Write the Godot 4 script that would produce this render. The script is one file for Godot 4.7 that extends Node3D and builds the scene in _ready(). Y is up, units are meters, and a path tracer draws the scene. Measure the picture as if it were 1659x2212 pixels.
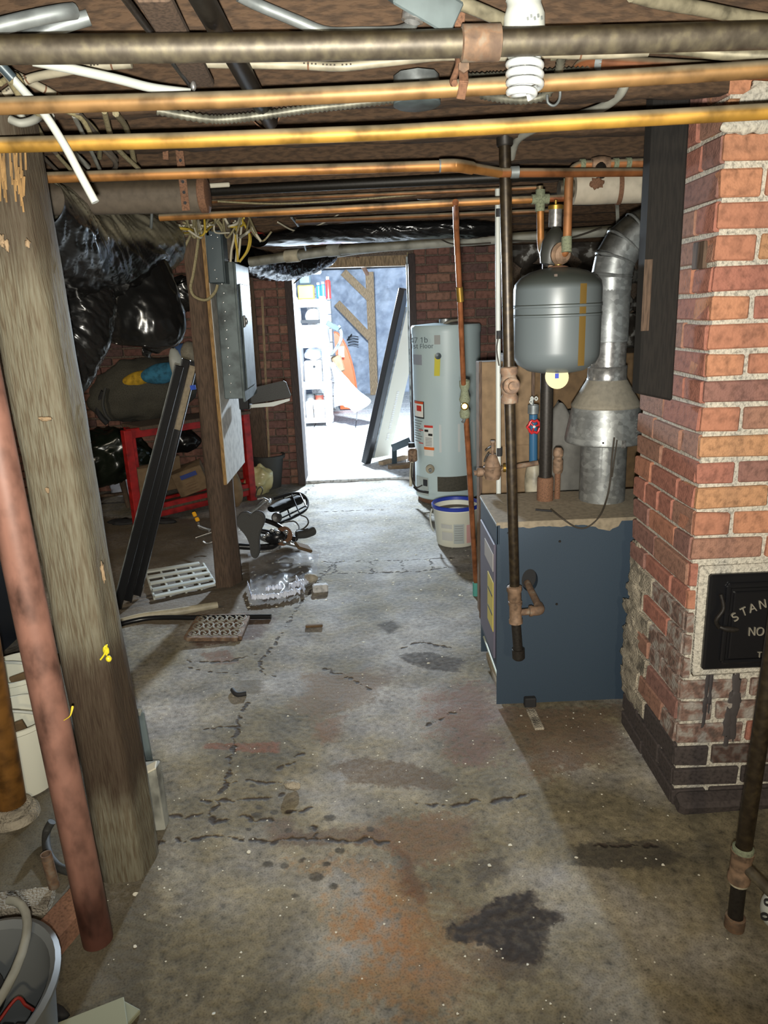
extends Node3D
# A cellar: brick chimney and boiler on the right, posts and wrapped ducts on the left, a bright doorway behind.
# Survey camera: pixel positions of the 1659x2212 photograph turn into points at a known depth or height.

const FPX := 1580.0
const EYE := Vector3(0, 1.5, 0)
var view := Basis.from_euler(Vector3(deg_to_rad(-15.6), deg_to_rad(-0.6), deg_to_rad(-2.2)))
var rng := RandomNumberGenerator.new()
var M := {}
var used := {}
var nz := FastNoiseLite.new()
var nz2 := FastNoiseLite.new()

func ray(x: float, y: float) -> Vector3:
	return view * Vector3((x - 829.5) / FPX, (1106.0 - y) / FPX, -1)

func P(x: float, y: float, d: float) -> Vector3:      # at depth d in front of the eye
	var r := ray(x, y)
	return EYE + r * (d / -r.z)

func G(x: float, y: float, h := 0.0) -> Vector3:      # at height h above the floor
	var r := ray(x, y)
	return EYE + r * ((h - EYE.y) / r.y)

# ---------------------------------------------------------------- mesh builder
class MB:
	var v := PackedVector3Array()
	var n := PackedVector3Array()
	var c := PackedColorArray()
	var u := PackedVector2Array()
	var ix := PackedInt32Array()
	var u2 := PackedVector2Array()
	var col := Color.WHITE
	var dust = null          # colour of what settles on upward faces (linear)

	func vert(p: Vector3, nn: Vector3, uv := Vector2.ZERO, cc = null) -> int:
		v.append(p); n.append(nn); u.append(uv)
		var k: Color = col if cc == null else cc
		if dust != null and nn.y > 0.1:
			k = k.lerp(dust, clampf((nn.y - 0.1) * 2.4, 0, 0.92))
		c.append(k)
		return v.size() - 1

	func tri(a: int, b: int, d: int) -> void:
		var k := (v[b] - v[a]).cross(v[d] - v[a])
		if k.dot(n[a] + n[b] + n[d]) > 0:
			ix.append(a); ix.append(d); ix.append(b)
		else:
			ix.append(a); ix.append(b); ix.append(d)

	func face(ps: Array, nn: Vector3, uvs = null) -> void:      # a flat convex polygon
		var first := v.size()
		for k in ps.size():
			vert(ps[k], nn, uvs[k] if uvs != null else Vector2.ZERO)
		for k in range(1, ps.size() - 1):
			tri(first, first + k, first + k + 1)

	func flat(ps: Array, out: Vector3) -> void:
		var nn: Vector3 = (ps[1] - ps[0]).cross(ps[2] - ps[0]).normalized()
		face(ps, nn if nn.dot(out) >= 0 else -nn)

	func box(at: Vector3, size: Vector3, b := Basis.IDENTITY, ch := 0.003) -> MB:
		var h := size / 2
		ch = minf(ch, minf(h.x, minf(h.y, h.z)) * 0.9)
		for ax in 3:
			var a1 := (ax + 1) % 3
			var a2 := (ax + 2) % 3
			for s in [-1.0, 1.0]:
				var q := []
				for t in [[-1.0, -1.0], [1.0, -1.0], [1.0, 1.0], [-1.0, 1.0]]:
					var p := Vector3()
					p[ax] = s * h[ax]
					p[a1] = t[0] * (h[a1] - ch)
					p[a2] = t[1] * (h[a2] - ch)
					q.append(at + b * p)
				var nn := Vector3(); nn[ax] = s
				face(q, (b * nn).normalized(), [Vector2(0, 1), Vector2(1, 1), Vector2(1, 0), Vector2(0, 0)])
		if ch < 0.0004:
			return self
		for ax in 3:                                   # edges along ax
			var a1 := (ax + 1) % 3
			var a2 := (ax + 2) % 3
			for s1 in [-1.0, 1.0]:
				for s2 in [-1.0, 1.0]:
					var q := []
					for t in [[-1.0, 0], [1.0, 0], [1.0, 1], [-1.0, 1]]:
						var p := Vector3()
						p[ax] = t[0] * (h[ax] - ch)
						p[a1] = s1 * (h[a1] - (ch if t[1] == 1 else 0.0))
						p[a2] = s2 * (h[a2] - (0.0 if t[1] == 1 else ch))
						q.append(at + b * p)
					var nn := Vector3(); nn[a1] = s1; nn[a2] = s2
					face(q, (b * nn).normalized())
		for sx in [-1.0, 1.0]:
			for sy in [-1.0, 1.0]:
				for sz in [-1.0, 1.0]:
					var nn := Vector3(sx, sy, sz)
					face([at + b * (nn * (h - Vector3(0, ch, ch))), at + b * (nn * (h - Vector3(ch, 0, ch))), at + b * (nn * (h - Vector3(ch, ch, 0)))], (b * nn).normalized())
		return self

	func bar(p: Vector3, q: Vector3, w: float, t: float, up := Vector3.UP, ch := 0.003) -> MB:   # w across, t along up
		var z := (q - p).normalized()
		var x := up.cross(z).normalized()
		return box((p + q) / 2, Vector3(w, t, p.distance_to(q)), Basis(x, z.cross(x), z), ch)

	func tube(ps: PackedVector3Array, r, sides := 12, caps := true, closed := false) -> MB:
		var count := ps.size()
		var side := Vector3.ZERO
		var first := v.size()
		for k in count:
			var a := ps[(k - 1 + count) % count] if closed else ps[maxi(k - 1, 0)]
			var d := ps[(k + 1) % count] if closed else ps[mini(k + 1, count - 1)]
			var t := (d - a).normalized()
			if k == 0:
				side = t.cross(Vector3.UP if absf(t.y) < 0.9 else Vector3.RIGHT).normalized()
			else:
				side = (side - t * side.dot(t)).normalized()
			var other := t.cross(side)
			var rr: float = r[k] if r is Array else r
			for s in sides + 1:
				var an := TAU * s / sides
				var nn := side * cos(an) + other * sin(an)
				vert(ps[k] + nn * rr, nn, Vector2(float(s) / sides, float(k) / (count - 1)))
			if caps and not closed and (k == 0 or k == count - 1):
				var q := []
				for s in sides:
					var an := TAU * s / sides
					q.append(ps[k] + (side * cos(an) + other * sin(an)) * rr)
				call_deferred_cap.append([q, -t if k == 0 else t])
		var rings := count if closed else count - 1
		for k in rings:
			for s in sides:
				var a := first + k * (sides + 1) + s
				var b := first + ((k + 1) % count) * (sides + 1) + s
				tri(a, a + 1, b + 1); tri(a, b + 1, b)
		for q in call_deferred_cap:
			face(q[0], q[1])
		call_deferred_cap = []
		return self
	var call_deferred_cap := []

	# profile: [radius, height] pairs turned round the y axis of xf; breaks sharper than 35 degrees stay sharp
	func lathe(profile: Array, xf: Transform3D, sides := 24, from := 0.0, sweep := TAU) -> MB:
		var segs := []
		for k in profile.size() - 1:
			var d := Vector2(profile[k + 1][0] - profile[k][0], profile[k + 1][1] - profile[k][1])
			segs.append(Vector2(d.y, -d.x).normalized() if d.length() > 1e-6 else Vector2(0, 0))
		for k in segs.size():
			var na: Vector2 = segs[k]
			var nb: Vector2 = segs[k]
			if k > 0 and segs[k - 1].dot(segs[k]) > 0.8: na = (segs[k - 1] + segs[k]).normalized()
			if k < segs.size() - 1 and segs[k + 1].dot(segs[k]) > 0.8: nb = (segs[k + 1] + segs[k]).normalized()
			var first := v.size()
			for s in sides + 1:
				var an := from + sweep * s / sides
				var o := Vector3(cos(an), 0, sin(an))
				vert(xf * (o * profile[k][0] + Vector3.UP * profile[k][1]), (xf.basis * (o * na.x + Vector3.UP * na.y)).normalized(), Vector2(float(s) / sides, 1.0 - float(k) / segs.size()))
				vert(xf * (o * profile[k + 1][0] + Vector3.UP * profile[k + 1][1]), (xf.basis * (o * nb.x + Vector3.UP * nb.y)).normalized(), Vector2(float(s) / sides, 1.0 - float(k + 1) / segs.size()))
			for s in sides:
				var a := first + s * 2
				if profile[k][0] > 1e-6: tri(a, a + 2, a + 1)
				if profile[k + 1][0] > 1e-6: tri(a + 1, a + 2, a + 3)
		return self

	# a net of (nu+1) x (nv+1) points; out: a point inside (turns normals outward) or a direction when sheet
	func net(ps: PackedVector3Array, nu: int, nv: int, out: Vector3, sheet := true, cols = null) -> MB:
		var first := v.size()
		var w := nu + 1
		var nn := PackedVector3Array()
		nn.resize(ps.size())
		for j in nv + 1:
			for i in w:
				var a := ps[j * w + maxi(i - 1, 0)]
				var b := ps[j * w + mini(i + 1, nu)]
				var d := ps[maxi(j - 1, 0) * w + i]
				var e := ps[mini(j + 1, nv) * w + i]
				if not sheet and ps[j * w].is_equal_approx(ps[j * w + nu]):
					if i == 0: a = ps[j * w + nu - 1]
					if i == nu: b = ps[j * w + 1]
				nn[j * w + i] = (b - a).cross(e - d).normalized()
		var s := 0.0
		for k in ps.size():
			s += nn[k].dot(out if sheet else ps[k] - out)
		var f := 1.0 if s >= 0 else -1.0
		for j in nv + 1:
			for i in w:
				var k := j * w + i
				vert(ps[k], nn[k] * f, Vector2(float(i) / nu, float(j) / nv), cols[k] if cols != null else null)
		for j in nv:
			for i in nu:
				var a := first + j * w + i
				tri(a, a + 1, a + w + 1); tri(a, a + w + 1, a + w)
		return self

	func flat_sheet(a: Vector3, b: Vector3, d: Vector3, e: Vector3) -> MB:
		flat([a, b, d, e], Vector3.UP)
		return self

	func prism(poly: PackedVector2Array, xf: Transform3D, depth: float) -> MB:     # from z = 0 to z = depth of xf
		var t := Geometry2D.triangulate_polygon(poly)
		var sgn := -1.0 if Geometry2D.is_polygon_clockwise(poly) else 1.0
		for z in [0.0, depth]:
			var nn := (xf.basis * Vector3(0, 0, -1 if (z == 0.0) == (depth > 0) else 1)).normalized()
			var first := v.size()
			for p in poly: vert(xf * Vector3(p.x, p.y, z), nn)
			for k in range(0, t.size(), 3): tri(first + t[k], first + t[k + 1], first + t[k + 2])
		for k in poly.size():
			var a := poly[k]
			var b := poly[(k + 1) % poly.size()]
			var o := Vector2(b.y - a.y, a.x - b.x) * sgn
			face([xf * Vector3(a.x, a.y, 0), xf * Vector3(b.x, b.y, 0), xf * Vector3(b.x, b.y, depth), xf * Vector3(a.x, a.y, depth)], (xf.basis * Vector3(o.x, o.y, 0)).normalized())
		return self

	func blob(at: Vector3, r: Vector3, noise: FastNoiseLite, amp: float, freq: float, nu := 28, nv := 16, b := Basis.IDENTITY) -> MB:
		var ps := PackedVector3Array()
		for j in nv + 1:
			for i in nu + 1:
				var th := TAU * (i % nu) / nu
				var ph := PI * j / nv
				var d := Vector3(sin(ph) * cos(th), cos(ph), sin(ph) * sin(th))
				ps.append(at + b * (d * r * (1.0 + amp * noise.get_noise_3dv((d * r + at) * freq))))
		return net(ps, nu, nv, at, false)

	func mesh(off: Vector3, material: Material) -> ArrayMesh:
		var w := PackedVector3Array(v)
		if off != Vector3.ZERO:
			for k in w.size(): w[k] = w[k] - off
		var a := []
		a.resize(Mesh.ARRAY_MAX)
		a[Mesh.ARRAY_VERTEX] = w
		a[Mesh.ARRAY_NORMAL] = n
		a[Mesh.ARRAY_COLOR] = c
		a[Mesh.ARRAY_TEX_UV] = u
		if u2.size() == v.size(): a[Mesh.ARRAY_TEX_UV2] = u2
		a[Mesh.ARRAY_INDEX] = ix
		var m := ArrayMesh.new()
		m.add_surface_from_arrays(Mesh.PRIMITIVE_TRIANGLES, a)
		m.surface_set_material(0, material)
		return m

# ---------------------------------------------------------------- naming
func numbered(called: String) -> String:
	used[called] = used.get(called, -1) + 1
	return called if used[called] == 0 else "%s_%03d" % [called, used[called]]

func tag(o: Node3D, label: String, category: String, group := "") -> Node3D:
	o.set_meta("label", label)
	o.set_meta("category", category)
	if group: o.set_meta("group", group)
	return o

func thing(called: String, at: Vector3, label: String, category: String, group := "") -> Node3D:
	var o := Node3D.new()
	o.name = numbered(called)
	add_child(o, true)
	o.position = at
	return tag(o, label, category, group)

func solo(called: String, at: Vector3, mb: MB, m: Material, label: String, category: String, group := "") -> MeshInstance3D:
	var o := MeshInstance3D.new()
	o.name = numbered(called)
	o.mesh = mb.mesh(at, m)
	o.position = at
	add_child(o, true)
	tag(o, label, category, group)
	return o

func part(root: Node3D, called: String, mb: MB, m: Material, label := "") -> MeshInstance3D:   # mb in world coordinates
	var o := MeshInstance3D.new()
	o.name = called
	o.mesh = mb.mesh(origin_of(root), m)
	root.add_child(o, true)
	o.name = part_name(root, called, o)
	if label: o.set_meta("label", label)
	return o

func origin_of(root: Node3D) -> Vector3:
	return root.position if root.get_parent() == self else root.position + root.get_parent().position

func part_name(root: Node3D, called: String, o: Node) -> String:
	var key := str(root.get_instance_id()) + called
	used[key] = used.get(key, -1) + 1
	return called if used[key] == 0 else "%s_%03d" % [called, used[key]]

func piece(root: Node3D, called: String, mesh: Mesh, m: Material, xf: Transform3D) -> MeshInstance3D:
	var o := MeshInstance3D.new()
	o.mesh = mesh
	o.material_override = m
	o.transform = Transform3D(xf.basis, xf.origin - origin_of(root))
	o.name = part_name(root, called, o)
	root.add_child(o, true)
	return o

func struct(called: String) -> Node3D:
	var o := Node3D.new()
	o.name = called
	o.set_meta("kind", "structure")
	add_child(o, true)
	return o

func struct_mesh(called: String, mb: MB, m: Material) -> MeshInstance3D:
	var o := MeshInstance3D.new()
	o.name = called
	o.mesh = mb.mesh(Vector3.ZERO, m)
	o.set_meta("kind", "structure")
	add_child(o, true)
	return o

# ---------------------------------------------------------------- paths
func smooth(ps: Array, per := 6) -> PackedVector3Array:        # Catmull-Rom through the points
	var out := PackedVector3Array()
	for k in ps.size() - 1:
		var a: Vector3 = ps[maxi(k - 1, 0)]
		var b: Vector3 = ps[k]
		var c: Vector3 = ps[k + 1]
		var d: Vector3 = ps[mini(k + 2, ps.size() - 1)]
		for i in per:
			out.append(b.cubic_interpolate(c, a, d, float(i) / per))
	out.append(ps[-1])
	return out

func bent(ps: Array, r: float, per := 5) -> PackedVector3Array:      # straight runs with rounded corners
	var out := PackedVector3Array([ps[0]])
	for k in range(1, ps.size() - 1):
		var p: Vector3 = ps[k]
		var a: Vector3 = (ps[k - 1] - p)
		var b: Vector3 = (ps[k + 1] - p)
		var q := p + a.normalized() * minf(r, a.length() * 0.45)
		var s := p + b.normalized() * minf(r, b.length() * 0.45)
		for i in per + 1:
			var t := float(i) / per
			out.append(q.lerp(p, t).lerp(p.lerp(s, t), t))
	out.append(ps[-1])
	return out

func line(p: Vector3, q: Vector3, n := 1) -> PackedVector3Array:
	var out := PackedVector3Array()
	for i in n + 1: out.append(p.lerp(q, float(i) / n))
	return out

func along(at: Vector3, y: Vector3) -> Transform3D:      # a frame whose y axis runs along y
	y = y.normalized()
	var x := y.cross(Vector3.BACK if absf(y.z) < 0.9 else Vector3.RIGHT).normalized()
	return Transform3D(Basis(x, y, x.cross(y)), at)

func lin(r: int, g: int, b: int) -> Color:
	return Color8(r, g, b).srgb_to_linear()

# ---------------------------------------------------------------- materials
func noise_map(freq: float, ramp: Array, kind := FastNoiseLite.TYPE_SIMPLEX_SMOOTH, octaves := 5, size := 512, sd := 1) -> NoiseTexture2D:
	var f := FastNoiseLite.new()
	f.noise_type = kind
	f.frequency = freq
	f.fractal_octaves = octaves
	f.seed = sd
	if kind == FastNoiseLite.TYPE_CELLULAR:
		f.cellular_return_type = FastNoiseLite.RETURN_CELL_VALUE
	var g := Gradient.new()
	var offs := PackedFloat32Array()
	var cols := PackedColorArray()
	for r in ramp:
		offs.append(r[0])
		cols.append(r[1] if r[1] is Color else Color(r[1], r[1], r[1]))
	g.offsets = offs
	g.colors = cols
	var t := NoiseTexture2D.new()
	t.width = size
	t.height = size
	t.seamless = true
	t.noise = f
	t.color_ramp = g
	return t

func mat(key: String, color: Color, rough: float, metal := 0.0, tex: Texture2D = null, scale := Vector3.ONE, world := true) -> StandardMaterial3D:
	var m := StandardMaterial3D.new()
	m.resource_name = key
	m.albedo_color = color
	m.roughness = rough
	m.metallic = metal
	m.vertex_color_use_as_albedo = true
	if tex:
		m.albedo_texture = tex
		m.uv1_triplanar = true
		m.uv1_world_triplanar = world
		m.uv1_scale = scale
	M[key] = m
	return m

func relief(key: String, tex: Texture2D, cm: float) -> void:
	M[key].heightmap_enabled = true
	M[key].heightmap_texture = tex
	M[key].heightmap_scale = cm

# ---------------------------------------------------------------- the scene
func _ready() -> void:
	rng.seed = 7
	nz.noise_type = FastNoiseLite.TYPE_SIMPLEX_SMOOTH
	nz.frequency = 1.0
	nz.fractal_octaves = 3
	nz2.noise_type = FastNoiseLite.TYPE_SIMPLEX_SMOOTH
	nz2.frequency = 1.0
	nz2.fractal_octaves = 1
	nz2.seed = 5
	# camera
	var cam := Camera3D.new()
	cam.name = "camera"
	cam.transform = Transform3D(view, EYE)
	cam.fov = rad_to_deg(2 * atan(1106.0 / FPX))
	cam.near = 0.02
	cam.far = 60.0
	cam.current = true
	add_child(cam)
	# environment: a closed cellar, next to no sky
	var we := WorldEnvironment.new()
	we.name = "environment"
	var env := Environment.new()
	env.background_mode = Environment.BG_COLOR
	env.background_color = Color(0.02, 0.022, 0.025)
	env.tonemap_mode = Environment.TONE_MAPPER_LINEAR
	env.tonemap_exposure = 1.2
	env.sdfgi_enabled = true
	env.ssao_enabled = true
	env.ssil_enabled = true
	we.environment = env
	add_child(we)
	# phone flash just under the lens, plus an added fill spot for the back wall
	spot("phone_flash", EYE + Vector3(-0.005, -0.035, 0.02), Vector3(0, 1.5, -6), 6.2, 60, 1.0, 0.006, Color(1.0, 0.985, 0.94))
	spot("added_fill_spot", EYE + Vector3(-0.03, -0.06, 0.03), Vector3(0.42, 1.05, -6), 7.0, 17, 1.0, 0.02, Color(1.0, 0.99, 0.97))
	# the white shop light of the room behind the doorway (its fitting is built with the far room)
	lamp("shop_light_glow", Vector3(-0.17, 1.84, -8.05), 28.0, 0.10, Color(0.87, 0.94, 1.0))
	# two added fill lamps, unseen: one behind the photographer, one in the left bay
	lamp("added_rear_fill", Vector3(0.3, 1.75, 1.1), 1.6, 0.06, Color(1.0, 0.92, 0.76))
	lamp("added_bay_fill", Vector3(-2.6, 1.7, -3.2), 0.9, 0.06, Color(1.0, 0.95, 0.85))

	materials()
	build_floor()
	build_walls()
	build_ceiling()
	build_chimney()
	build_far_room()
	build_boiler()
	build_heater()
	build_tank()
	build_flue()
	build_right_pipes()
	build_behind_boiler()
	build_posts()
	build_panel()
	build_ducts()
	build_overhead_pipes()
	build_overhead_wiring()
	build_left_bay()
	build_left_corner()
	build_floor_items()

func spot(called: String, at: Vector3, to: Vector3, e: float, angle: float, soft: float, size: float, color: Color) -> void:
	var l := SpotLight3D.new()
	l.name = called
	l.light_energy = e
	l.light_color = color
	l.spot_angle = angle
	l.spot_angle_attenuation = soft
	l.spot_range = 20
	l.spot_attenuation = 2
	l.light_size = size
	l.shadow_enabled = true
	add_child(l)
	l.look_at_from_position(at, to)

func lamp(called: String, at: Vector3, e: float, size: float, color: Color) -> void:
	var l := OmniLight3D.new()
	l.name = called
	l.light_energy = e
	l.light_color = color
	l.omni_range = 24
	l.omni_attenuation = 2
	l.light_size = size
	l.shadow_enabled = true
	l.position = at
	add_child(l)

func materials() -> void:
	var grime := noise_map(0.012, [[0.0, 0.45], [0.4, 0.85], [0.65, 1.0], [1.0, 1.0]])
	var speck := noise_map(0.06, [[0.0, 0.55], [0.35, 0.88], [0.6, 1.0], [1.0, 1.0]], FastNoiseLite.TYPE_SIMPLEX_SMOOTH, 5, 512, 3)
	var soft := noise_map(0.03, [[0.0, 0.8], [0.4, 0.93], [0.7, 1.0], [1.0, 1.0]], FastNoiseLite.TYPE_SIMPLEX_SMOOTH, 5, 512, 4)
	M["t_soft"] = soft
	var fine := noise_map(0.11, [[0.0, 0.3], [0.5, 0.55], [1.0, 0.8]], FastNoiseLite.TYPE_SIMPLEX_SMOOTH, 4, 512, 9)
	var rust := noise_map(0.02, [[0.0, Color8(76, 60, 50)], [0.42, Color8(106, 86, 70)], [0.55, Color8(126, 98, 76)], [0.7, Color8(126, 112, 96)], [1.0, Color8(146, 134, 118)]], FastNoiseLite.TYPE_SIMPLEX_SMOOTH, 5, 512, 11)
	var iron := noise_map(0.03, [[0.0, Color8(58, 52, 44)], [0.45, Color8(84, 77, 66)], [0.6, Color8(98, 91, 76)], [0.8, Color8(112, 104, 84)], [1.0, Color8(124, 116, 92)]], FastNoiseLite.TYPE_SIMPLEX_SMOOTH, 5, 512, 13)
	var wood := noise_map(0.02, [[0.0, Color8(112, 96, 78)], [0.3, Color8(134, 120, 100)], [0.5, Color8(150, 142, 124)], [0.75, Color8(160, 154, 138)], [1.0, Color8(168, 162, 146)]], FastNoiseLite.TYPE_SIMPLEX_SMOOTH, 6, 512, 17)
	var grain := noise_map(0.03, [[0.0, 0.62], [0.45, 0.86], [0.6, 0.98], [1.0, 1.0]], FastNoiseLite.TYPE_SIMPLEX_SMOOTH, 5, 512, 19)
	var galv := noise_map(0.05, [[0.0, 0.72], [0.5, 0.86], [1.0, 1.0]], FastNoiseLite.TYPE_CELLULAR, 1, 512, 21)
	var brickt := noise_map(0.03, [[0.0, 0.72], [0.35, 0.9], [0.6, 1.0], [1.0, 1.0]], FastNoiseLite.TYPE_SIMPLEX_SMOOTH, 6, 512, 23)
	var lime := noise_map(0.022, [[0.0, Color8(92, 82, 78)], [0.3, Color8(118, 96, 88)], [0.42, Color8(142, 114, 104)], [0.52, Color8(150, 132, 124)], [0.62, Color8(164, 156, 150)], [1.0, Color8(184, 180, 176)]], FastNoiseLite.TYPE_SIMPLEX_SMOOTH, 6, 512, 25)
	var stone := noise_map(0.014, [[0.0, Color8(120, 130, 148)], [0.42, Color8(156, 166, 182)], [0.6, Color8(170, 180, 196)], [1.0, Color8(184, 192, 206)]], FastNoiseLite.TYPE_SIMPLEX_SMOOTH, 6, 512, 27)
	var rubble := noise_map(0.014, [[0.0, Color8(34, 30, 27)], [0.5, Color8(62, 56, 50)], [0.62, Color8(92, 88, 82)], [0.68, Color8(190, 190, 186)], [1.0, Color8(205, 205, 200)]], FastNoiseLite.TYPE_SIMPLEX_SMOOTH, 5, 512, 29)
	M["t_fine"] = fine
	M["t_speck"] = speck
	mat("mortar", Color8(196, 190, 176), 0.95, 0, speck, Vector3.ONE * 2.5)
	relief("mortar", fine, 0.4)
	mat("old_mortar", Color8(112, 98, 86), 0.95, 0, speck, Vector3.ONE * 2.0)
	relief("old_mortar", fine, 0.6)
	var bc := [Color8(172, 118, 94), Color8(182, 128, 98), Color8(160, 106, 90), Color8(138, 100, 90), Color8(182, 136, 100), Color8(154, 114, 96)]
	for k in 6:
		mat("brick%d" % k, bc[k], 0.92, 0, brickt, Vector3.ONE * (1.7 + 0.2 * k))
		relief("brick%d" % k, fine, 0.25)
	var wc := [Color8(130, 92, 80), Color8(114, 80, 72), Color8(138, 102, 86), Color8(100, 76, 72)]
	for k in 4:
		mat("wall_brick%d" % k, wc[k], 0.92, 0, brickt, Vector3.ONE * 1.6)
	mat("limed_brick", Color8(225, 222, 218), 0.95, 0, lime, Vector3.ONE * 1.5)
	relief("limed_brick", fine, 0.5)
	mat("sooty_brick", Color8(70, 62, 60), 0.9, 0, speck, Vector3.ONE * 2.0)
	mat("sooted_lime", Color8(150, 146, 144), 0.9, 0, lime, Vector3.ONE * 2.0)
	mat("parging", Color8(172, 162, 144), 0.96, 0, grime, Vector3.ONE * 2.0)
	relief("parging", fine, 1.2)
	mat("stone_white", Color.WHITE, 0.9, 0, stone, Vector3.ONE * 0.5)
	relief("stone_white", grime, 4.0)
	mat("rubble", Color.WHITE, 0.95, 0, rubble, Vector3.ONE * 0.8)
	mat("plain_wall", Color8(92, 82, 72), 0.95, 0, grime, Vector3.ONE * 0.6)
	mat("slab", Color8(205, 205, 205), 0.85, 0, speck, Vector3.ONE * 0.8)
	mat("joist_wood", Color8(80, 60, 42), 0.9, 0, grain, Vector3(1.4, 5, 5))
	relief("joist_wood", speck, 0.3)
	mat("board_wood", Color8(42, 34, 28), 0.92, 0, grain, Vector3(6, 6, 0.7))
	mat("post_wood", Color8(182, 182, 174), 0.82, 0, wood, Vector3(13, 1.0, 13))
	relief("post_wood", grain, 0.3)
	mat("dark_wood", Color8(94, 76, 62), 0.85, 0, grain, Vector3(7, 0.7, 7))
	mat("char_wood", Color8(27, 24, 21), 0.9, 0, grain, Vector3(9, 0.8, 9))
	mat("bare_wood", Color8(160, 126, 80), 0.85, 0, grain, Vector3(9, 1, 9))
	mat("plank_wood", Color8(160, 136, 106), 0.85, 0, grain, Vector3(5, 0.8, 5))
	mat("frame_wood", Color8(62, 48, 44), 0.75, 0, grain, Vector3(7, 0.8, 7))
	mat("copper", Color.WHITE, 0.52, 0.42, grime, Vector3.ONE * 1.5)
	mat("bright_copper", Color8(184, 118, 78), 0.36, 0.6, grime, Vector3.ONE * 2.0)
	mat("verdigris", Color8(122, 128, 104), 0.9, 0, speck, Vector3.ONE * 4)
	mat("brass", Color8(172, 138, 66), 0.35, 0.8)
	mat("bronze", Color8(140, 114, 92), 0.7, 0.15, grime, Vector3.ONE * 5)
	mat("rusty", Color.WHITE, 0.8, 0.1, rust, Vector3.ONE * 2.2)
	mat("rust_strap", Color8(120, 86, 64), 0.85, 0.1, speck, Vector3.ONE * 4)
	mat("iron", Color.WHITE, 0.5, 0.4, iron, Vector3.ONE * 1.8)
	mat("dark_iron", Color8(150, 138, 124), 0.42, 0.4, iron, Vector3.ONE * 2.5)
	mat("black_iron", Color8(46, 42, 38), 0.5, 0.4, speck, Vector3.ONE * 3)
	mat("soil_pipe", Color8(98, 88, 76), 0.9, 0, soft, Vector3.ONE * 2)
	mat("galvanized", Color8(168, 172, 172), 0.42, 0.6, galv, Vector3.ONE * 2.6)
	mat("bright_steel", Color8(200, 200, 198), 0.28, 0.75, galv, Vector3.ONE * 4)
	mat("dusty_steel", Color8(142, 136, 122), 0.75, 0.2, soft, Vector3.ONE * 3)
	mat("conduit", Color8(142, 148, 148), 0.5, 0.4, grime, Vector3.ONE * 2)
	mat("old_conduit", Color8(150, 143, 120), 0.55, 0.3, grime, Vector3.ONE * 4)
	mat("armour", Color8(128, 126, 112), 0.5, 0.5, grime, Vector3.ONE * 3)
	mat("white_plastic", Color8(186, 190, 184), 0.45)
	mat("cream_pvc", Color8(178, 170, 148), 0.5, 0, grime, Vector3.ONE * 1.5)
	mat("grey_pvc", Color8(152, 152, 142), 0.6, 0, grime, Vector3.ONE * 1.2)
	mat("cable", Color8(150, 140, 106), 0.7, 0, speck, Vector3.ONE * 3)
	mat("yellow_cable", Color8(190, 162, 54), 0.6)
	mat("white_cable", Color8(196, 190, 170), 0.6)
	mat("dark_cable", Color8(58, 52, 44), 0.7)
	mat("red_cable", Color8(140, 34, 26), 0.6)
	mat("boiler_blue", Color8(58, 74, 90), 0.55, 0.1, noise_map(0.2, [[0.0, 0.8], [0.5, 0.94], [1.0, 1.05]], FastNoiseLite.TYPE_SIMPLEX_SMOOTH, 3, 512, 31), Vector3.ONE * 4)
	mat("dust_top", Color8(150, 138, 118), 0.95, 0, soft, Vector3.ONE * 2.5)
	mat("tank_grey", Color8(92, 100, 102), 0.4, 0.05)
	mat("heater_white", Color8(186, 204, 206), 0.4, 0)
	mat("panel_grey", Color8(100, 112, 114), 0.6, 0.0, grime, Vector3.ONE * 1.2)
	mat("panel_dark", Color8(66, 78, 84), 0.4, 0.2)
	mat("bag_black", Color.WHITE, 0.24, 0)
	mat("black_gloss", Color8(26, 26, 28), 0.28, 0.1)
	mat("black_matt", Color8(34, 34, 36), 0.75)
	mat("rubber", Color8(58, 58, 56), 0.7, 0, speck, Vector3.ONE * 6)
	mat("cardboard", Color8(128, 106, 80), 0.9, 0, soft, Vector3.ONE * 1.0)
	mat("red_paint", Color8(170, 30, 30), 0.5, 0, grime, Vector3.ONE * 2)
	mat("red_pipe_paint", Color8(142, 102, 88), 0.5, 0.05, grime, Vector3(2.5, 1.2, 2.5))
	mat("amber_pipe", Color8(140, 96, 44), 0.45, 0.3, grime, Vector3.ONE * 2)
	mat("paint", Color.WHITE, 0.6)
	mat("gloss_paint", Color.WHITE, 0.3)
	mat("paper", Color8(232, 230, 222), 0.9)
	mat("bulb_glass", Color8(190, 194, 194), 0.2)
	mat("canvas", Color8(72, 70, 62), 0.95, 0, speck, Vector3.ONE * 3)
	mat("blue_cloth", Color8(52, 118, 150), 0.9, 0, grime, Vector3.ONE * 3)
	mat("yellow_cloth", Color8(196, 156, 40), 0.9, 0, grime, Vector3.ONE * 3)
	mat("brick_orange", Color8(150, 110, 88), 0.95, 0, speck, Vector3.ONE * 3)
	mat("orange_plastic", Color8(236, 92, 44), 0.4)
	mat("ladder_white", Color8(240, 240, 240), 0.5)
	mat("chip", Color8(220, 216, 200), 0.9)
	var film := mat("clear_film", Color(0.92, 0.95, 1.0, 0.12), 0.2)
	film.transparency = BaseMaterial3D.TRANSPARENCY_ALPHA
	film.metallic_specular = 0.12
	film.vertex_color_use_as_albedo = false
	var sheet := mat("milky_sheet", Color(0.9, 0.93, 1.0, 1.0), 0.35)
	sheet.backlight_enabled = true
	sheet.backlight = Color(0.35, 0.37, 0.42)
	var refl := mat("amber_reflector", Color(1.0, 0.72, 0.08), 0.15, 0.1)
	refl.clearcoat_enabled = true
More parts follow.
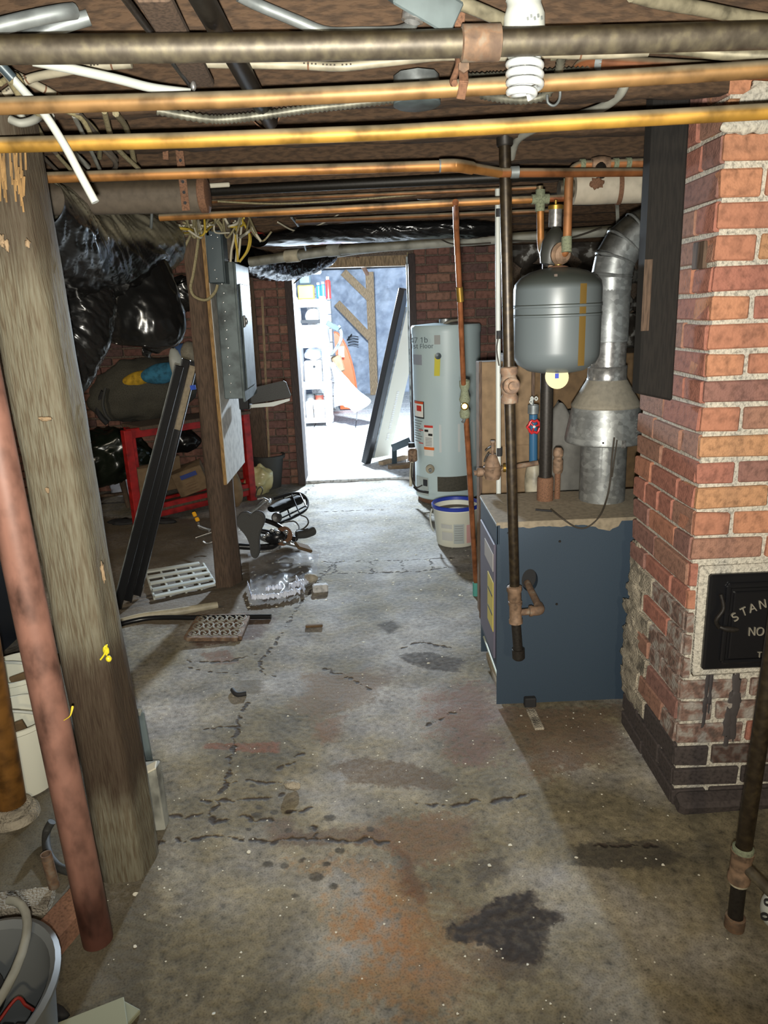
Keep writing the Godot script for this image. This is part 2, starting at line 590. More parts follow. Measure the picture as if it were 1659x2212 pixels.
	var glow := mat("tube_glow", Color(1, 1, 1), 0.4)
	glow.emission_enabled = true
	glow.emission = Color(0.95, 0.97, 1.0)
	glow.emission_energy_multiplier = 3.0

# ---------------------------------------------------------------- floor
func ground_line(px: Array) -> PackedVector2Array:
	var out := PackedVector2Array()
	for p in px:
		var g := G(p[0], p[1])
		out.append(Vector2(g.x, g.z))
	return out

func build_floor() -> void:
	var x0 := -2.3
	var z0 := -6.45
	var wx := 4.0
	var wz := 5.7
	var iw := 1080
	var ih := 1540
	var s := iw / wx
	var f := FastNoiseLite.new()
	f.noise_type = FastNoiseLite.TYPE_SIMPLEX_SMOOTH
	f.frequency = 0.006
	f.fractal_octaves = 5
	var big := f.get_image(iw, ih, false, false, false).get_data()
	f.seed = 4
	f.frequency = 0.022
	var mid := f.get_image(iw, ih, false, false, false).get_data()
	f.seed = 9
	f.frequency = 0.12
	var fin := f.get_image(iw, ih, false, false, false).get_data()
	f.frequency = 0.03
	f.seed = 12
	f.fractal_octaves = 4
	var col := PackedByteArray()
	col.resize(iw * ih * 3)
	var hgt := PackedByteArray()
	hgt.resize(iw * ih)
	var k := 0
	for y in ih:
		var near := 0.55 * smoothstep(-3.0, -1.6, z0 + y / s)  # warm foreground cast of the light put into the floor colour, with dirt
		for x in iw:
			var a := (big[k] - 128) / 128.0
			var b := (mid[k] - 128) / 128.0
			var c := (fin[k] - 128) / 128.0
			var l := 1.0 + 0.26 * a + 0.2 * b + 0.2 * c - (0.14 if c < -0.5 else 0.0)
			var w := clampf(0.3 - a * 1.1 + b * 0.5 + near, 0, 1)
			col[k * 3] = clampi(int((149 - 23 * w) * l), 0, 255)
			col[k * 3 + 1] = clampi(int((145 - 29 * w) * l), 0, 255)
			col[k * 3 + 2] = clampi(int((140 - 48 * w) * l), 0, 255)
			hgt[k] = clampi(int(150 + 40 * b + 30 * c), 0, 255)
			k += 1
	# patches with shapes of their own, dirt, stains and one painted pool of doorway light: outline in the photograph, colour, strength, ragged edge in metres
	var stains := [
		[[[120, 1120], [480, 1120], [560, 1180], [690, 1195], [660, 1270], [560, 1335], [420, 1350], [200, 1350]], [84, 70, 54], 0.6, 0.06],
		[[[0, 1400], [200, 1400], [330, 1900], [300, 2212], [0, 2212]], [84, 76, 60], 0.5, 0.08],
		[[[640, 1890], [780, 1960], [820, 2080], [760, 2212], [1010, 2212], [1020, 2090], [960, 1990], [900, 1900]], [150, 98, 50], 0.42, 0.12],
		[[[760, 2000], [900, 1980], [960, 2060], [900, 2140], [780, 2120]], [160, 100, 48], 0.4, 0.12],
		[[[845, 1820], [880, 1850], [915, 1930], [905, 1960], [870, 1930], [850, 1870]], [92, 56, 30], 0.55, 0.025],
		[[[800, 1770], [1000, 1760], [1020, 1840], [900, 1860], [790, 1830]], [120, 84, 56], 0.5, 0.06],
		[[[965, 2000], [1050, 1950], [1150, 1925], [1170, 1965], [1215, 1990], [1180, 2010], [1175, 2050], [1160, 2085], [1080, 2080], [1060, 2050], [975, 2030]], [46, 36, 27], 0.9, 0.02],
		[[[1000, 2060], [1150, 2070], [1180, 2110], [1060, 2110]], [60, 46, 38], 0.35, 0.04],
		[[[1230, 1830], [1330, 1812], [1440, 1812], [1440, 1860], [1330, 1880], [1240, 1875]], [58, 54, 48], 0.6, 0.03],
		[[[1010, 1860], [1080, 1850], [1090, 1890], [1040, 1925]], [70, 62, 52], 0.6, 0.025],
		[[[700, 1660], [780, 1640], [900, 1660], [990, 1690], [930, 1710], [760, 1700]], [96, 78, 58], 0.62, 0.03],
		[[[860, 1420], [930, 1412], [1000, 1425], [995, 1452], [930, 1450], [880, 1436]], [64, 54, 42], 0.8, 0.02],
		[[[815, 1350], [845, 1344], [865, 1358], [840, 1372]], [64, 54, 42], 0.75, 0.015],
		[[[960, 1490], [1060, 1460], [1070, 1560], [1090, 1650], [980, 1640], [930, 1560]], [116, 82, 70], 0.55, 0.08],
		[[[660, 1460], [800, 1440], [860, 1480], [780, 1540], [690, 1550], [640, 1520]], [116, 94, 72], 0.6, 0.06],
		[[[680, 1560], [740, 1550], [720, 1610], [690, 1600]], [120, 84, 62], 0.5, 0.03],
		[[[1080, 1525], [1160, 1690], [1330, 1660], [1340, 1520]], [110, 84, 66], 0.5, 0.06],  # browner patch from the boiler front to the chimney
		[[[440, 1608], [600, 1604], [600, 1628], [520, 1622], [440, 1618]], [130, 84, 62], 0.7, 0.012],
		[[[420, 1360], [540, 1330], [600, 1330], [560, 1380], [420, 1400]], [74, 50, 40], 0.6, 0.03],
		[[[430, 1410], [490, 1406], [520, 1430], [470, 1436]], [110, 76, 56], 0.6, 0.02],
		[[[510, 1470], [570, 1470], [560, 1500], [510, 1500]], [90, 80, 62], 0.5, 0.02],
		[[[600, 1800], [850, 1800], [840, 1830], [600, 1832]], [92, 72, 58], 0.5, 0.03],
		[[[560, 1780], [620, 1760], [640, 1810], [580, 1820]], [100, 76, 62], 0.4, 0.03],
		[[[300, 1800], [345, 1790], [360, 1960], [300, 1990], [230, 1960]], [96, 86, 66], 0.5, 0.04],
		[[[660, 1045], [900, 1040], [940, 1090], [980, 1190], [1000, 1230], [720, 1215], [690, 1120]], [176, 174, 170], 0.35, 0.08]]  # pale patch paints the doorway's spill of light into the floor colour
	for q in [[558, 1742, 6], [590, 1752, 7], [552, 1758, 8], [535, 1790, 5], [613, 1870, 8], [681, 1894, 13], [705, 1868, 7], [712, 1770, 10], [650, 1860, 5], [718, 1916, 9], [575, 1866, 9], [636, 1934, 6], [702, 1868, 6], [545, 1698, 5], [655, 1855, 4], [800, 1795, 7], [735, 1840, 9], [620, 1794, 7]]:
		var o := []
		for j in 9: o.append([q[0] + cos(TAU * j / 9) * q[2] * 1.3, q[1] + sin(TAU * j / 9) * q[2] * 0.8])
		stains.append([o, [60, 54, 44], 0.65, 0.004])
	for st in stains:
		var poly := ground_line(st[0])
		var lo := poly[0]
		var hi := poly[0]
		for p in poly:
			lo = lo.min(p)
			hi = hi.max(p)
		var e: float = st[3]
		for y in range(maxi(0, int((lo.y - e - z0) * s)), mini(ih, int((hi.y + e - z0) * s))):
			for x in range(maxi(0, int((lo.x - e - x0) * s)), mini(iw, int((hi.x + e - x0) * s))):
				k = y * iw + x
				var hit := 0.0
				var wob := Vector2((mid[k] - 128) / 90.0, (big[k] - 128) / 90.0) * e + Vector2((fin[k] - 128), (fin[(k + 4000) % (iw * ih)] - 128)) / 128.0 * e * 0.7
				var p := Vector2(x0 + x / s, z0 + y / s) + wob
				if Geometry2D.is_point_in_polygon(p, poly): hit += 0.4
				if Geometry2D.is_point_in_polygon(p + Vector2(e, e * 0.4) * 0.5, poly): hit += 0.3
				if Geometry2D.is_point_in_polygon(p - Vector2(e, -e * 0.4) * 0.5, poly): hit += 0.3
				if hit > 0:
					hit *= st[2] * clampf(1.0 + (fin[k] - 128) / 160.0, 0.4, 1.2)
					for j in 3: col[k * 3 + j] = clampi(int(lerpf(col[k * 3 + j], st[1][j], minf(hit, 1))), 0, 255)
	# cracks and joints of the old slab
	var cracks := [
		[[720, 1215], [680, 1265], [650, 1300], [622, 1345], [600, 1385], [565, 1425], [562, 1450], [590, 1462]],
		[[690, 1240], [800, 1240], [900, 1238], [990, 1224]], [[700, 1214], [800, 1212], [985, 1204]], [[400, 1428], [480, 1432], [560, 1415]],
		[[725, 1213], [722, 1240]], [[800, 1212], [803, 1240]], [[870, 1210], [874, 1239]], [[930, 1207], [936, 1234]],
		[[535, 1520], [515, 1560], [500, 1620], [488, 1680], [494, 1692], [600, 1690], [640, 1692]], [[488, 1680], [465, 1750], [452, 1775]],
		[[300, 1822], [460, 1812], [580, 1815], [690, 1818], [840, 1822]], [[452, 1775], [530, 1765], [600, 1772]], [[440, 1730], [540, 1728], [620, 1720]],
		[[660, 1618], [640, 1640], [612, 1656], [598, 1662]], [[900, 1738], [960, 1742], [1060, 1733], [1140, 1722]], [[1290, 1822], [1360, 1826], [1425, 1825]],
		[[440, 1575], [515, 1572]], [[700, 1440], [760, 1470], [800, 1490]], [[980, 1400], [900, 1390], [860, 1405]], [[910, 1575], [960, 1550], [1000, 1530]],
		[[600, 1755], [680, 1745]], [[680, 1815], [676, 1780]], [[310, 1770], [380, 1768], [440, 1762]], [[400, 1440], [450, 1452], [520, 1456]], [[680, 1045], [665, 1060], [640, 1085]], [[700, 1105], [830, 1100]]]
	for cr in cracks:
		var pl := ground_line(cr)
		for j in pl.size() - 1:
			var steps := int(pl[j].distance_to(pl[j + 1]) / 0.003) + 1
			for t in steps:
				var p: Vector2 = pl[j].lerp(pl[j + 1], float(t) / steps)
				var wob := Vector2(nz.get_noise_2d(p.x * 14, p.y * 14), nz.get_noise_2d(p.y * 14, p.x * 14 + 50)) * 0.022
				var r := 1.2 + 1.7 * nz.get_noise_2d(p.x * 22, p.y * 22 + 9) * 2.0
				if r < 0.5: continue
				var cx := int((p.x + wob.x - x0) * s)
				var cy := int((p.y + wob.y - z0) * s)
				for dy in range(-3, 4):
					for dx in range(-3, 4):
						var dd := Vector2(dx, dy).length()
						if dd > r or cx + dx < 0 or cy + dy < 0 or cx + dx >= iw or cy + dy >= ih: continue
						k = (cy + dy) * iw + cx + dx
						hgt[k] = mini(hgt[k], 40 if dd < r * 0.6 else 90)
						for m in 3: col[k * 3 + m] = int(lerpf(col[k * 3 + m], [62, 52, 42][m], 0.8 if dd < r * 0.7 else 0.42))
	var m := mat("concrete", Color.WHITE, 0.85)
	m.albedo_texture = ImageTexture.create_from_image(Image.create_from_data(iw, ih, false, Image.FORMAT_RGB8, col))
	m.heightmap_enabled = true
	m.heightmap_texture = ImageTexture.create_from_image(Image.create_from_data(iw, ih, false, Image.FORMAT_L8, hgt))
	m.heightmap_scale = 1.0
	m.detail_enabled = true
	m.detail_albedo = noise_map(0.16, [[0.0, 0.62], [0.3, 0.88], [0.5, 0.97], [1.0, 1.0]], FastNoiseLite.TYPE_SIMPLEX_SMOOTH, 5, 512, 41)
	m.detail_blend_mode = BaseMaterial3D.BLEND_MODE_MUL
	m.detail_uv_layer = BaseMaterial3D.DETAIL_UV_2
	var mb := MB.new()
	var nu := 190
	var nv := 270
	var ps := PackedVector3Array()
	for j in nv + 1:
		for i in nu + 1:
			var x := -3.2 + 5.6 * i / nu
			var z := 1.65 - 8.15 * j / nv
			ps.append(Vector3(x, floor_height(x, z), z))
	mb.net(ps, nu, nv, Vector3.UP)
	for q in ps.size():
		mb.u[q] = Vector2((ps[q].x - x0) / wx, (ps[q].z - z0) / wz)
	mb.u2.resize(ps.size())
	for q in ps.size(): mb.u2[q] = Vector2(ps[q].x, ps[q].z) * 1.7
	mb.box(Vector3(-0.4, -0.17, -2.425), Vector3(5.6, 0.2, 8.15), Basis.IDENTITY, 0)
	mb.u2.resize(mb.v.size())
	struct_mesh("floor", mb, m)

func floor_height(x: float, z: float) -> float:
	return 0.007 * nz2.get_noise_2d(x * 1.6, z * 1.6) + 0.004 * nz.get_noise_2d(x * 4.5 + 20, z * 4.5)

# ---------------------------------------------------------------- brickwork
func brick_meshes(count: int, size: Vector3) -> Array:      # slightly uneven bricks with worn edges
	var out := []
	for k in count:
		var mb := MB.new()
		mb.box(Vector3.ZERO, size, Basis.IDENTITY, 0.004)
		for q in mb.v.size():
			var p := mb.v[q]
			mb.v[q] = p + Vector3(nz.get_noise_3d(p.x * 9 + k * 7, p.y * 9, p.z * 9), nz.get_noise_3d(p.x * 9, p.y * 9 + k * 5, p.z * 9 + 30), nz.get_noise_3d(p.x * 9 - k * 3, p.y * 9 + 60, p.z * 9)) * 0.006
		out.append(mb.mesh(Vector3.ZERO, null))
	return out

func build_walls() -> void:
	# back wall with the doorway: a mortar core, bricks on its face
	var core := MB.new()
	core.box(Vector3(-1.93, 1.0, -6.58), Vector3(2.54, 2.2, 0.25), Basis.IDENTITY, 0)
	core.box(Vector3(0.795, 1.0, -6.58), Vector3(0.83, 2.2, 0.25), Basis.IDENTITY, 0)
	core.box(Vector3(-0.14, 2.02, -6.58), Vector3(1.04, 0.2, 0.25), Basis.IDENTITY, 0)
	var wall := struct_mesh("wall_back", core, M.old_mortar)
	var full := brick_meshes(4, Vector3(0.198, 0.06, 0.03))
	var half := brick_meshes(3, Vector3(0.094, 0.06, 0.03))
	var rest := MB.new()
	for row in 27:
		var y := 0.032 + row * 0.0735
		for side in 2:
			var a: float = -3.15 if side == 0 else 0.39
			var b: float = -0.67 if side == 0 else 1.2
			var x := a
			var first := true
			while x < b - 0.05:
				var short: bool = (first and row % 2 == 1) or b - x < 0.2 or (row % 9 == 8)
				var l := 0.104 if short else 0.208
				var at := Vector3(x + l / 2 + rng.randf_range(-0.003, 0.003), y + rng.randf_range(-0.003, 0.003), -6.447 + rng.randf_range(-0.003, 0.004))
				var seen: bool = (side == 1 and y > 0.5) or (side == 0 and x > -1.2) or (side == 0 and y > 0.55 and y < 1.4 and x > -2.75)
				var mk := "wall_brick%d" % [0, 1, 2, 0, 1, 3][rng.randi() % 6]
				if seen:
					piece(wall, "brick", (half if short else full)[rng.randi() % 3], M[mk], Transform3D(Basis.from_euler(Vector3(0, 0, rng.randf_range(-0.012, 0.012))), at))
				else:
					rest.box(at, Vector3(l - 0.01, 0.06, 0.03), Basis.IDENTITY, 0.003)
				x += l
				first = false
	part(wall, "brick_field", rest, M.wall_brick0).set_meta("kind", "stuff")
	# rubble wall right of the bricks, daubed with old white paint
	var rb := MB.new()
	rb.box(Vector3(1.85, 1.0, -6.62), Vector3(1.3, 2.2, 0.25), Basis.IDENTITY, 0)
	var rw := struct_mesh("wall_back_rubble", rb, M.old_mortar)
	for row in 9:
		var x := 1.22 + (row % 2) * 0.08
		while x < 2.4:
			var w := rng.randf_range(0.2, 0.38)
			var b := MB.new()
			b.blob(Vector3(x + w / 2, 0.12 + row * 0.225, -6.5), Vector3(w * 0.54, 0.125, 0.075), nz, 0.3, 6.0, 14, 9)
			part(rw, "stone", b, M.rubble)
			x += w
	# right, left and front walls
	struct_mesh("wall_right", rough_wall(Vector3(2.4, 0, -6.6), Vector3(0, 0, 8.3), Vector3.LEFT), M.plain_wall)
	struct_mesh("wall_left", rough_wall(Vector3(-3.2, 0, -6.6), Vector3(0, 0, 8.3), Vector3.RIGHT), M.plain_wall)
	struct_mesh("wall_front", rough_wall(Vector3(-3.2, 0, 1.65), Vector3(5.6, 0, 0), Vector3.FORWARD), M.plain_wall)
	# door frame: dark posts, pale lintel board, sill stone
	var fr := struct("door_1")
	part(fr, "jamb", MB.new().box(Vector3(-0.655, 0.96, -6.52), Vector3(0.065, 1.92, 0.30)), M.frame_wood)
	part(fr, "jamb", MB.new().box(Vector3(0.375, 0.96, -6.52), Vector3(0.06, 1.92, 0.30)), M.frame_wood)
	part(fr, "lintel", MB.new().box(Vector3(-0.14, 1.895, -6.56), Vector3(1.0, 0.11, 0.12), Basis.from_euler(Vector3(0, 0, -0.01))), M.plank_wood)
	part(fr, "edge_strip", MB.new().box(Vector3(0.335, 1.3, -6.37), Vector3(0.016, 1.2, 0.016)), M.conduit)
	part(fr, "threshold", MB.new().box(Vector3(-0.16, 0.0, -6.6), Vector3(0.97, 0.05, 0.34)), M.slab)

func rough_wall(at: Vector3, run: Vector3, inward: Vector3) -> MB:
	var mb := MB.new()
	var ps := PackedVector3Array()
	var nu := 60
	var nv := 16
	for j in nv + 1:
		for i in nu + 1:
			var p := at + run * (float(i) / nu) + Vector3.UP * (2.3 * j / nv - 0.1)
			ps.append(p + inward * 0.03 * nz.get_noise_3dv(p * 3.0))
	mb.net(ps, nu, nv, inward)
	mb.box(at + run / 2 + Vector3.UP * 1.05 - inward * 0.17, Vector3(absf(run.x) + absf(inward.x) * 0.2, 2.3, absf(run.z) + absf(inward.z) * 0.2), Basis.IDENTITY, 0)
	return mb

func build_ceiling() -> void:
	var slab := MB.new()
	slab.box(Vector3(-0.4, 2.32, -2.5), Vector3(5.8, 0.12, 8.5), Basis.IDENTITY, 0)
	var c := struct_mesh("ceiling", slab, M.board_wood)
	for k in 38:                                        # sub-floor boards, seen between the joists
		var b := MB.new().box(Vector3(-3.13 + k * 0.15, 2.225, -2.45), Vector3(0.143, 0.07, 8.2), Basis.from_euler(Vector3(0, 0, rng.randf_range(-0.02, 0.02))), 0.004)
		part(c, "floorboard", b, M.board_wood)
	for k in 18:                                        # joists run across the view, rough sawn
		var z := 0.5 - 0.4 * k
		var mb := MB.new()
		var nu := 70
		var drop := 1.955 + 0.012 * nz.get_noise_1d(k * 3.7)
		var reach := 0.855 if z < -1.8 and z > -2.42 else 2.4      # trimmed short at the chimney
		var prof := [Vector2(-0.028, 2.2), Vector2(-0.028, drop + 0.008), Vector2(-0.02, drop), Vector2(0.02, drop), Vector2(0.028, drop + 0.008), Vector2(0.028, 2.2)]
		var ps := PackedVector3Array()
		for j in prof.size():
			for i in nu + 1:
				var x := -3.2 + (reach + 3.2) * i / nu
				var low := 1.0 if j in [2, 3] else 0.4
				ps.append(Vector3(x, prof[j].y + low * 0.012 * nz.get_noise_2d(x * 5, k * 9.0 + j), z + prof[j].x + 0.008 * nz.get_noise_2d(x * 3, k * 5.0 + j * 0.3)))
		mb.net(ps, nu, prof.size() - 1, Vector3(-0.4, 2.3, z), false)
		part(c, "joist", mb, M.joist_wood)

# ---------------------------------------------------------------- chimney
func build_chimney() -> void:
	var root := thing("brick_chimney", Vector3(1.25, 0, -2.14), "red brick chimney with pale mortar, whitewashed and sooty near the floor, right of boiler", "chimney")
	var core := MB.new()
	core.box(Vector3(1.245, 1.085, -2.137), Vector3(0.735, 2.17, 0.442), Basis.IDENTITY, 0)
	part(root, "mortar_core", core, M.mortar)
	var hts := [2.166, 2.093, 2.02, 1.95, 1.876, 1.801, 1.723, 1.647, 1.574, 1.501, 1.432, 1.357, 1.29, 1.22, 1.144, 1.073, 1.003, 0.932, 0.857, 0.785, 0.706, 0.638, 0.567, 0.495, 0.422, 0.35, 0.278, 0.203, 0.126, 0.055, -0.01]
	var full := brick_meshes(4, Vector3(0.2, 0.0625, 0.1))
	var half := brick_meshes(3, Vector3(0.1, 0.0625, 0.1))
	var sides := brick_meshes(3, Vector3(0.1, 0.0625, 0.2))
	for row in hts.size() - 1:
		var y: float = (hts[row] + hts[row + 1]) / 2
		var sy: float = (hts[row] - hts[row + 1] - 0.0128) / 0.0625
		# front face
		var x := 0.866
		var first := true
		while x < 1.6:
			var w := 0.208
			if first and row % 2 == 1: w = 0.112
			if row == 15: w = 0.112 if x > 1.0 else w
			# the iron clean-out door takes up part of five courses
			var door: bool = y < 0.76 and y > 0.445
			if door and x + w > 0.905:
				w = 0.9 - x
			if w > 0.02:
				var mk := brick_look(y, x - 0.866 + 0.06)
				var sx := (w - 0.012) / (0.2 if w > 0.15 else 0.1)
				var at := Vector3(x + w / 2 - 0.003, y, -1.858 - 0.1 + rng.randf_range(-0.002, 0.004) + 0.002)
				piece(root, "brick", (full if w > 0.15 else half)[rng.randi() % 3], M[mk], Transform3D(Basis.from_euler(Vector3(0, 0, rng.randf_range(-0.008, 0.008))).scaled(Vector3(sx, sy, 1)), at))
			if door: break
			x += w
			first = false
		# side face towards the passage
		var z := -2.372
		first = true
		var limit := -1.912 if row % 2 == 0 else -1.912
		while z < limit - 0.03:
			var l := 0.206
			if first and row % 2 == 0: l = 0.14
			if row % 7 == 3: l = 0.105
			l = minf(l, limit - z)
			if limit - (z + l) < 0.05: l = limit - z
			var mk := brick_look(y, 0.05 if z > -2.2 else -0.2)
			if z < -2.3 and y < 0.62 and y > 0.1: mk = "parging"
			var at := Vector3(0.866 + 0.05 + rng.randf_range(-0.003, 0.003), y, z + l / 2)
			if l > 0.04:
				piece(root, "brick", sides[rng.randi() % 3], M[mk], Transform3D(Basis.from_euler(Vector3(0, 0, 0)).scaled(Vector3(1, sy, (l - 0.012) / 0.2)), at))
			z += l
			first = false
	# lumps of old render left on the far edge and the foot
	var lump := MB.new()
	for q in [[0.64, 0.022, 0.05], [0.55, 0.03, 0.07], [0.45, 0.032, 0.08], [0.36, 0.03, 0.09], [0.27, 0.03, 0.1], [0.18, 0.025, 0.08]]:
		lump.blob(Vector3(0.874, q[0], -2.35 + q[2] * 0.35), Vector3(q[1] * 0.42, 0.065, q[2]), nz, 0.7, 22.0, 26, 16)
	part(root, "render_patch", lump, M.parging, "crumbling pale render on the far edge")
	var cap := MB.new()
	for q in [[0.93, 1.885, 0.07, 0.02], [1.0, 1.95, 0.1, 0.05], [1.12, 1.9, 0.12, 0.018]]:
		cap.blob(Vector3(q[0], q[1], -1.905), Vector3(q[2], q[3], 0.014), nz, 0.4, 18.0, 18, 10)
	part(root, "mortar_smear", cap, M.mortar)
	var drip := MB.new()
	drip.col = lin(70, 66, 66)
	for q in [[1526, 1455, 1580, 0.007], [1536, 1450, 1545, 0.006], [1588, 1450, 1600, 0.016], [1575, 1500, 1620, 0.012]]:
		var a := P(q[0], q[1], 1.905)
		var b := P(q[0] - 4, q[2], 1.905)
		drip.blob((a + b) / 2, Vector3(q[3], a.distance_to(b) / 2, 0.003), nz, 0.7, 26.0, 16, 26)
	part(root, "soot_drip", drip, M.paint, "dark run of soot below the iron door")
	var foot := MB.new()
	foot.box(Vector3(1.25, 0.015, -1.885), Vector3(0.75, 0.06, 0.06), Basis.from_euler(Vector3(0.3, 0, 0)), 0.012)
	part(root, "foot_course", foot, M.sooty_brick)
	var socket := MB.new()
	socket.box(Vector3(0.866, 1.60, -1.99), Vector3(0.012, 0.068, 0.068), Basis.IDENTITY, 0.002)
	part(root, "wood_plug", socket, M.dark_wood)
	# cast-iron clean-out door with raised lettering
	var dr := thing("cleanout_door", Vector3(1.09, 0.45, -1.9), "black cast-iron clean-out door with raised lettering set into the brick chimney", "iron door")
	var f := MB.new()
	f.box(Vector3(1.097, 0.607, -1.895), Vector3(0.36, 0.292, 0.024), Basis.IDENTITY, 0.006)
	part(dr, "frame", f, M.black_gloss)
	var lip := MB.new()
	for q in [[1.11, 0.722, 0.29, 0.016], [1.11, 0.49, 0.29, 0.012]]:
		lip.box(Vector3(q[0], q[1], -1.878), Vector3(q[2], q[3], 0.012), Basis.IDENTITY, 0.004)
	for xx in [0.968, 1.25]:
		lip.box(Vector3(xx, 0.607, -1.878), Vector3(0.014, 0.232, 0.012), Basis.IDENTITY, 0.004)
	part(dr, "raised_rim", lip, M.black_gloss)
	var leaf := part(dr, "door_leaf", MB.new().box(Vector3(1.11, 0.6, -1.881), Vector3(0.25, 0.205, 0.012), Basis.IDENTITY, 0.003), M.black_gloss)
	var lt := MB.new()
	lt.tube(smooth([Vector3(0.945, 0.70, -1.874), Vector3(0.952, 0.66, -1.866), Vector3(0.936, 0.625, -1.868), Vector3(0.948, 0.60, -1.872)]), 0.006, 8)
	lt.tube(smooth([Vector3(0.944, 0.604, -1.874), Vector3(0.965, 0.598, -1.866), Vector3(1.0, 0.594, -1.866)]), [0.006, 0.006, 0.006, 0.006, 0.006, 0.008, 0.009, 0.009, 0.009, 0.008, 0.007, 0.006, 0.004], 8)
	part(dr, "latch", lt, M.black_iron)
	var marks := [["S", 1587, 1333, 0.55], ["T", 1606, 1321, 0.42], ["A", 1625, 1313, 0.32], ["N", 1647, 1305, 0.24], ["N", 1624, 1364, 0.05], ["O", 1642, 1364, 0.05], [".", 1655, 1366, 0.05], ["T", 1640, 1414, 0.0], ["I", 1652, 1414, 0.0]]
	for q in marks:
		letter(leaf, q[0], P(q[1], q[2], 1.874), 0.02 if q[2] > 1400 else 0.029, q[3], M.dusty_steel)
	var bed := MB.new()
	bed.box(Vector3(1.1, 0.605, -1.908), Vector3(0.41, 0.335, 0.02), Basis.IDENTITY, 0.008)
	for p in bed.v.size(): bed.v[p] += Vector3(nz.get_noise_3dv(bed.v[p] * 20), nz.get_noise_3dv(bed.v[p] * 20 + Vector3.ONE * 9), 0) * 0.014
	part(root, "door_bedding", bed, M.mortar)
	# charred timber fixed along the passage side of the chimney
	var tb := MB.new()
	var a := P(1432, 200, 2.08)
	var b := P(1397, 850, 2.08)
	tb.box((a + b) / 2 + Vector3(0.014, 0.05, 0), Vector3(0.096, a.distance_to(b) + 0.12, 0.06), Basis(Vector3.RIGHT, (a - b).normalized(), Vector3.BACK), 0.006)
	for p in tb.v.size():
		if tb.v[p].y < 1.4: tb.v[p].y -= (tb.v[p].x - 0.8) * 0.25
		tb.v[p] += Vector3(1, 0, 1) * 0.004 * nz.get_noise_3dv(tb.v[p] * 8)
	solo("charred_timber", b, tb, M.char_wood, "blackened upright timber fixed to the passage side of the brick chimney, beside the flue elbow", "timber")
	var sc := MB.new()
	var sa := P(1402, 560, 2.045)
	var sb := P(1392, 715, 2.045)
	sc.box((sa + sb) / 2 + Vector3(0, 0, 0.0), Vector3(0.022, sa.distance_to(sb), 0.004), Basis.IDENTITY, 0.001)
	part(get_node("charred_timber"), "bare_split", sc, M.dark_wood, "paler strip where the wood has split off")

func brick_look(y: float, along_face: float) -> String:
	if y < 0.14: return "sooty_brick"
	if y < 0.22: return "sooted_lime" if rng.randf() < 0.6 else "sooty_brick"
	if along_face >= 0.06:
		if y < 0.45: return "limed_brick" if rng.randf() < 0.85 else "brick2"
	if along_face > 0 and y < 0.62: return "limed_brick" if rng.randf() < 0.75 else "brick3"
	if y < 0.5 and along_face <= 0.05: return "limed_brick" if rng.randf() < 0.25 else "brick5"
	if along_face < 0.06: return "brick%d" % [2, 0, 5, 2, 3][rng.randi() % 5]
	return "brick%d" % [0, 1, 2, 0, 3, 4, 5, 1][rng.randi() % 8]

func letter(root: Node3D, ch: String, at: Vector3, size: float, tilt: float, m: Material) -> void:
	var t := TextMesh.new()
	var f := SystemFont.new()
	f.font_names = PackedStringArray(["Droid Sans"])
	t.font = f
	t.text = ch
	t.font_size = 64
	t.pixel_size = size / 64.0 * 1.2
	t.depth = 0.006
	var o := MeshInstance3D.new()
	o.mesh = t
	o.material_override = m
	o.name = part_name(root, "letter", o)
	o.transform = Transform3D(Basis.from_euler(Vector3(0, 0, tilt)), at - origin_of(root))
	root.add_child(o, true)

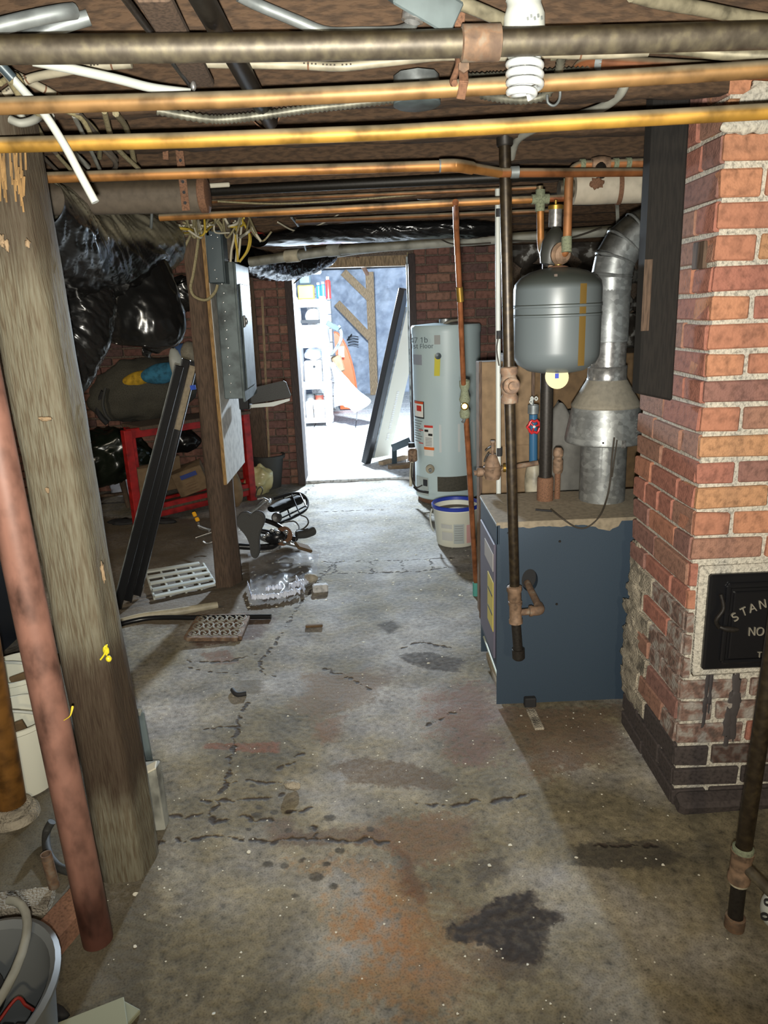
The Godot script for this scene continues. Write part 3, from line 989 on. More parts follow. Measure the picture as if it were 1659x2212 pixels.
# ---------------------------------------------------------------- the bright room behind the doorway
func build_far_room() -> void:
	var sh := MB.new()
	sh.box(Vector3(-0.4, 2.22, -10.2), Vector3(6.2, 0.1, 7.0), Basis.IDENTITY, 0)
	struct_mesh("ceiling_far_room", sh, M.board_wood)
	var fl := MB.new()
	fl.box(Vector3(-0.4, -0.08, -10.2), Vector3(6.2, 0.1, 7.0), Basis.IDENTITY, 0)
	var f := struct_mesh("floor_far_room", fl, M.slab)
	for r in 12:
		for c in 4:
			part(f, "floor_slab", MB.new().box(Vector3(-1.07 + c * 0.56, -0.02, -7.07 - r * 0.56), Vector3(0.55, 0.035, 0.55), Basis.IDENTITY, 0.004), M.slab)
	var ps := PackedVector3Array()
	for j in 61:
		for i in 151:
			var p := Vector3(-3.4 + 6.0 * i / 150, -0.1 + 2.35 * j / 60, -13.6)
			p.z += 0.16 * nz.get_noise_3dv(p * 1.3) + 0.09 * absf(nz.get_noise_3dv(p * 3.4)) + 0.03 * nz.get_noise_3dv(p * 9.0)
			ps.append(p)
	var bw := MB.new().net(ps, 150, 60, Vector3.BACK)
	bw.box(Vector3(-0.4, 1.05, -13.95), Vector3(6.2, 2.3, 0.2), Basis.IDENTITY, 0)
	struct_mesh("wall_far_room_back", bw, M.stone_white)
	for q in [["wall_far_room_left", -3.4, Vector3.RIGHT], ["wall_far_room_right", 2.6, Vector3.LEFT]]:
		struct_mesh(q[0], rough_wall(Vector3(q[1], 0, -13.8), Vector3(0, 0, 7.1), q[2]), M.stone_white)
	# grey block pier between shelf and stone wall
	var pier := struct("wall_far_room_pier")
	for k in 9:
		part(pier, "block", MB.new().box(Vector3(-0.745, 0.1 + k * 0.205, -11.6), Vector3(0.36, 0.195, 0.3), Basis.IDENTITY, 0.006), M.slab)
	# timber brace: one stud, two diagonals
	var br := thing("timber_brace", Vector3(0.04, 0, -13.25), "rough timber stud with two diagonal braces against the whitewashed stone wall seen through the doorway", "timber frame")
	part(br, "stud", MB.new().box(Vector3(0.045, 1.05, -13.25), Vector3(0.14, 2.1, 0.09)), M.plank_wood)
	part(br, "diagonal", MB.new().bar(P(742, 588, 13.3), P(800, 645, 13.2), 0.05, 0.13, Vector3(0.6, 0.6, 0)), M.plank_wood)
	part(br, "diagonal", MB.new().bar(P(728, 655, 13.3), P(800, 730, 13.2), 0.05, 0.13, Vector3(0.6, 0.6, 0)), M.plank_wood)
	# the shop light: a white fitting with a glowing tube, hung just above the doorway's sight line
	var sl := thing("shop_light", Vector3(-0.25, 1.98, -8.05), "white shop light fitting under the ceiling of the bright room behind the doorway", "lamp")
	part(sl, "housing", MB.new().box(Vector3(-0.17, 2.0, -8.05), Vector3(1.1, 0.05, 0.13), Basis.IDENTITY, 0.012), M.ladder_white)
	part(sl, "glowing_tube", MB.new().tube(line(Vector3(-0.68, 1.96, -8.05), Vector3(0.34, 1.96, -8.05)), 0.014, 10), M.tube_glow)
	part(sl, "chain", MB.new().tube(line(Vector3(-0.55, 2.02, -8.05), Vector3(-0.55, 2.18, -8.05)), 0.004, 6), M.conduit)
	part(sl, "chain", MB.new().tube(line(Vector3(0.2, 2.02, -8.05), Vector3(0.2, 2.18, -8.05)), 0.004, 6), M.conduit)
	build_shelf()
	# orange sled on end
	var sled := PackedVector2Array([Vector2(-0.06, 0), Vector2(0.2, 0), Vector2(0.21, 0.25), Vector2(0.19, 0.55), Vector2(0.13, 0.85), Vector2(0.05, 1.05), Vector2(-0.03, 1.15), Vector2(-0.07, 1.14)])
	var so := thing("orange_sled", Vector3(-0.42, 0, -11.3), "orange plastic sled standing on end behind the white shelf, seen through the doorway", "sled")
	var g := MB.new().prism(sled, Transform3D(Basis(Vector3.RIGHT, Vector3(-0.03, 1, -0.1).normalized(), Vector3.BACK), Vector3(-0.43, 0.02, -11.3)), 0.03)
	part(so, "hull", g, M.orange_plastic)
	var rim := []
	for p in sled: rim.append(Vector3(-0.43 + p.x - 0.03 * p.y, 0.02 + p.y, -11.27 - 0.1 * p.y))
	part(so, "rim", MB.new().tube(smooth(rim.slice(1), 4), 0.012, 8), M.orange_plastic)
	part(so, "reflective_label", MB.new().box(P(737, 760, 11.2), Vector3(0.09, 0.16, 0.004), Basis.IDENTITY, 0.001), M.paint)
	# a hanging garden fork
	var fk := MB.new()
	fk.tube(line(P(750, 735, 13.45), P(760, 722, 13.4)), 0.012, 6)
	for k in 4: fk.tube(smooth([P(752, 728 + k * 6, 13.45), P(762, 726 + k * 6, 13.4), P(774, 728 + k * 6, 13.35)], 3), 0.008, 6)
	solo("garden_fork", P(755, 730, 13.4), fk, M.black_matt, "black garden fork hung on the stone wall beside the orange sled", "garden fork")
	# clear plastic sheeting slumped off the shelf
	var cs := PackedVector3Array()
	var edge_a := [P(714, 785, 9.7), P(722, 815, 9.8), P(722, 850, 9.9), P(722, 880, 9.9)]
	var edge_b := [P(728, 800, 9.8), P(768, 838, 9.7), P(800, 868, 9.6), P(766, 892, 9.5)]
	for j in 25:
		for i in 17:
			var t := float(j) / 24
			var s := float(i) / 16
			var a: Vector3 = smooth(edge_a, 8)[int(t * 24)]
			var b: Vector3 = smooth(edge_b, 8)[int(t * 24)]
			var p := a.lerp(b, s)
			p += Vector3(0.02, 0.03, 0.14) * nz.get_noise_2d(s * 3 + 1, t * 1.5) + Vector3.UP * 0.05 * sin(s * PI)
			cs.append(p)
	solo("plastic_sheet", P(745, 890, 9.6), MB.new().net(cs, 16, 24, Vector3.BACK), M.milky_sheet, "crumpled white plastic sheet sliding off the side of the white shelf", "plastic sheet")
	# long closet-door panel leaning across the doorway, black rail on its edge
	var b0 := Vector3(-0.10, 0.02, -7.17)
	var b1 := Vector3(0.18, 0.02, -7.5)
	var t0 := Vector3(0.31, 1.63, -6.95)
	var up := (t0 - b0).normalized()
	var rt := (b1 - b0).normalized()
	rt = (rt - up * rt.dot(up)).normalized()
	var bb := Basis(rt, up, rt.cross(up))
	var lp := thing("leaning_panel", b0, "ivory slatted door panel with black edge rail, leaning inside the doorway by the heater", "door panel")
	part(lp, "panel", MB.new().box(b0 + rt * 0.22 + up * 0.78, Vector3(0.34, 1.5, 0.03), bb, 0.006), mat("ivory", Color8(214, 210, 190), 0.5))
	part(lp, "inner_strip", MB.new().box(b0 + rt * 0.09 + up * 0.80 + bb.z * 0.02, Vector3(0.03, 1.5, 0.02), bb, 0.004), M.conduit)
	part(lp, "rail", MB.new().box(b0 + rt * 0.025 + up * 0.85, Vector3(0.085, 1.72, 0.07), bb, 0.008), M.black_gloss)
	for k in 24:
		part(lp, "vent_slot", MB.new().box(b0 + rt * 0.27 + up * (0.22 + k * 0.02 + (0.04 if k > 3 else 0.0)) + bb.z * 0.017, Vector3(0.035, 0.009, 0.004), bb, 0.001), M.ladder_white)
	# grey bracket and boards on the floor at the foot of the heater
	solo("metal_bracket", P(870, 965, 6.9), MB.new().bar(P(848, 968, 6.9), P(886, 952, 6.8), 0.02, 0.07).bar(G(852, 1003, 0.012), P(852, 966, 6.95), 0.05, 0.02, Vector3.BACK), M.panel_dark, "grey metal bracket propped on the floor between leaning panel and water heater", "bracket")
	solo("floor_board", G(850, 1005), MB.new().bar(G(822, 1001, 0.03), G(885, 985, 0.03), 0.06, 0.035), M.plank_wood, "pale board lying by the doorway, nearest the leaning panel's foot", "board", "")
	solo("floor_board", G(870, 1010), MB.new().bar(G(842, 1010, 0.03), G(892, 1003, 0.03), 0.09, 0.04), M.cardboard, "short brown board lying across the sill left of the water heater", "board", "")

func build_shelf() -> void:
	var d := 9.75
	var bl := P(650, 915, d)
	var left := bl.x
	var right := P(716, 915, d).x
	var o := thing("shelf_unit", Vector3((left + right) / 2, 0, -d), "white plastic shelf unit crowded with tools and cans, seen through the bright doorway", "shelf")
	var tops := []
	for q in [[646, 663], [702, 751], [826, 841], [905, 914]]:
		var a := P(680, q[0], d).y
		var b := P(680, q[1], d).y
		tops.append(a)
		part(o, "shelf_board", MB.new().box(Vector3((left + right) / 2, (a + b) / 2, -d - 0.2), Vector3(right - left + 0.04, a - b, 0.4), Basis.IDENTITY, 0.012), M.ladder_white)
	var h: float = P(680, 640, d).y
	for x in [left + 0.02, right - 0.03]:
		for z in [-d - 0.03, -d - 0.37]:
			part(o, "post", MB.new().box(Vector3(x, h / 2, z), Vector3(0.085, h, 0.05), Basis.IDENTITY, 0.012), M.ladder_white)
	# what stands on it
	var grp := "things on the white shelf"
	var put := func(called: String, mb: MB, m: Material, label: String, cat: String, at: Vector3) -> Node3D:
		return solo(called, at, mb, m, label, cat)
	var y0: float = tops[0]
	var c := MB.new()
	c.col = lin(240, 205, 60)
	c.box(Vector3(left + 0.17, y0 + 0.09, -d - 0.14), Vector3(0.2, 0.17, 0.16), Basis.IDENTITY, 0.01)
	put.call("tool_case", c, M.paint, "yellow tool case on the top of the white shelf", "tool case", Vector3(left + 0.17, y0, -d - 0.14))
	c = MB.new()
	c.box(Vector3(left + 0.16, y0 + 0.245, -d - 0.16), Vector3(0.16, 0.12, 0.12), Basis.IDENTITY, 0.02)
	put.call("tool_box", c, M.panel_dark, "dark tool stacked on the yellow case on the white shelf", "tool", Vector3(left + 0.16, y0 + 0.18, -d - 0.16))
	var cans := [[0.33, 0.0, 40, 90, 190, 0.032, 0.2, "blue spray can on the white shelf, beside the yellow case"], [0.39, 0.02, 60, 110, 200, 0.032, 0.21, "blue spray can on the white shelf, beside the red and white bottle"], [0.455, 0.0, 196, 48, 44, 0.035, 0.27, "red and white bottle at the right end of the white shelf's top"]]
	for q in cans:
		var r: float = q[5]
		var hh: float = q[6]
		var at := Vector3(left + q[0], y0, -d - 0.1 - q[1])
		var can := thing("spray_can" if q[4] > 100 else "bottle", at, q[7], "can" if q[4] > 100 else "bottle")
		var b := MB.new()
		b.col = lin(q[2], q[3], q[4])
		b.lathe([[0, 0], [r, 0], [r, hh * 0.78], [r * 0.5, hh * 0.88], [0, hh * 0.88]], Transform3D(Basis.IDENTITY, at), 14)
		part(can, "body", b, M.gloss_paint)
		part(can, "cap", MB.new().lathe([[r * 0.55, hh * 0.86], [r * 0.55, hh], [0, hh]], Transform3D(Basis.IDENTITY, at), 12), M.ladder_white)
	put.call("storage_bin", MB.new().box(Vector3(left + 0.19, y0 + 0.37, -d - 0.2), Vector3(0.36, 0.12, 0.3), Basis.IDENTITY, 0.02), M.ladder_white, "white storage bin topmost on the white shelf, above the tools", "bin", Vector3(left + 0.19, y0 + 0.31, -d - 0.2))
	var y1: float = tops[1]
	var bowl := MB.new().blob(Vector3(left + 0.24, y1 + 0.105, -d - 0.2), Vector3(0.11, 0.1, 0.11), nz, 0.02, 2, 18, 10)
	put.call("hard_hat", bowl, M.ladder_white, "white domed helmet lying in the second bay of the white shelf", "helmet", Vector3(left + 0.29, y1, -d - 0.15))
	c = MB.new().bar(Vector3(left + 0.08, y1 + 0.045, -d - 0.06), Vector3(left + 0.4, y1 + 0.04, -d - 0.05), 0.05, 0.045)
	put.call("power_drill", c, M.black_matt, "long dark tool along the front of the shelf's second bay", "tool", Vector3(left + 0.2, y1, -d - 0.05))
	var y2: float = tops[2]
	var box := thing("appliance_box", Vector3(left + 0.24, y2, -d - 0.13), "white boxed appliance with a dark knob in the third bay of the white shelf", "appliance")
	part(box, "body", MB.new().box(Vector3(left + 0.2, y2 + 0.137, -d - 0.15), Vector3(0.22, 0.27, 0.18), Basis.IDENTITY, 0.01), M.ladder_white)
	part(box, "knob", MB.new().lathe([[0.018, 0], [0.016, 0.02], [0, 0.02]], along(Vector3(left + 0.22, y2 + 0.2, -d - 0.06), Vector3.BACK), 12), M.black_matt)
	put.call("plastic_bag", MB.new().blob(Vector3(left + 0.2, y2 + 0.36, -d - 0.2), Vector3(0.12, 0.075, 0.1), nz, 0.4, 7, 22, 14), M.milky_sheet, "pale plastic bag heaped on the white boxed appliance", "plastic bag", Vector3(left + 0.26, y2 + 0.27, -d - 0.17))
	var y3: float = tops[3]
	for q in [[0.11, 150, 150, 150, "grey paint can at the back of the white shelf's lowest bay"], [0.23, 190, 96, 74, "terracotta coloured can at the back of the white shelf's lowest bay"]]:
		var at := Vector3(left + q[0] + 0.02, y3, -d - 0.24)
		var can := thing("paint_can", at, q[4], "can")
		var b := MB.new()
		b.col = lin(q[1], q[2], q[3])
		b.lathe([[0, 0], [0.058, 0], [0.058, 0.3], [0, 0.3]], Transform3D(Basis.IDENTITY, at), 16)
		part(can, "body", b, M.paint)
		part(can, "lid", MB.new().lathe([[0.06, 0.29], [0.06, 0.306], [0.05, 0.306], [0.05, 0.302], [0, 0.302]], Transform3D(Basis.IDENTITY, at), 16), M.conduit)
	for q in [[0.1, 0.0, 0.09, 0.22, "tall white carton in the lowest bay of the white shelf"], [0.23, 0.0, 0.14, 0.12, "lower of two white cartons at the right of the shelf's lowest bay"], [0.23, 0.122, 0.15, 0.11, "upper of two white cartons at the right of the shelf's lowest bay"]]:
		put.call("carton", MB.new().box(Vector3(left + q[0] + 0.02, y3 + q[1] + q[3] / 2, -d - 0.12), Vector3(q[2], q[3], 0.1), Basis.IDENTITY, 0.006), M.ladder_white, q[4], "carton", Vector3(left + q[0], y3 + q[1], -d - 0.06))
	# hoses and tools hung on the near end of the shelf
	var hose := MB.new().tube(smooth([P(714, 700, 9.76), P(735, 712, 9.65), P(736, 735, 9.6), P(725, 755, 9.65), P(716, 765, 9.7)], 8), 0.022, 8)
	solo("grey_hose", P(730, 735, 9.65), hose, M.conduit, "bent grey hose hanging off the shelf's right end, before the orange sled", "hose")
	solo("caulking_gun", P(716, 700, 9.6), MB.new().bar(P(706, 697, 9.55), P(730, 712, 9.6), 0.05, 0.06).bar(P(724, 715, 9.6), P(735, 703, 9.6), 0.03, 0.04), M.panel_dark, "dark caulking tool sticking out over the shelf's right end", "tool")
	solo("paper_sack", P(730, 788, 9.8), MB.new().box(P(730, 786, 9.85), Vector3(0.13, 0.22, 0.1), Basis.from_euler(Vector3(0, 0.3, 0.25)), 0.02), M.cardboard, "crumpled tan paper sack between the white shelf and the orange sled", "sack")

# ---------------------------------------------------------------- boiler and what belongs to it
func build_boiler() -> void:
	var x0 := 0.432
	var x1 := 1.07
	var zf := -2.515
	var zb := -2.92
	var h := 0.735
	var o := thing("boiler", Vector3(0.75, 0, -2.72), "blue-grey steel boiler jacket with a dusty top, standing beside the brick chimney", "boiler")
	var cx := (x0 + x1) / 2
	var cz := (zf + zb) / 2
	# front sheet with the pipe hole, as a ring of quads
	var fs := MB.new()
	var hc := Vector2(0.553, 0.514)
	var ring := []
	var outer := []
	for k in 24:
		var an := TAU * k / 24
		ring.append(Vector3(hc.x + cos(an) * 0.03, hc.y + sin(an) * 0.044, zf))
		var dir := Vector2(cos(an), sin(an))
		var t := INF
		if absf(dir.x) > 1e-5: t = minf(t, ((x1 if dir.x > 0 else x0) - hc.x) / dir.x)
		if absf(dir.y) > 1e-5: t = minf(t, ((h if dir.y > 0 else 0.008) - hc.y) / dir.y)
		outer.append(Vector3(hc.x + dir.x * t, hc.y + dir.y * t, zf))
	for k in 24:
		var n := (k + 1) % 24
		fs.flat([ring[k], ring[n], outer[n], outer[k]], Vector3.BACK)
		var q: Vector3 = Vector3(0, 0, -0.03)
		fs.flat([ring[k], ring[n], ring[n] + q, ring[k] + q], Vector3(hc.x, hc.y, 0) - (ring[k] as Vector3) * Vector3(1, 1, 0))
	for c in [Vector3(x0, h, zf), Vector3(x1, h, zf), Vector3(x0, 0.008, zf), Vector3(x1, 0.008, zf)]:       # close the corners between spokes
		var best := []
		for k in 24:
			var a: Vector3 = outer[k]
			var b: Vector3 = outer[(k + 1) % 24]
			if absf(a.x - b.x) > 0.003 and absf(a.y - b.y) > 0.003 and Vector2(a.x - c.x, b.y - c.y).length() * Vector2(b.x - c.x, a.y - c.y).length() < 1e-6: best = [a, b]
		if best: fs.flat([best[0], c, best[1]], Vector3.BACK)
	part(o, "front_sheet", fs, M.boiler_blue)
	part(o, "dark_inside", MB.new().box(Vector3(cx, h / 2 + 0.02, zf - 0.05), Vector3(x1 - x0 - 0.02, h - 0.06, 0.02), Basis.IDENTITY, 0), M.black_matt)
	var bd := MB.new()
	bd.box(Vector3(x0 + 0.005, h / 2 + 0.075, cz), Vector3(0.01, h - 0.15, zf - zb), Basis.IDENTITY, 0.003)
	bd.box(Vector3(cx, h / 2 + 0.02, zb + 0.005), Vector3(x1 - x0, h - 0.03, 0.01), Basis.IDENTITY, 0)
	bd.box(Vector3(x1 - 0.005, h / 2 + 0.02, cz), Vector3(0.01, h - 0.03, zf - zb), Basis.IDENTITY, 0)
	bd.box(Vector3(x0 + 0.004, h - 0.04, zf - 0.01), Vector3(0.014, 0.08, 0.02), Basis.IDENTITY, 0.003)
	part(o, "side_sheet", bd, M.boiler_blue)
	var tp := MB.new()
	tp.box(Vector3(cx, h, cz), Vector3(x1 - x0 + 0.006, 0.012, zf - zb + 0.006), Basis.IDENTITY, 0.003)
	part(o, "top_sheet", tp, M.dust_top, "dust-covered top")
	part(o, "top_edge", MB.new().box(Vector3(x0, h - 0.004, cz), Vector3(0.008, 0.014, zf - zb), Basis.IDENTITY, 0.003), M.conduit)
	# dust that has run down over the front edge
	var du := PackedVector3Array()
	for i in 61:
		var x := lerpf(x0 + 0.01, x1, i / 60.0)
		var dr := 0.012 + 0.012 * absf(nz.get_noise_1d(x * 22)) + (0.03 * exp(-pow((x - 0.86) / 0.03, 2)) if true else 0.0)
		if x > 0.875: dr *= 0.4
		du.append(Vector3(x, h + 0.003, zf + 0.0045))
	for i in 61:
		var x := lerpf(x0 + 0.01, x1, i / 60.0)
		var dr := 0.014 + 0.014 * absf(nz.get_noise_1d(x * 22)) + 0.022 * exp(-pow((x - 0.83) / 0.05, 2))
		if x > 0.875: dr = 0.006
		du.append(Vector3(x, h - dr, zf + 0.002))
	part(o, "dust_fringe", MB.new().net(du, 60, 1, Vector3.BACK), M.dust_top)
	# left side: upper plate, name plate, yellow label, open base with a pale deflector
	part(o, "access_panel", MB.new().box(Vector3(x0 - 0.004, 0.42, cz + 0.01), Vector3(0.008, 0.46, 0.34), Basis.IDENTITY, 0.003), mat("plum_sheet", Color8(104, 100, 116), 0.5, 0.1))
	var np := MB.new()
	np.col = lin(176, 172, 170)
	np.box(Vector3(x0 - 0.009, 0.575, cz + 0.07), Vector3(0.003, 0.07, 0.2), Basis.IDENTITY, 0.001)
	part(o, "name_plate", np, M.paint)
	var yl := MB.new()
	yl.col = lin(206, 190, 90)
	yl.box(Vector3(x0 - 0.009, 0.40, cz + 0.11), Vector3(0.003, 0.2, 0.13), Basis.IDENTITY, 0.001)
	var el := part(o, "energy_label", yl, M.paint, "yellow printed label")
	for k in 2:
		var tx := MB.new()
		tx.col = lin(60, 56, 40)
		tx.box(Vector3(x0 - 0.0112, 0.44 - k * 0.075, cz + 0.11), Vector3(0.001, 0.008, 0.1), Basis.from_euler(Vector3(0.0, 0, 0)), 0)
		part(el, "print_line", tx, M.paint)
	var df := MB.new()
	df.bar(Vector3(x0 + 0.03, 0.06, zf - 0.012), Vector3(x0 + 0.03, 0.06, zb + 0.02), 0.012, 0.12, Vector3(-0.35, 1, 0))
	part(o, "deflector", df, mat("pale_sheet", Color8(176, 180, 160), 0.6, 0.1))
	part(o, "base_tray", MB.new().box(Vector3(cx, 0.02, cz), Vector3(x1 - x0 - 0.04, 0.03, zf - zb - 0.03), Basis.IDENTITY, 0.004), M.dust_top)
	for q in [[0.473, 0.70], [0.66, 0.66], [0.655, 0.415]]:
		part(o, "screw", MB.new().lathe([[0.005, 0], [0.004, 0.003], [0, 0.003]], along(Vector3(q[0], q[1], zf), Vector3.BACK), 8), M.black_iron)
	# low black foot that shows under the jacket
	part(o, "foot", MB.new().box(Vector3(0.56, 0.018, zf + 0.008), Vector3(0.045, 0.04, 0.03), Basis.IDENTITY, 0.004), M.black_matt)
	# wire curling over the top
	var w := MB.new().tube(smooth([P(1327, 945, 2.62), P(1322, 990, 2.62), P(1318, 1040, 2.6), P(1310, 1080, 2.58), P(1295, 1115, 2.52), P(1270, 1138, 2.505), P(1245, 1139, 2.505), P(1215, 1120, 2.515), P(1190, 1100, 2.6)], 8), 0.0032, 6)
	solo("thermostat_wire", P(1300, 1100, 2.55), w, M.dark_cable, "thin black wire hanging from the draft hood and looping over the boiler's front edge", "wire")
	var tw := MB.new().tube(smooth([P(1333, 950, 2.63), P(1326, 1000, 2.63), P(1322, 1030, 2.61)], 5), 0.0028, 6)
	part(get_node("thermostat_wire"), "second_strand", tw, M.dark_cable)
	solo("loose_probe", P(1180, 1102, 2.7), MB.new().tube(line(G(1157, 1101, 0.748), G(1192, 1104, 0.748)), 0.004, 6), M.black_matt, "short black probe lying in the dust on the boiler top", "probe")

# a patch that follows an upright cylinder, seen at those pixels
func stick_on(cx: float, cz: float, r: float, xa: float, xb: float, ya: float, yb: float, col: Color) -> MB:
	var mb := MB.new()
	mb.col = col
	var an := []
	for x in [xa, xb]:
		var d := ray(x, (ya + yb) / 2)
		var k := Vector2(d.x, d.z).normalized()
		var o := Vector2(EYE.x - cx, EYE.z - cz)
		var b := o.dot(k)
		var disc := maxf(b * b - o.length_squared() + r * r, 0.0)
		var hit := o + k * (-b - sqrt(disc))
		an.append(atan2(hit.y, hit.x))
	var h := []
	for y in [ya, yb]:
		var d := ray((xa + xb) / 2, y)
		var mid: float = (an[0] + an[1]) / 2
		var p := Vector3(cx + cos(mid) * r, 0, cz + sin(mid) * r)
		h.append(EYE.y + d.y * (p.z / d.z))
	mb.lathe([[r, h[1]], [r, h[0]]], Transform3D(Basis.IDENTITY, Vector3(cx, 0, cz)), 10, an[1], an[0] - an[1])
	return mb

func build_heater() -> void:
	var cx := 0.585
	var cz := -5.74
	var r := 0.262
	var o := thing("water_heater", Vector3(cx, 0, cz), "tall white water heater with warning labels, standing by the brick wall right of the doorway", "water heater")
	var xf := Transform3D(Basis.IDENTITY, Vector3(cx, 0, cz))
	var b := MB.new()
	b.lathe([[r - 0.01, 0.035], [r, 0.045], [r, 1.33]], xf, 48)
	part(o, "jacket", b, M.heater_white)
	part(o, "top_cap", MB.new().lathe([[r + 0.004, 1.3], [r + 0.006, 1.345], [r - 0.004, 1.36], [0.1, 1.372], [0, 1.372]], xf, 48), M.heater_white)
	part(o, "base_ring", MB.new().lathe([[r - 0.02, 0.0], [r - 0.02, 0.04], [r - 0.01, 0.04]], xf, 40), M.rust_strap)
	part(o, "foil_tape", stick_on(cx, cz, r + 0.002, 945, 1010, 1030, 1062, lin(150, 150, 146)), M.dusty_steel, "band of silver tape")
	var black := lin(30, 30, 32)
	var white := lin(236, 236, 228)
	var wl := part(o, "warning_label", stick_on(cx, cz, r + 0.0015, 895, 916, 866, 903, black), M.paint)
	part(wl, "label_sheet", stick_on(cx, cz, r + 0.0025, 896, 914, 872, 900, white), M.paint)
	part(wl, "label_stripe", stick_on(cx, cz, r + 0.003, 896, 914, 867, 872, lin(210, 80, 36)), M.paint)
	part(wl, "flame_mark", stick_on(cx, cz, r + 0.003, 900, 910, 876, 888, lin(206, 50, 30)), M.paint)
	var la := part(o, "instruction_label", stick_on(cx, cz, r + 0.002, 894, 915, 905, 962, lin(206, 212, 210)), M.paint)
	var lb := part(o, "instruction_label", stick_on(cx, cz, r + 0.002, 916, 936, 919, 985, lin(220, 224, 220)), M.paint)
	for q in [[916, 935, 919, 924, 206, 60, 50], [917, 925, 928, 933, 30, 30, 30], [925, 934, 937, 942, 30, 30, 30], [916, 938, 966, 972, 226, 110, 40], [905, 914, 928, 930, 200, 60, 50], [905, 914, 956, 958, 200, 60, 50]]:
		part(la if q[0] < 915 else lb, "label_print", stick_on(cx, cz, r + 0.003, q[0], q[1], q[2], q[3], lin(q[4], q[5], q[6])), M.paint)
	for k in 9:
		part(la, "print_line", stick_on(cx, cz, r + 0.003, 896, 912 - (k % 3) * 2, 908 + k * 5.4, 909.6 + k * 5.4, lin(110, 112, 112)), M.paint)
	for k in 6:
		part(lb, "print_line", stick_on(cx, cz, r + 0.003, 919, 933, 946 + k * 3.2, 947.2 + k * 3.2, lin(120, 120, 120)), M.paint)
	part(o, "rating_plate", stick_on(cx, cz, r + 0.002, 893, 911, 766, 788, lin(150, 156, 166)), M.paint)
	part(o, "tape_strip", stick_on(cx, cz, r + 0.002, 938, 951, 724, 744, lin(158, 160, 158)), M.paint)
	# yellow tag on a dark string loop
	var tg := thing("yellow_tag", P(946, 790, 5.46), "yellow paper tag hanging on the front of the white water heater", "tag")
	var yt := MB.new()
	yt.col = lin(206, 196, 50)
	yt.box(P(944.5, 789, 5.452), Vector3(0.042, 0.155, 0.003), Basis.from_euler(Vector3(0, 0, -0.05)), 0.001)
	part(tg, "card", yt, M.paint)
	part(tg, "knot", MB.new().lathe([[0.0, 0.0], [0.022, 0.004], [0.024, 0.012], [0, 0.016]], along(P(946, 769, 5.46), Vector3.BACK), 14), M.panel_dark)
	# hand-written numerals high on the jacket
	hand(o, "47 1b", P(905, 735, 5.52), 0.05)
	hand(o, "1st Floor", P(911, 748, 5.508), 0.042)
	# fittings: gas control, drain cock, burner door
	var gc := MB.new().box(P(891, 982, 5.6), Vector3(0.07, 0.1, 0.1), Basis.IDENTITY, 0.012)
	part(o, "gas_valve", gc, M.bronze)
	part(o, "gas_knob", MB.new().lathe([[0.028, 0], [0.024, 0.035], [0, 0.035]], along(P(889, 966, 5.58), Vector3.UP), 14), M.black_matt)
	part(o, "drain_boss", MB.new().lathe([[0.034, -0.01], [0.034, 0.012], [0.022, 0.02], [0, 0.02]], along(P(929, 1013, 5.475), Vector3.BACK), 18), M.cream_pvc)
	part(o, "drain_cock", MB.new().lathe([[0.014, 0], [0.014, 0.03], [0, 0.03]], along(P(929, 1015, 5.455), Vector3.BACK), 12), M.conduit)
	part(o, "burner_door", stick_on(cx, cz, r + 0.004, 900, 925, 1030, 1068, lin(168, 176, 172)), M.paint)
	part(o, "sight_glass", stick_on(cx, cz, r + 0.008, 914, 923, 1036, 1050, black), M.gloss_paint)
	part(o, "thermocouple", MB.new().tube(smooth([P(890, 1000, 5.56), P(889, 1030, 5.56), P(898, 1052, 5.5), P(912, 1048, 5.47)], 6), 0.006, 6), M.dark_cable)
	part(o, "burner_tube", MB.new().tube(smooth([P(895, 1052, 5.52), P(905, 1060, 5.48), P(926, 1064, 5.468)], 5), 0.01, 8), M.black_matt)
	part(o, "hose_nipple", MB.new().tube(smooth([Vector3(cx - 0.03, 1.365, cz + 0.14), Vector3(cx + 0.02, 1.385, cz + 0.14), Vector3(cx + 0.09, 1.39, cz + 0.12), Vector3(cx + 0.12, 1.37, cz + 0.11)], 4), 0.011, 8), M.dusty_steel)
	part(o, "vent_collar", MB.new().lathe([[0.05, 1.37], [0.05, 1.4], [0.045, 1.4], [0.045, 1.37]], Transform3D(Basis.IDENTITY, Vector3(cx, 0, cz)), 20), M.galvanized)
	part(o, "gas_pipe", MB.new().tube(bent([P(891, 990, 5.6), P(888, 1015, 5.62), P(887, 1050, 5.62)], 0.03), 0.012, 8), M.white_cable)
	# white tub with the blue rim
	var g := G(985, 1180)
	var bx := 0.515
	var bz := -4.56
	var t := Transform3D(Basis.IDENTITY, Vector3(bx, 0, bz))
	var bk := thing("plastic_tub", Vector3(bx, 0, bz), "white plastic tub with blue rim and printed label, on the floor before the water heater", "bucket")
	part(bk, "wall", MB.new().lathe([[0, 0.005], [0.125, 0.005], [0.128, 0.012], [0.148, 0.235], [0.152, 0.24], [0.152, 0.25], [0.146, 0.25], [0.124, 0.02], [0, 0.02]], t, 36), mat("tub_white", Color8(222, 222, 206), 0.45))
	part(bk, "rim", MB.new().lathe([[0.153, 0.248], [0.158, 0.25], [0.159, 0.268], [0.154, 0.274], [0.146, 0.27], [0.144, 0.252]], t, 36), mat("blue_rim", Color8(44, 62, 160), 0.35), "blue rim")
	part(bk, "filling", MB.new().lathe([[0.143, 0.22], [0.1, 0.225], [0, 0.226]], t, 30), M.dust_top)
	var gr := lin(150, 154, 152)
	var tl: MeshInstance3D
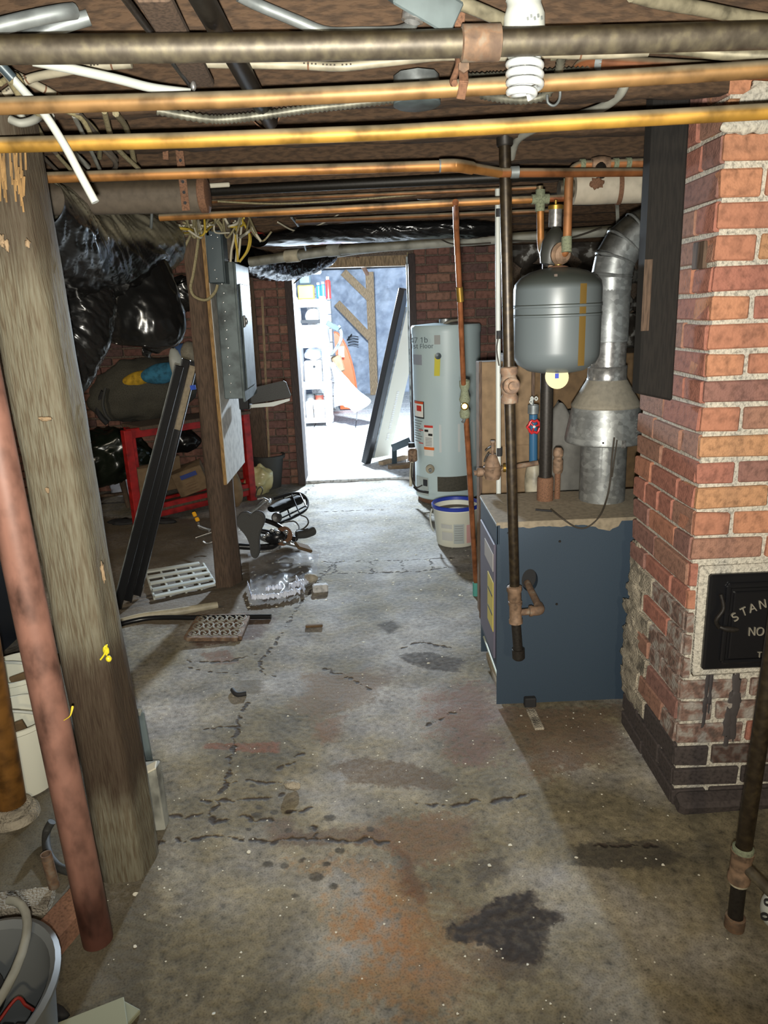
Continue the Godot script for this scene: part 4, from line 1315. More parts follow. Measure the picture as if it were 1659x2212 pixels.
	for q in [[980, 1003, 1133, 1175, 176, 184, 182], [1008, 1022, 1133, 1172, 206, 160, 156], [953, 976, 1133, 1142, 186, 188, 184], [955, 978, 1150, 1168, 190, 192, 188]]:
		tl = part(bk, "label", stick_on(bx, bz, 0.1455 + 0.0, q[0], q[1], q[2], q[3], lin(q[4], q[5], q[6])), M.paint)
	for k in 7:
		part(tl, "print_line", stick_on(bx, bz, 0.147, 982, 1000, 1136 + k * 5, 1138 + k * 5, gr), M.paint)
	part(bk, "handle", MB.new().tube(smooth([Vector3(bx - 0.157, 0.235, bz), Vector3(bx - 0.17, 0.19, bz + 0.02), Vector3(bx - 0.165, 0.13, bz + 0.03), Vector3(bx - 0.15, 0.09, bz + 0.02)], 5), 0.006, 8), M.white_plastic)

func hand(root: Node3D, text: String, at: Vector3, size: float) -> void:
	var t := TextMesh.new()
	var f := SystemFont.new()
	f.font_names = PackedStringArray(["Droid Sans"])
	f.font_italic = true
	t.font = f
	t.text = text
	t.font_size = 48
	t.pixel_size = size / 48.0 * 1.1
	t.depth = 0.001
	var o := MeshInstance3D.new()
	o.mesh = t
	o.material_override = M.panel_dark
	o.name = part_name(root, "handwriting", o)
	o.transform = Transform3D(Basis.from_euler(Vector3(0, -0.35, 0)), at - root.position)
	root.add_child(o, true)

func build_tank() -> void:
	var c := Vector3(0.6245, 0, -2.5)
	var xf := Transform3D(Basis.IDENTITY, c)
	var o := thing("expansion_tank", Vector3(c.x, 1.43, c.z), "grey expansion tank with a rusty drip stain, hanging above the blue boiler", "expansion tank")
	var b := MB.new()
	var dust := lin(150, 146, 130)
	var pr := [[0.0, 1.25], [0.05, 1.252], [0.1, 1.262], [0.137, 1.285], [0.149, 1.31], [0.151, 1.33], [0.151, 1.447], [0.1535, 1.45], [0.1535, 1.455], [0.151, 1.458], [0.151, 1.478], [0.1535, 1.481], [0.1535, 1.487], [0.151, 1.49], [0.151, 1.54], [0.147, 1.56], [0.13, 1.58], [0.1, 1.597], [0.06, 1.608], [0.03, 1.612], [0, 1.612]]
	for q in pr:
		q[0] *= 0.943
		q[1] = 1.5 + (q[1] - 1.5) * 0.943
	b.dust = dust
	b.lathe(pr, xf, 56)
	part(o, "shell", b, M.tank_grey)
	var st := lin(200, 185, 140)
	part(o, "drip_stain", stick_on(c.x, c.z, 0.1432, 1251, 1265, 612, 790, st), mat("stain", Color8(128, 110, 66), 0.55), "yellow-brown drip stain")
	var rs := MB.new()
	rs.lathe([[0.012, 1.612], [0.03, 1.608], [0.035, 1.603], [0.02, 1.607]], xf, 14)
	part(o, "rust_patch", rs, M.rust_strap)
	part(o, "rust_run", stick_on(c.x, c.z, 0.124, 1197, 1204, 592, 612, lin(70, 50, 36)), M.paint)
	part(o, "neck", MB.new().lathe([[0.012, 1.595], [0.012, 1.635], [0.018, 1.637], [0.018, 1.655], [0.011, 1.657], [0.011, 1.68]], xf, 14), M.brass)
	# round cream tag under the tank
	var tg := MB.new()
	tg.col = lin(200, 190, 150)
	var at := P(1203, 814, 2.42)
	tg.lathe([[0, -0.001], [0.04, -0.001], [0.04, 0.001], [0, 0.001]], along(at, Vector3(0.1, 0.25, 1)), 26)
	var rt := part(o, "round_tag", tg, M.paint, "round cream paper tag")
	var bl := MB.new()
	bl.col = lin(40, 60, 160)
	bl.box(P(1203, 812, 2.413), Vector3(0.012, 0.016, 0.002), Basis.IDENTITY, 0)
	part(rt, "tag_print", bl, M.paint)
	# air separator with its vent, feed elbow and two copper risers
	var s := thing("air_separator", P(1195, 540, 2.53), "corroded cast air separator with brass vent above the grey tank", "air separator")
	var body := MB.new()
	body.col = lin(170, 160, 150)
	body.dust = lin(120, 112, 98)
	var ctr := P(1192, 540, 2.53)
	body.lathe([[0, -0.05], [0.028, -0.046], [0.036, -0.02], [0.036, 0.02], [0.026, 0.052], [0.012, 0.07], [0, 0.07]], Transform3D(Basis.from_euler(Vector3(0, 0, -0.2)), ctr), 22)
	part(s, "body", body, M.tank_grey)
	var fl := MB.new()
	fl.lathe([[0, 0], [0.022, 0.0], [0.034, 0.012], [0.036, 0.022], [0.03, 0.03], [0.03, 0.036], [0.022, 0.044], [0, 0.046]], along(ctr + Vector3(0.012, -0.012, 0.02), Vector3(0.35, -0.15, 0.9)), 22)
	part(s, "union_nut", fl, M.bronze)
	part(s, "vent_body", MB.new().lathe([[0.008, 0.0], [0.008, 0.012], [0.021, 0.014], [0.021, 0.066], [0.024, 0.067], [0.024, 0.078], [0.018, 0.08], [0, 0.08]], Transform3D(Basis.IDENTITY, P(1199, 500, 2.53)), 20), M.bright_steel)
	part(s, "vent_cap", MB.new().lathe([[0.0245, 0.066], [0.0245, 0.078], [0.02, 0.081], [0.004, 0.081], [0.004, 0.095], [0, 0.096]], Transform3D(Basis.IDENTITY, P(1199, 500, 2.53)), 20), M.brass)
	part(s, "tail_nipple", MB.new().lathe([[0.012, 0], [0.012, 0.05], [0, 0.05]], along(ctr + Vector3(0, -0.04, 0), Vector3.DOWN), 12), M.bronze)

func build_flue() -> void:
	var d := 2.78
	var c := P(1305, 1000, d)
	var x := c.x - 0.004
	var z := -d
	var xf := Transform3D(Basis.IDENTITY, Vector3(x, 0, z))
	var o := thing("flue_pipe", Vector3(x, 0.74, z), "galvanized flue with a flared draft hood rising from the boiler past the charred timber", "flue pipe")
	var y := func(py: float) -> float: return P(1310, py, d).y
	part(o, "lower_pipe", MB.new().lathe([[0.088, 0.738], [0.086, y.call(950)], [0.06, y.call(950)]], xf, 40), M.galvanized)
	part(o, "seam", MB.new().box(Vector3(x - 0.035, (0.74 + y.call(955)) / 2, z + 0.0775), Vector3(0.012, y.call(955) - 0.74, 0.004), Basis.from_euler(Vector3(0, -0.4, 0)), 0.001), M.galvanized)
	part(o, "skirt", MB.new().lathe([[0.146, y.call(952)], [0.149, y.call(950)], [0.149, y.call(946)], [0.126, y.call(878)], [0.127, y.call(874)]], xf, 48), M.galvanized)
	part(o, "hood_seam", MB.new().lathe([[0.1275, y.call(877)], [0.1295, y.call(874)], [0.1275, y.call(871)]], xf, 48), M.dusty_steel)
	part(o, "hood_cone", MB.new().lathe([[0.127, y.call(872)], [0.072, y.call(818)], [0.07, y.call(816)]], xf, 48), M.dusty_steel)
	part(o, "collar", MB.new().lathe([[0.07, y.call(822)], [0.074, y.call(819)], [0.072, y.call(815)], [0.072, y.call(795)], [0.074, y.call(793)], [0.07, y.call(790)]], xf, 44), M.bright_steel)
	part(o, "crimped_pipe", MB.new().lathe([[0.066, y.call(795)], [0.066, y.call(736)], [0.068, y.call(735)]], xf, 44), M.bright_steel)
	part(o, "upper_pipe", MB.new().lathe([[0.07, y.call(738)], [0.071, y.call(736)], [0.07, y.call(733)], [0.07, y.call(630)], [0.072, y.call(628)], [0.072, y.call(624)]], xf, 44), M.galvanized)
	# four-gore elbow turning right behind the timber
	var top: float = y.call(628)
	var stations := [Vector3(x, top, z), Vector3(x, top + 0.05, z)]
	var cen := Vector3(x + 0.17, top + 0.05, z)
	for k in 5:
		var an := PI - deg_to_rad(80.0) * k / 4
		stations.append(cen + Vector3(cos(an), sin(an), 0) * 0.17)
	stations.append(stations[-1] + Vector3(0.3, 0.04, -0.02))
	for k in stations.size() - 1:
		var g := MB.new()
		g.dust = lin(118, 108, 92)
		g.tube(line(stations[k], stations[k + 1]), [0.072, 0.0715], 36, false)
		var q := MB.new()
		part(o, "elbow_gore", g, M.galvanized)
		if k > 0:
			var t: Vector3 = (stations[k + 1] - stations[k - 1]).normalized()
			part(o, "gore_bead", MB.new().lathe([[0.072, -0.005], [0.0755, 0], [0.072, 0.005]], along(stations[k], t), 36), M.galvanized)
	# pressed plate of tiny raised marks, rivets
	for r in 7:
		for k in 8:
			var an := 0.95 - k * 0.07
			var yy: float = lerpf(y.call(900), y.call(935), r / 6.0)
			var rr := lerpf(0.127, 0.149, (y.call(874) - yy) / (y.call(874) - y.call(948)))
			if (r * 5 + k * 3) % 7 == 0: continue
			part(o, "embossed_mark", MB.new().box(Vector3(x + cos(an) * rr, yy, z + sin(an) * rr), Vector3(0.0045, 0.003, 0.003), Basis.from_euler(Vector3(0, PI / 2 - an, 0)), 0.001), M.bright_steel)
	for an in [0.75, 1.35, 1.9]:
		part(o, "rivet", MB.new().lathe([[0.004, 0], [0.003, 0.003], [0, 0.004]], along(Vector3(x + cos(an) * 0.147, y.call(942), z + sin(an) * 0.147), Vector3(cos(an), 0, sin(an))), 8), M.black_iron)
	part(o, "hood_clip", MB.new().box(Vector3(x + cos(1.4) * 0.148, y.call(945), z + sin(1.4) * 0.151), Vector3(0.016, 0.03, 0.006), Basis.IDENTITY, 0.002), M.bright_steel)

func build_right_pipes() -> void:
	# black supply pipe and relief valve on the boiler top
	var bp := G(1177, 1083, 0.735)
	var o := thing("black_riser", bp, "thick black iron pipe rising from the boiler top behind the expansion tank", "pipe")
	part(o, "pipe", MB.new().tube(line(bp + Vector3(0, 0.04, 0), Vector3(bp.x - 0.005, 1.68, bp.z)), 0.0245, 20), M.black_iron)
	part(o, "rusty_coupling", MB.new().lathe([[0.031, 0], [0.032, 0.005], [0.032, 0.09], [0.029, 0.098], [0.024, 0.1]], Transform3D(Basis.IDENTITY, bp), 22), M.rust_strap, "rusty coupling at the foot")
	var rv := G(1203, 1080, 0.735)
	var r := thing("relief_valve", rv, "small rusty relief valve on a nipple beside the black pipe on the boiler", "valve")
	part(r, "nipple", MB.new().lathe([[0.012, 0], [0.012, 0.12]], Transform3D(Basis.IDENTITY, rv), 12), M.rust_strap)
	part(r, "body", MB.new().lathe([[0.016, 0.11], [0.02, 0.12], [0.02, 0.16], [0.016, 0.165], [0.016, 0.175], [0.02, 0.18], [0.02, 0.2], [0.012, 0.212], [0, 0.214]], Transform3D(Basis.IDENTITY, rv), 16), M.bronze)
	# gas drop: long iron pipe with union, tee, drip leg and the branch into the boiler
	var top := P(1090, 292, 2.3)
	var un := P(1100, 832, 2.3)
	var tee := P(1113, 1318, 2.3)
	var bot := P(1120, 1424, 2.3)
	var dn := (bot - top).normalized()
	var g := thing("gas_drop_pipe", Vector3(tee.x, 0.3, -2.3), "dark iron gas pipe dropping before the blue boiler, with union, tee and capped leg", "gas pipe")
	part(g, "upper_pipe", MB.new().tube(line(top, un), 0.0172, 18), M.dark_iron)
	part(g, "lower_pipe", MB.new().tube(line(un, tee), 0.0168, 18), M.dark_iron)
	part(g, "ceiling_elbow", MB.new().lathe([[0.021, -0.03], [0.024, -0.025], [0.024, 0.02], [0.0, 0.03]], along(top, -dn), 18), M.black_iron)
	var cock := MB.new()
	cock.lathe([[0.018, -0.058], [0.026, -0.055], [0.028, -0.04], [0.022, -0.028], [0.026, -0.015], [0.029, 0.0], [0.026, 0.015], [0.022, 0.028], [0.028, 0.04], [0.026, 0.055], [0.018, 0.058]], along(un, dn), 22)
	part(g, "gas_cock", cock, M.rusty)
	part(g, "cock_plug", MB.new().lathe([[0.026, 0.0], [0.026, 0.03], [0.022, 0.034], [0.014, 0.034], [0.013, 0.044], [0, 0.044]], along(un + Vector3(0, 0, 0.004), Vector3(0.08, 0.02, 1)), 18), M.rusty)
	part(g, "union", MB.new().lathe([[0.018, -0.03], [0.026, -0.026], [0.0265, -0.012], [0.023, -0.006], [0.023, 0.022], [0.02, 0.026]], along(P(1111.5, 1283, 2.3), dn), 8), M.bronze)
	part(g, "tee", MB.new().lathe([[0.018, -0.04], [0.0235, -0.038], [0.0235, -0.028], [0.021, -0.024], [0.021, 0.024], [0.0235, 0.028], [0.0235, 0.04], [0.018, 0.042]], along(P(1113.5, 1322, 2.3), dn), 18), M.bronze)
	part(g, "drip_leg", MB.new().tube(line(P(1114, 1340, 2.3), P(1120, 1416, 2.3)), 0.0165, 16), M.black_iron)
	part(g, "cap", MB.new().lathe([[0.017, -0.022], [0.022, -0.02], [0.022, 0.012], [0.016, 0.018], [0, 0.018]], along(P(1120, 1414, 2.3), dn), 16), M.black_iron)
	var el := P(1168, 1319, 2.3)
	var teeb := P(1114, 1324, 2.3)
	var into := Vector3(el.x + 0.002, el.y + 0.012, -2.53)
	part(g, "branch", MB.new().tube(line(teeb, el), 0.0115, 14), M.rusty)
	part(g, "branch_elbow", MB.new().tube(bent([el - Vector3(0.035, 0, 0), el, el - Vector3(0, -0.002, 0.035)], 0.025, 6), 0.0165, 16), M.rusty)
	part(g, "branch_bead", MB.new().lathe([[0.012, -0.006], [0.019, -0.005], [0.019, 0.005], [0.012, 0.006]], along(el - Vector3(0.034, 0, 0), Vector3.RIGHT), 16), M.rusty)
	part(g, "inlet_pipe", MB.new().tube(line(el, into), 0.0125, 14), M.rusty)
	# slender copper water line leaning from ceiling to floor, with an old valve
	var ct := G(984, 437, 1.84)
	var cb := Vector3(0.512, 0.0, -3.64)
	var va := P(1004, 862, 3.32)
	var c := thing("copper_drop_line", cb, "thin copper pipe with a corroded valve, slanting from ceiling to floor left of boiler", "copper pipe")
	part(c, "upper_pipe", MB.new().tube(PackedVector3Array([ct, P(986, 500, 3.0), P(993, 632, 3.08), P(1001, 830, 3.28)]), 0.0115, 12), M.bright_copper)
	part(c, "coupling", MB.new().lathe([[0.0125, -0.03], [0.0145, -0.028], [0.0145, 0.028], [0.0125, 0.03]], along(P(993.5, 636, 3.08), Vector3(0.1, -1, -0.2)), 12), M.brass)
	part(c, "lower_pipe", MB.new().tube(PackedVector3Array([P(1006, 890, 3.33), P(1014, 1020, 3.43), cb + Vector3(0, 0.07, 0)]), 0.013, 12), M.bright_copper)
	part(c, "end_sleeve", MB.new().tube(line(cb + Vector3(0, 0.075, 0), cb), 0.0165, 12), mat("teal", Color8(84, 160, 150), 0.8))
	part(c, "valve_body", MB.new().lathe([[0.014, -0.09], [0.022, -0.085], [0.025, -0.06], [0.018, -0.045], [0.02, -0.02], [0.026, 0.0], [0.02, 0.02], [0.017, 0.04], [0.024, 0.06], [0.024, 0.085], [0.013, 0.09]], along(va, Vector3(-0.02, 1, 0.15)), 16), M.verdigris)
	part(c, "valve_bonnet", MB.new().lathe([[0.016, 0.0], [0.018, 0.01], [0.018, 0.03], [0.012, 0.04], [0, 0.04]], along(P(1004, 878, 3.31), Vector3(-0.15, 0.15, 1)), 14), M.brass)
	part(c, "drain_nub", MB.new().tube(line(P(1003, 905, 3.33), P(1000, 912, 3.32)), 0.009, 8), M.conduit)
	# white pole with black tape behind the boiler
	var w0 := P(1075, 408, 3.05)
	var w1 := P(1079, 1081, 3.05)
	var wp := thing("white_conduit", Vector3(w1.x, 0, -3.05), "slim white conduit taped with black bands, upright behind the boiler", "conduit")
	part(wp, "tube", MB.new().tube(line(w0, Vector3(w1.x + 0.002, 0.0, -3.05)), 0.0105, 12), M.white_plastic)
	for yy in [460.0, 723.0, 976.0]:
		part(wp, "tape_band", MB.new().tube(line(P(1075.5 + yy * 0.003, yy - 9, 3.05), P(1075.5 + yy * 0.003, yy + 9, 3.05)), 0.013, 12), M.black_matt)
	part(wp, "loose_wire", MB.new().tube(smooth([P(1077, 725, 3.03), P(1073, 755, 3.03), P(1078, 790, 3.03)], 5), 0.003, 6), M.dark_cable)
	# bottom-right gas leg by the picture's edge
	var a := P(1664, 1440, 1.44)
	var b := P(1606, 1836, 1.44)
	var e := P(1586, 2000, 1.44)
	var q := thing("gas_supply_pipe", Vector3(e.x, 0, e.z), "dark iron pipe with bronze tee and capped foot at the right edge, before chimney", "gas pipe")
	var up := (a - b).normalized()
	part(q, "pipe", MB.new().tube(line(a + up * 1.0, b), 0.0185, 18), M.dark_iron)
	part(q, "green_collar", MB.new().lathe([[0.02, -0.012], [0.0245, -0.01], [0.0245, 0.008], [0.0195, 0.012]], along(P(1605, 1837, 1.44), up), 18), M.verdigris)
	part(q, "tee", MB.new().lathe([[0.019, -0.045], [0.026, -0.042], [0.026, -0.03], [0.0235, -0.025], [0.0235, 0.025], [0.026, 0.03], [0.026, 0.042], [0.019, 0.045]], along(P(1600, 1870, 1.44), up), 18), M.bronze)
	part(q, "white_collar", MB.new().lathe([[0.02, -0.008], [0.0225, -0.007], [0.0225, 0.007], [0.02, 0.008]], along(P(1596, 1902, 1.44), up), 16), M.cream_pvc)
	part(q, "drip_leg", MB.new().tube(line(P(1597, 1900, 1.44), e), 0.0175, 16), M.black_iron)
	part(q, "cap", MB.new().lathe([[0.018, 0.03], [0.0235, 0.028], [0.0235, -0.006], [0.018, -0.014], [0, -0.014]], along(e, up), 18), M.rusty)
	part(q, "branch", MB.new().tube(line(P(1603, 1866, 1.44), P(1668, 1930, 1.36)), 0.013, 14), M.iron)
	var wv := thing("white_regulator", P(1668, 1965, 1.36), "white plastic fitting with dark holes on the iron pipe at the right edge", "regulator")
	part(wv, "body", MB.new().blob(P(1668, 1965, 1.36), Vector3(0.024, 0.045, 0.03), nz, 0.05, 4, 22, 14), M.white_plastic)
	part(wv, "port", MB.new().lathe([[0.009, 0], [0.009, 0.006], [0.006, 0.006], [0.006, 0]], along(P(1652, 1978, 1.335), Vector3(-0.5, 0, 1)), 14), M.black_matt)
	part(wv, "port", MB.new().lathe([[0.008, 0], [0.008, 0.006], [0.005, 0.006], [0.005, 0]], along(P(1658, 1948, 1.335), Vector3(-0.5, 0.2, 1)), 14), M.black_matt)

func build_behind_boiler() -> void:
	# tall flat carton
	var cb := MB.new()
	var c0 := P(1089, 950, 3.35)
	cb.box(Vector3(c0.x + 0.01, 0.62, -3.42), Vector3(0.235, 1.25, 0.13), Basis.from_euler(Vector3(-0.02, 0.05, 0)), 0.004)
	var tall := thing("tall_carton", Vector3(c0.x, 0, -3.42), "tall narrow cardboard carton standing behind the boiler, right of the water heater", "cardboard box")
	part(tall, "board", cb, M.cardboard)
	part(tall, "edge_strip", MB.new().box(Vector3(c0.x - 0.11, 0.62, -3.352), Vector3(0.014, 1.26, 0.006), Basis.IDENTITY, 0.001), M.dark_wood)
	part(tall, "edge_strip", MB.new().box(Vector3(c0.x + 0.131, 0.62, -3.352), Vector3(0.014, 1.26, 0.006), Basis.IDENTITY, 0.001), M.dark_wood)
	part(tall, "crease", MB.new().box(Vector3(c0.x + 0.01, 0.86, -3.353), Vector3(0.22, 0.004, 0.004), Basis.IDENTITY, 0.001), M.cardboard)
	var c2 := P(1215, 860, 3.6)
	solo("wide_carton", Vector3(c2.x, 0, -3.8), MB.new().box(Vector3(c2.x + 0.12, 0.62, -3.85), Vector3(0.75, 1.24, 0.4), Basis.IDENTITY, 0.006), mat("dull_cardboard", Color8(106, 84, 58), 0.9, 0, M.t_soft, Vector3.ONE), "large brown carton at the back, behind the expansion tank and draft hood", "cardboard box")
	var sk := MB.new().blob(Vector3(P(1212, 985, 3.42).x, 0.49, -3.42), Vector3(0.13, 0.5, 0.11), nz, 0.35, 5.0, 26, 18)
	solo("grey_sack", G(1215, 1075, 0.1), sk, mat("sack_grey", Color8(112, 110, 104), 0.8, 0, M.t_soft, Vector3.ONE), "slumped grey sack behind the black iron pipe on the boiler", "sack")
	# pressure regulator on its pipe run
	var a := G(1020, 1024, 1.0)
	var d := 3.05
	var o := thing("pressure_regulator", P(1062, 1010, d), "corroded bronze pressure regulator with a lever on the pipe behind the boiler", "valve")
	part(o, "pipe_run", MB.new().tube(line(P(1024, 1022, d), P(1162, 1000, d)), 0.0115, 12), M.rusty)
	part(o, "body", MB.new().lathe([[0, -0.05], [0.03, -0.046], [0.036, -0.03], [0.036, -0.006], [0.04, 0.0], [0.04, 0.008], [0.034, 0.012], [0.022, 0.05], [0.012, 0.062], [0, 0.062]], Transform3D(Basis.IDENTITY, P(1064, 1012, d)), 22), M.bronze)
	part(o, "bonnet_screw", MB.new().lathe([[0.007, 0.06], [0.007, 0.11], [0.011, 0.112], [0.011, 0.12], [0, 0.12]], Transform3D(Basis.IDENTITY, P(1064, 1012, d)), 10), M.rusty)
	part(o, "lever", MB.new().tube(smooth([P(1064, 964, d), P(1056, 968, d), P(1048, 974, d)], 4), 0.004, 6), M.black_iron)
	part(o, "lever", MB.new().tube(smooth([P(1056, 978, d), P(1050, 988, d), P(1046, 998, d)], 4), 0.004, 6), M.black_iron)
	part(o, "union_nut", MB.new().lathe([[0.013, -0.015], [0.02, -0.013], [0.02, 0.013], [0.013, 0.015]], along(P(1037, 1020, d), Vector3.RIGHT), 8), M.bronze)
	part(o, "brass_nut", MB.new().lathe([[0.012, -0.013], [0.018, -0.011], [0.018, 0.011], [0.012, 0.013]], along(P(1092, 1011, d), Vector3.RIGHT), 8), M.brass)
	# white and blue filter with red hand wheel
	var f := thing("blue_standpipe", P(1153, 1060, 3.12), "blue plastic pipe with a red hand wheel and white clips, between carton and black pipe", "valve pipe")
	var bl := MB.new()
	bl.col = lin(50, 92, 124)
	bl.tube(line(P(1152, 1000, 3.12), P(1152, 895, 3.12)), 0.018, 14)
	part(f, "pipe", bl, M.gloss_paint)
	var cl := MB.new()
	cl.lathe([[0.02, -0.02], [0.024, -0.018], [0.024, 0.018], [0.02, 0.02]], Transform3D(Basis.IDENTITY, P(1152, 884, 3.12)), 14)
	cl.lathe([[0.008, 0], [0.008, 0.05], [0, 0.05]], Transform3D(Basis.IDENTITY, P(1149, 884, 3.12)), 10)
	part(f, "clip", cl, M.conduit)
	for q in [[1149, 861], [1158, 861], [1147, 868]]:
		part(f, "ring", MB.new().tube(smooth([P(q[0] - 3, q[1], 3.1), P(q[0], q[1] - 4, 3.1), P(q[0] + 3, q[1], 3.1), P(q[0], q[1] + 4, 3.1), P(q[0] - 3, q[1], 3.1)], 4), 0.0028, 6), M.white_plastic)
	var wh := MB.new()
	wh.col = lin(176, 40, 44)
	var ring := []
	for k in 17:
		var an := TAU * k / 16
		var rr := 0.026 + 0.004 * cos(an * 6)
		ring.append(P(1154, 922, 3.06) + Vector3(cos(an) * rr, sin(an) * rr, 0))
	wh.tube(PackedVector3Array(ring), 0.006, 8)
	for k in 3: wh.tube(line(ring[k * 5 + 1], P(1154, 922, 3.055)), 0.004, 6)
	part(f, "hand_wheel", wh, M.gloss_paint)
	part(f, "wheel_stem", MB.new().tube(line(P(1154, 922, 3.04), P(1153, 922, 3.12)), 0.006, 8), M.conduit)
	solo("white_jug", P(1152, 1045, 3.2), MB.new().blob(P(1152, 1045, 3.2), Vector3(0.04, 0.12, 0.05), nz, 0.12, 6, 18, 12), M.cream_pvc, "pale plastic jug squeezed between carton and black pipe behind the boiler", "jug")
	# pipe wrapped in white plaster lagging, high behind the flue elbow
	var p0 := P(1238, 408, 2.75)
	var p1 := P(1420, 402, 2.75)
	var w := thing("lagged_pipe", p0, "thick white lagged pipe with brown band and stains, high up left of the charred timber", "pipe")
	part(w, "lagging", MB.new().tube(line(p0, p1, 4), [0.052, 0.054, 0.053, 0.054, 0.053], 28), mat("lagging", Color8(190, 180, 162), 0.9, 0, M.t_soft, Vector3.ONE))
	part(w, "band", MB.new().lathe([[0.0545, -0.008], [0.0555, -0.007], [0.0555, 0.007], [0.0545, 0.008]], along(P(1336, 406, 2.75), Vector3(1, 0, 0.1)), 28), M.rust_strap)
	part(w, "iron_core", MB.new().tube(line(p0 - Vector3(0.05, 0, 0), p0 + Vector3(0.02, 0, 0)), 0.03, 18), M.iron)
	var st := MB.new()
	st.blob(P(1288, 396, 2.695), Vector3(0.024, 0.02, 0.006), nz, 0.6, 60, 18, 10)
	part(w, "rust_patch", st, M.rust_strap)

# ---------------------------------------------------------------- posts, red pipe, electric panel
func timber(foot: Array, head: Array, n: int, seed_: float, round_: float) -> MB:     # four corner points below and above, edges worn
	var mb := MB.new()
	var ps := PackedVector3Array()
	var per := 6
	var nu := per * 4
	for j in n + 1:
		var t := float(j) / n
		var cs := []
		for k in 4: cs.append((foot[k] as Vector3).lerp(head[k], t))
		var mid: Vector3 = (cs[0] + cs[1] + cs[2] + cs[3]) / 4
		for i in nu + 1:
			var k := (i % nu) / per
			var s := float((i % nu) % per) / per
			var p: Vector3 = (cs[k] as Vector3).lerp(cs[(k + 1) % 4], s)
			var corner := maxf(0.0, 1.0 - minf(s, 1.0 - s) * 6.0)
			p = p.lerp(mid, corner * round_)
			var q := Vector3(p.x * 9, p.y * 1.6, p.z * 9 + seed_)
			p += (p - mid).normalized() * (0.006 * nz.get_noise_3dv(q) + 0.003 * nz.get_noise_3dv(Vector3(p.x * 30, p.y * 3, p.z * 30 + seed_)))
			ps.append(p)
	mb.net(ps, nu, n, (foot[0] + foot[2] + head[0] + head[2]) / 4, false)
	mb.flat(head, Vector3.UP)
	return mb

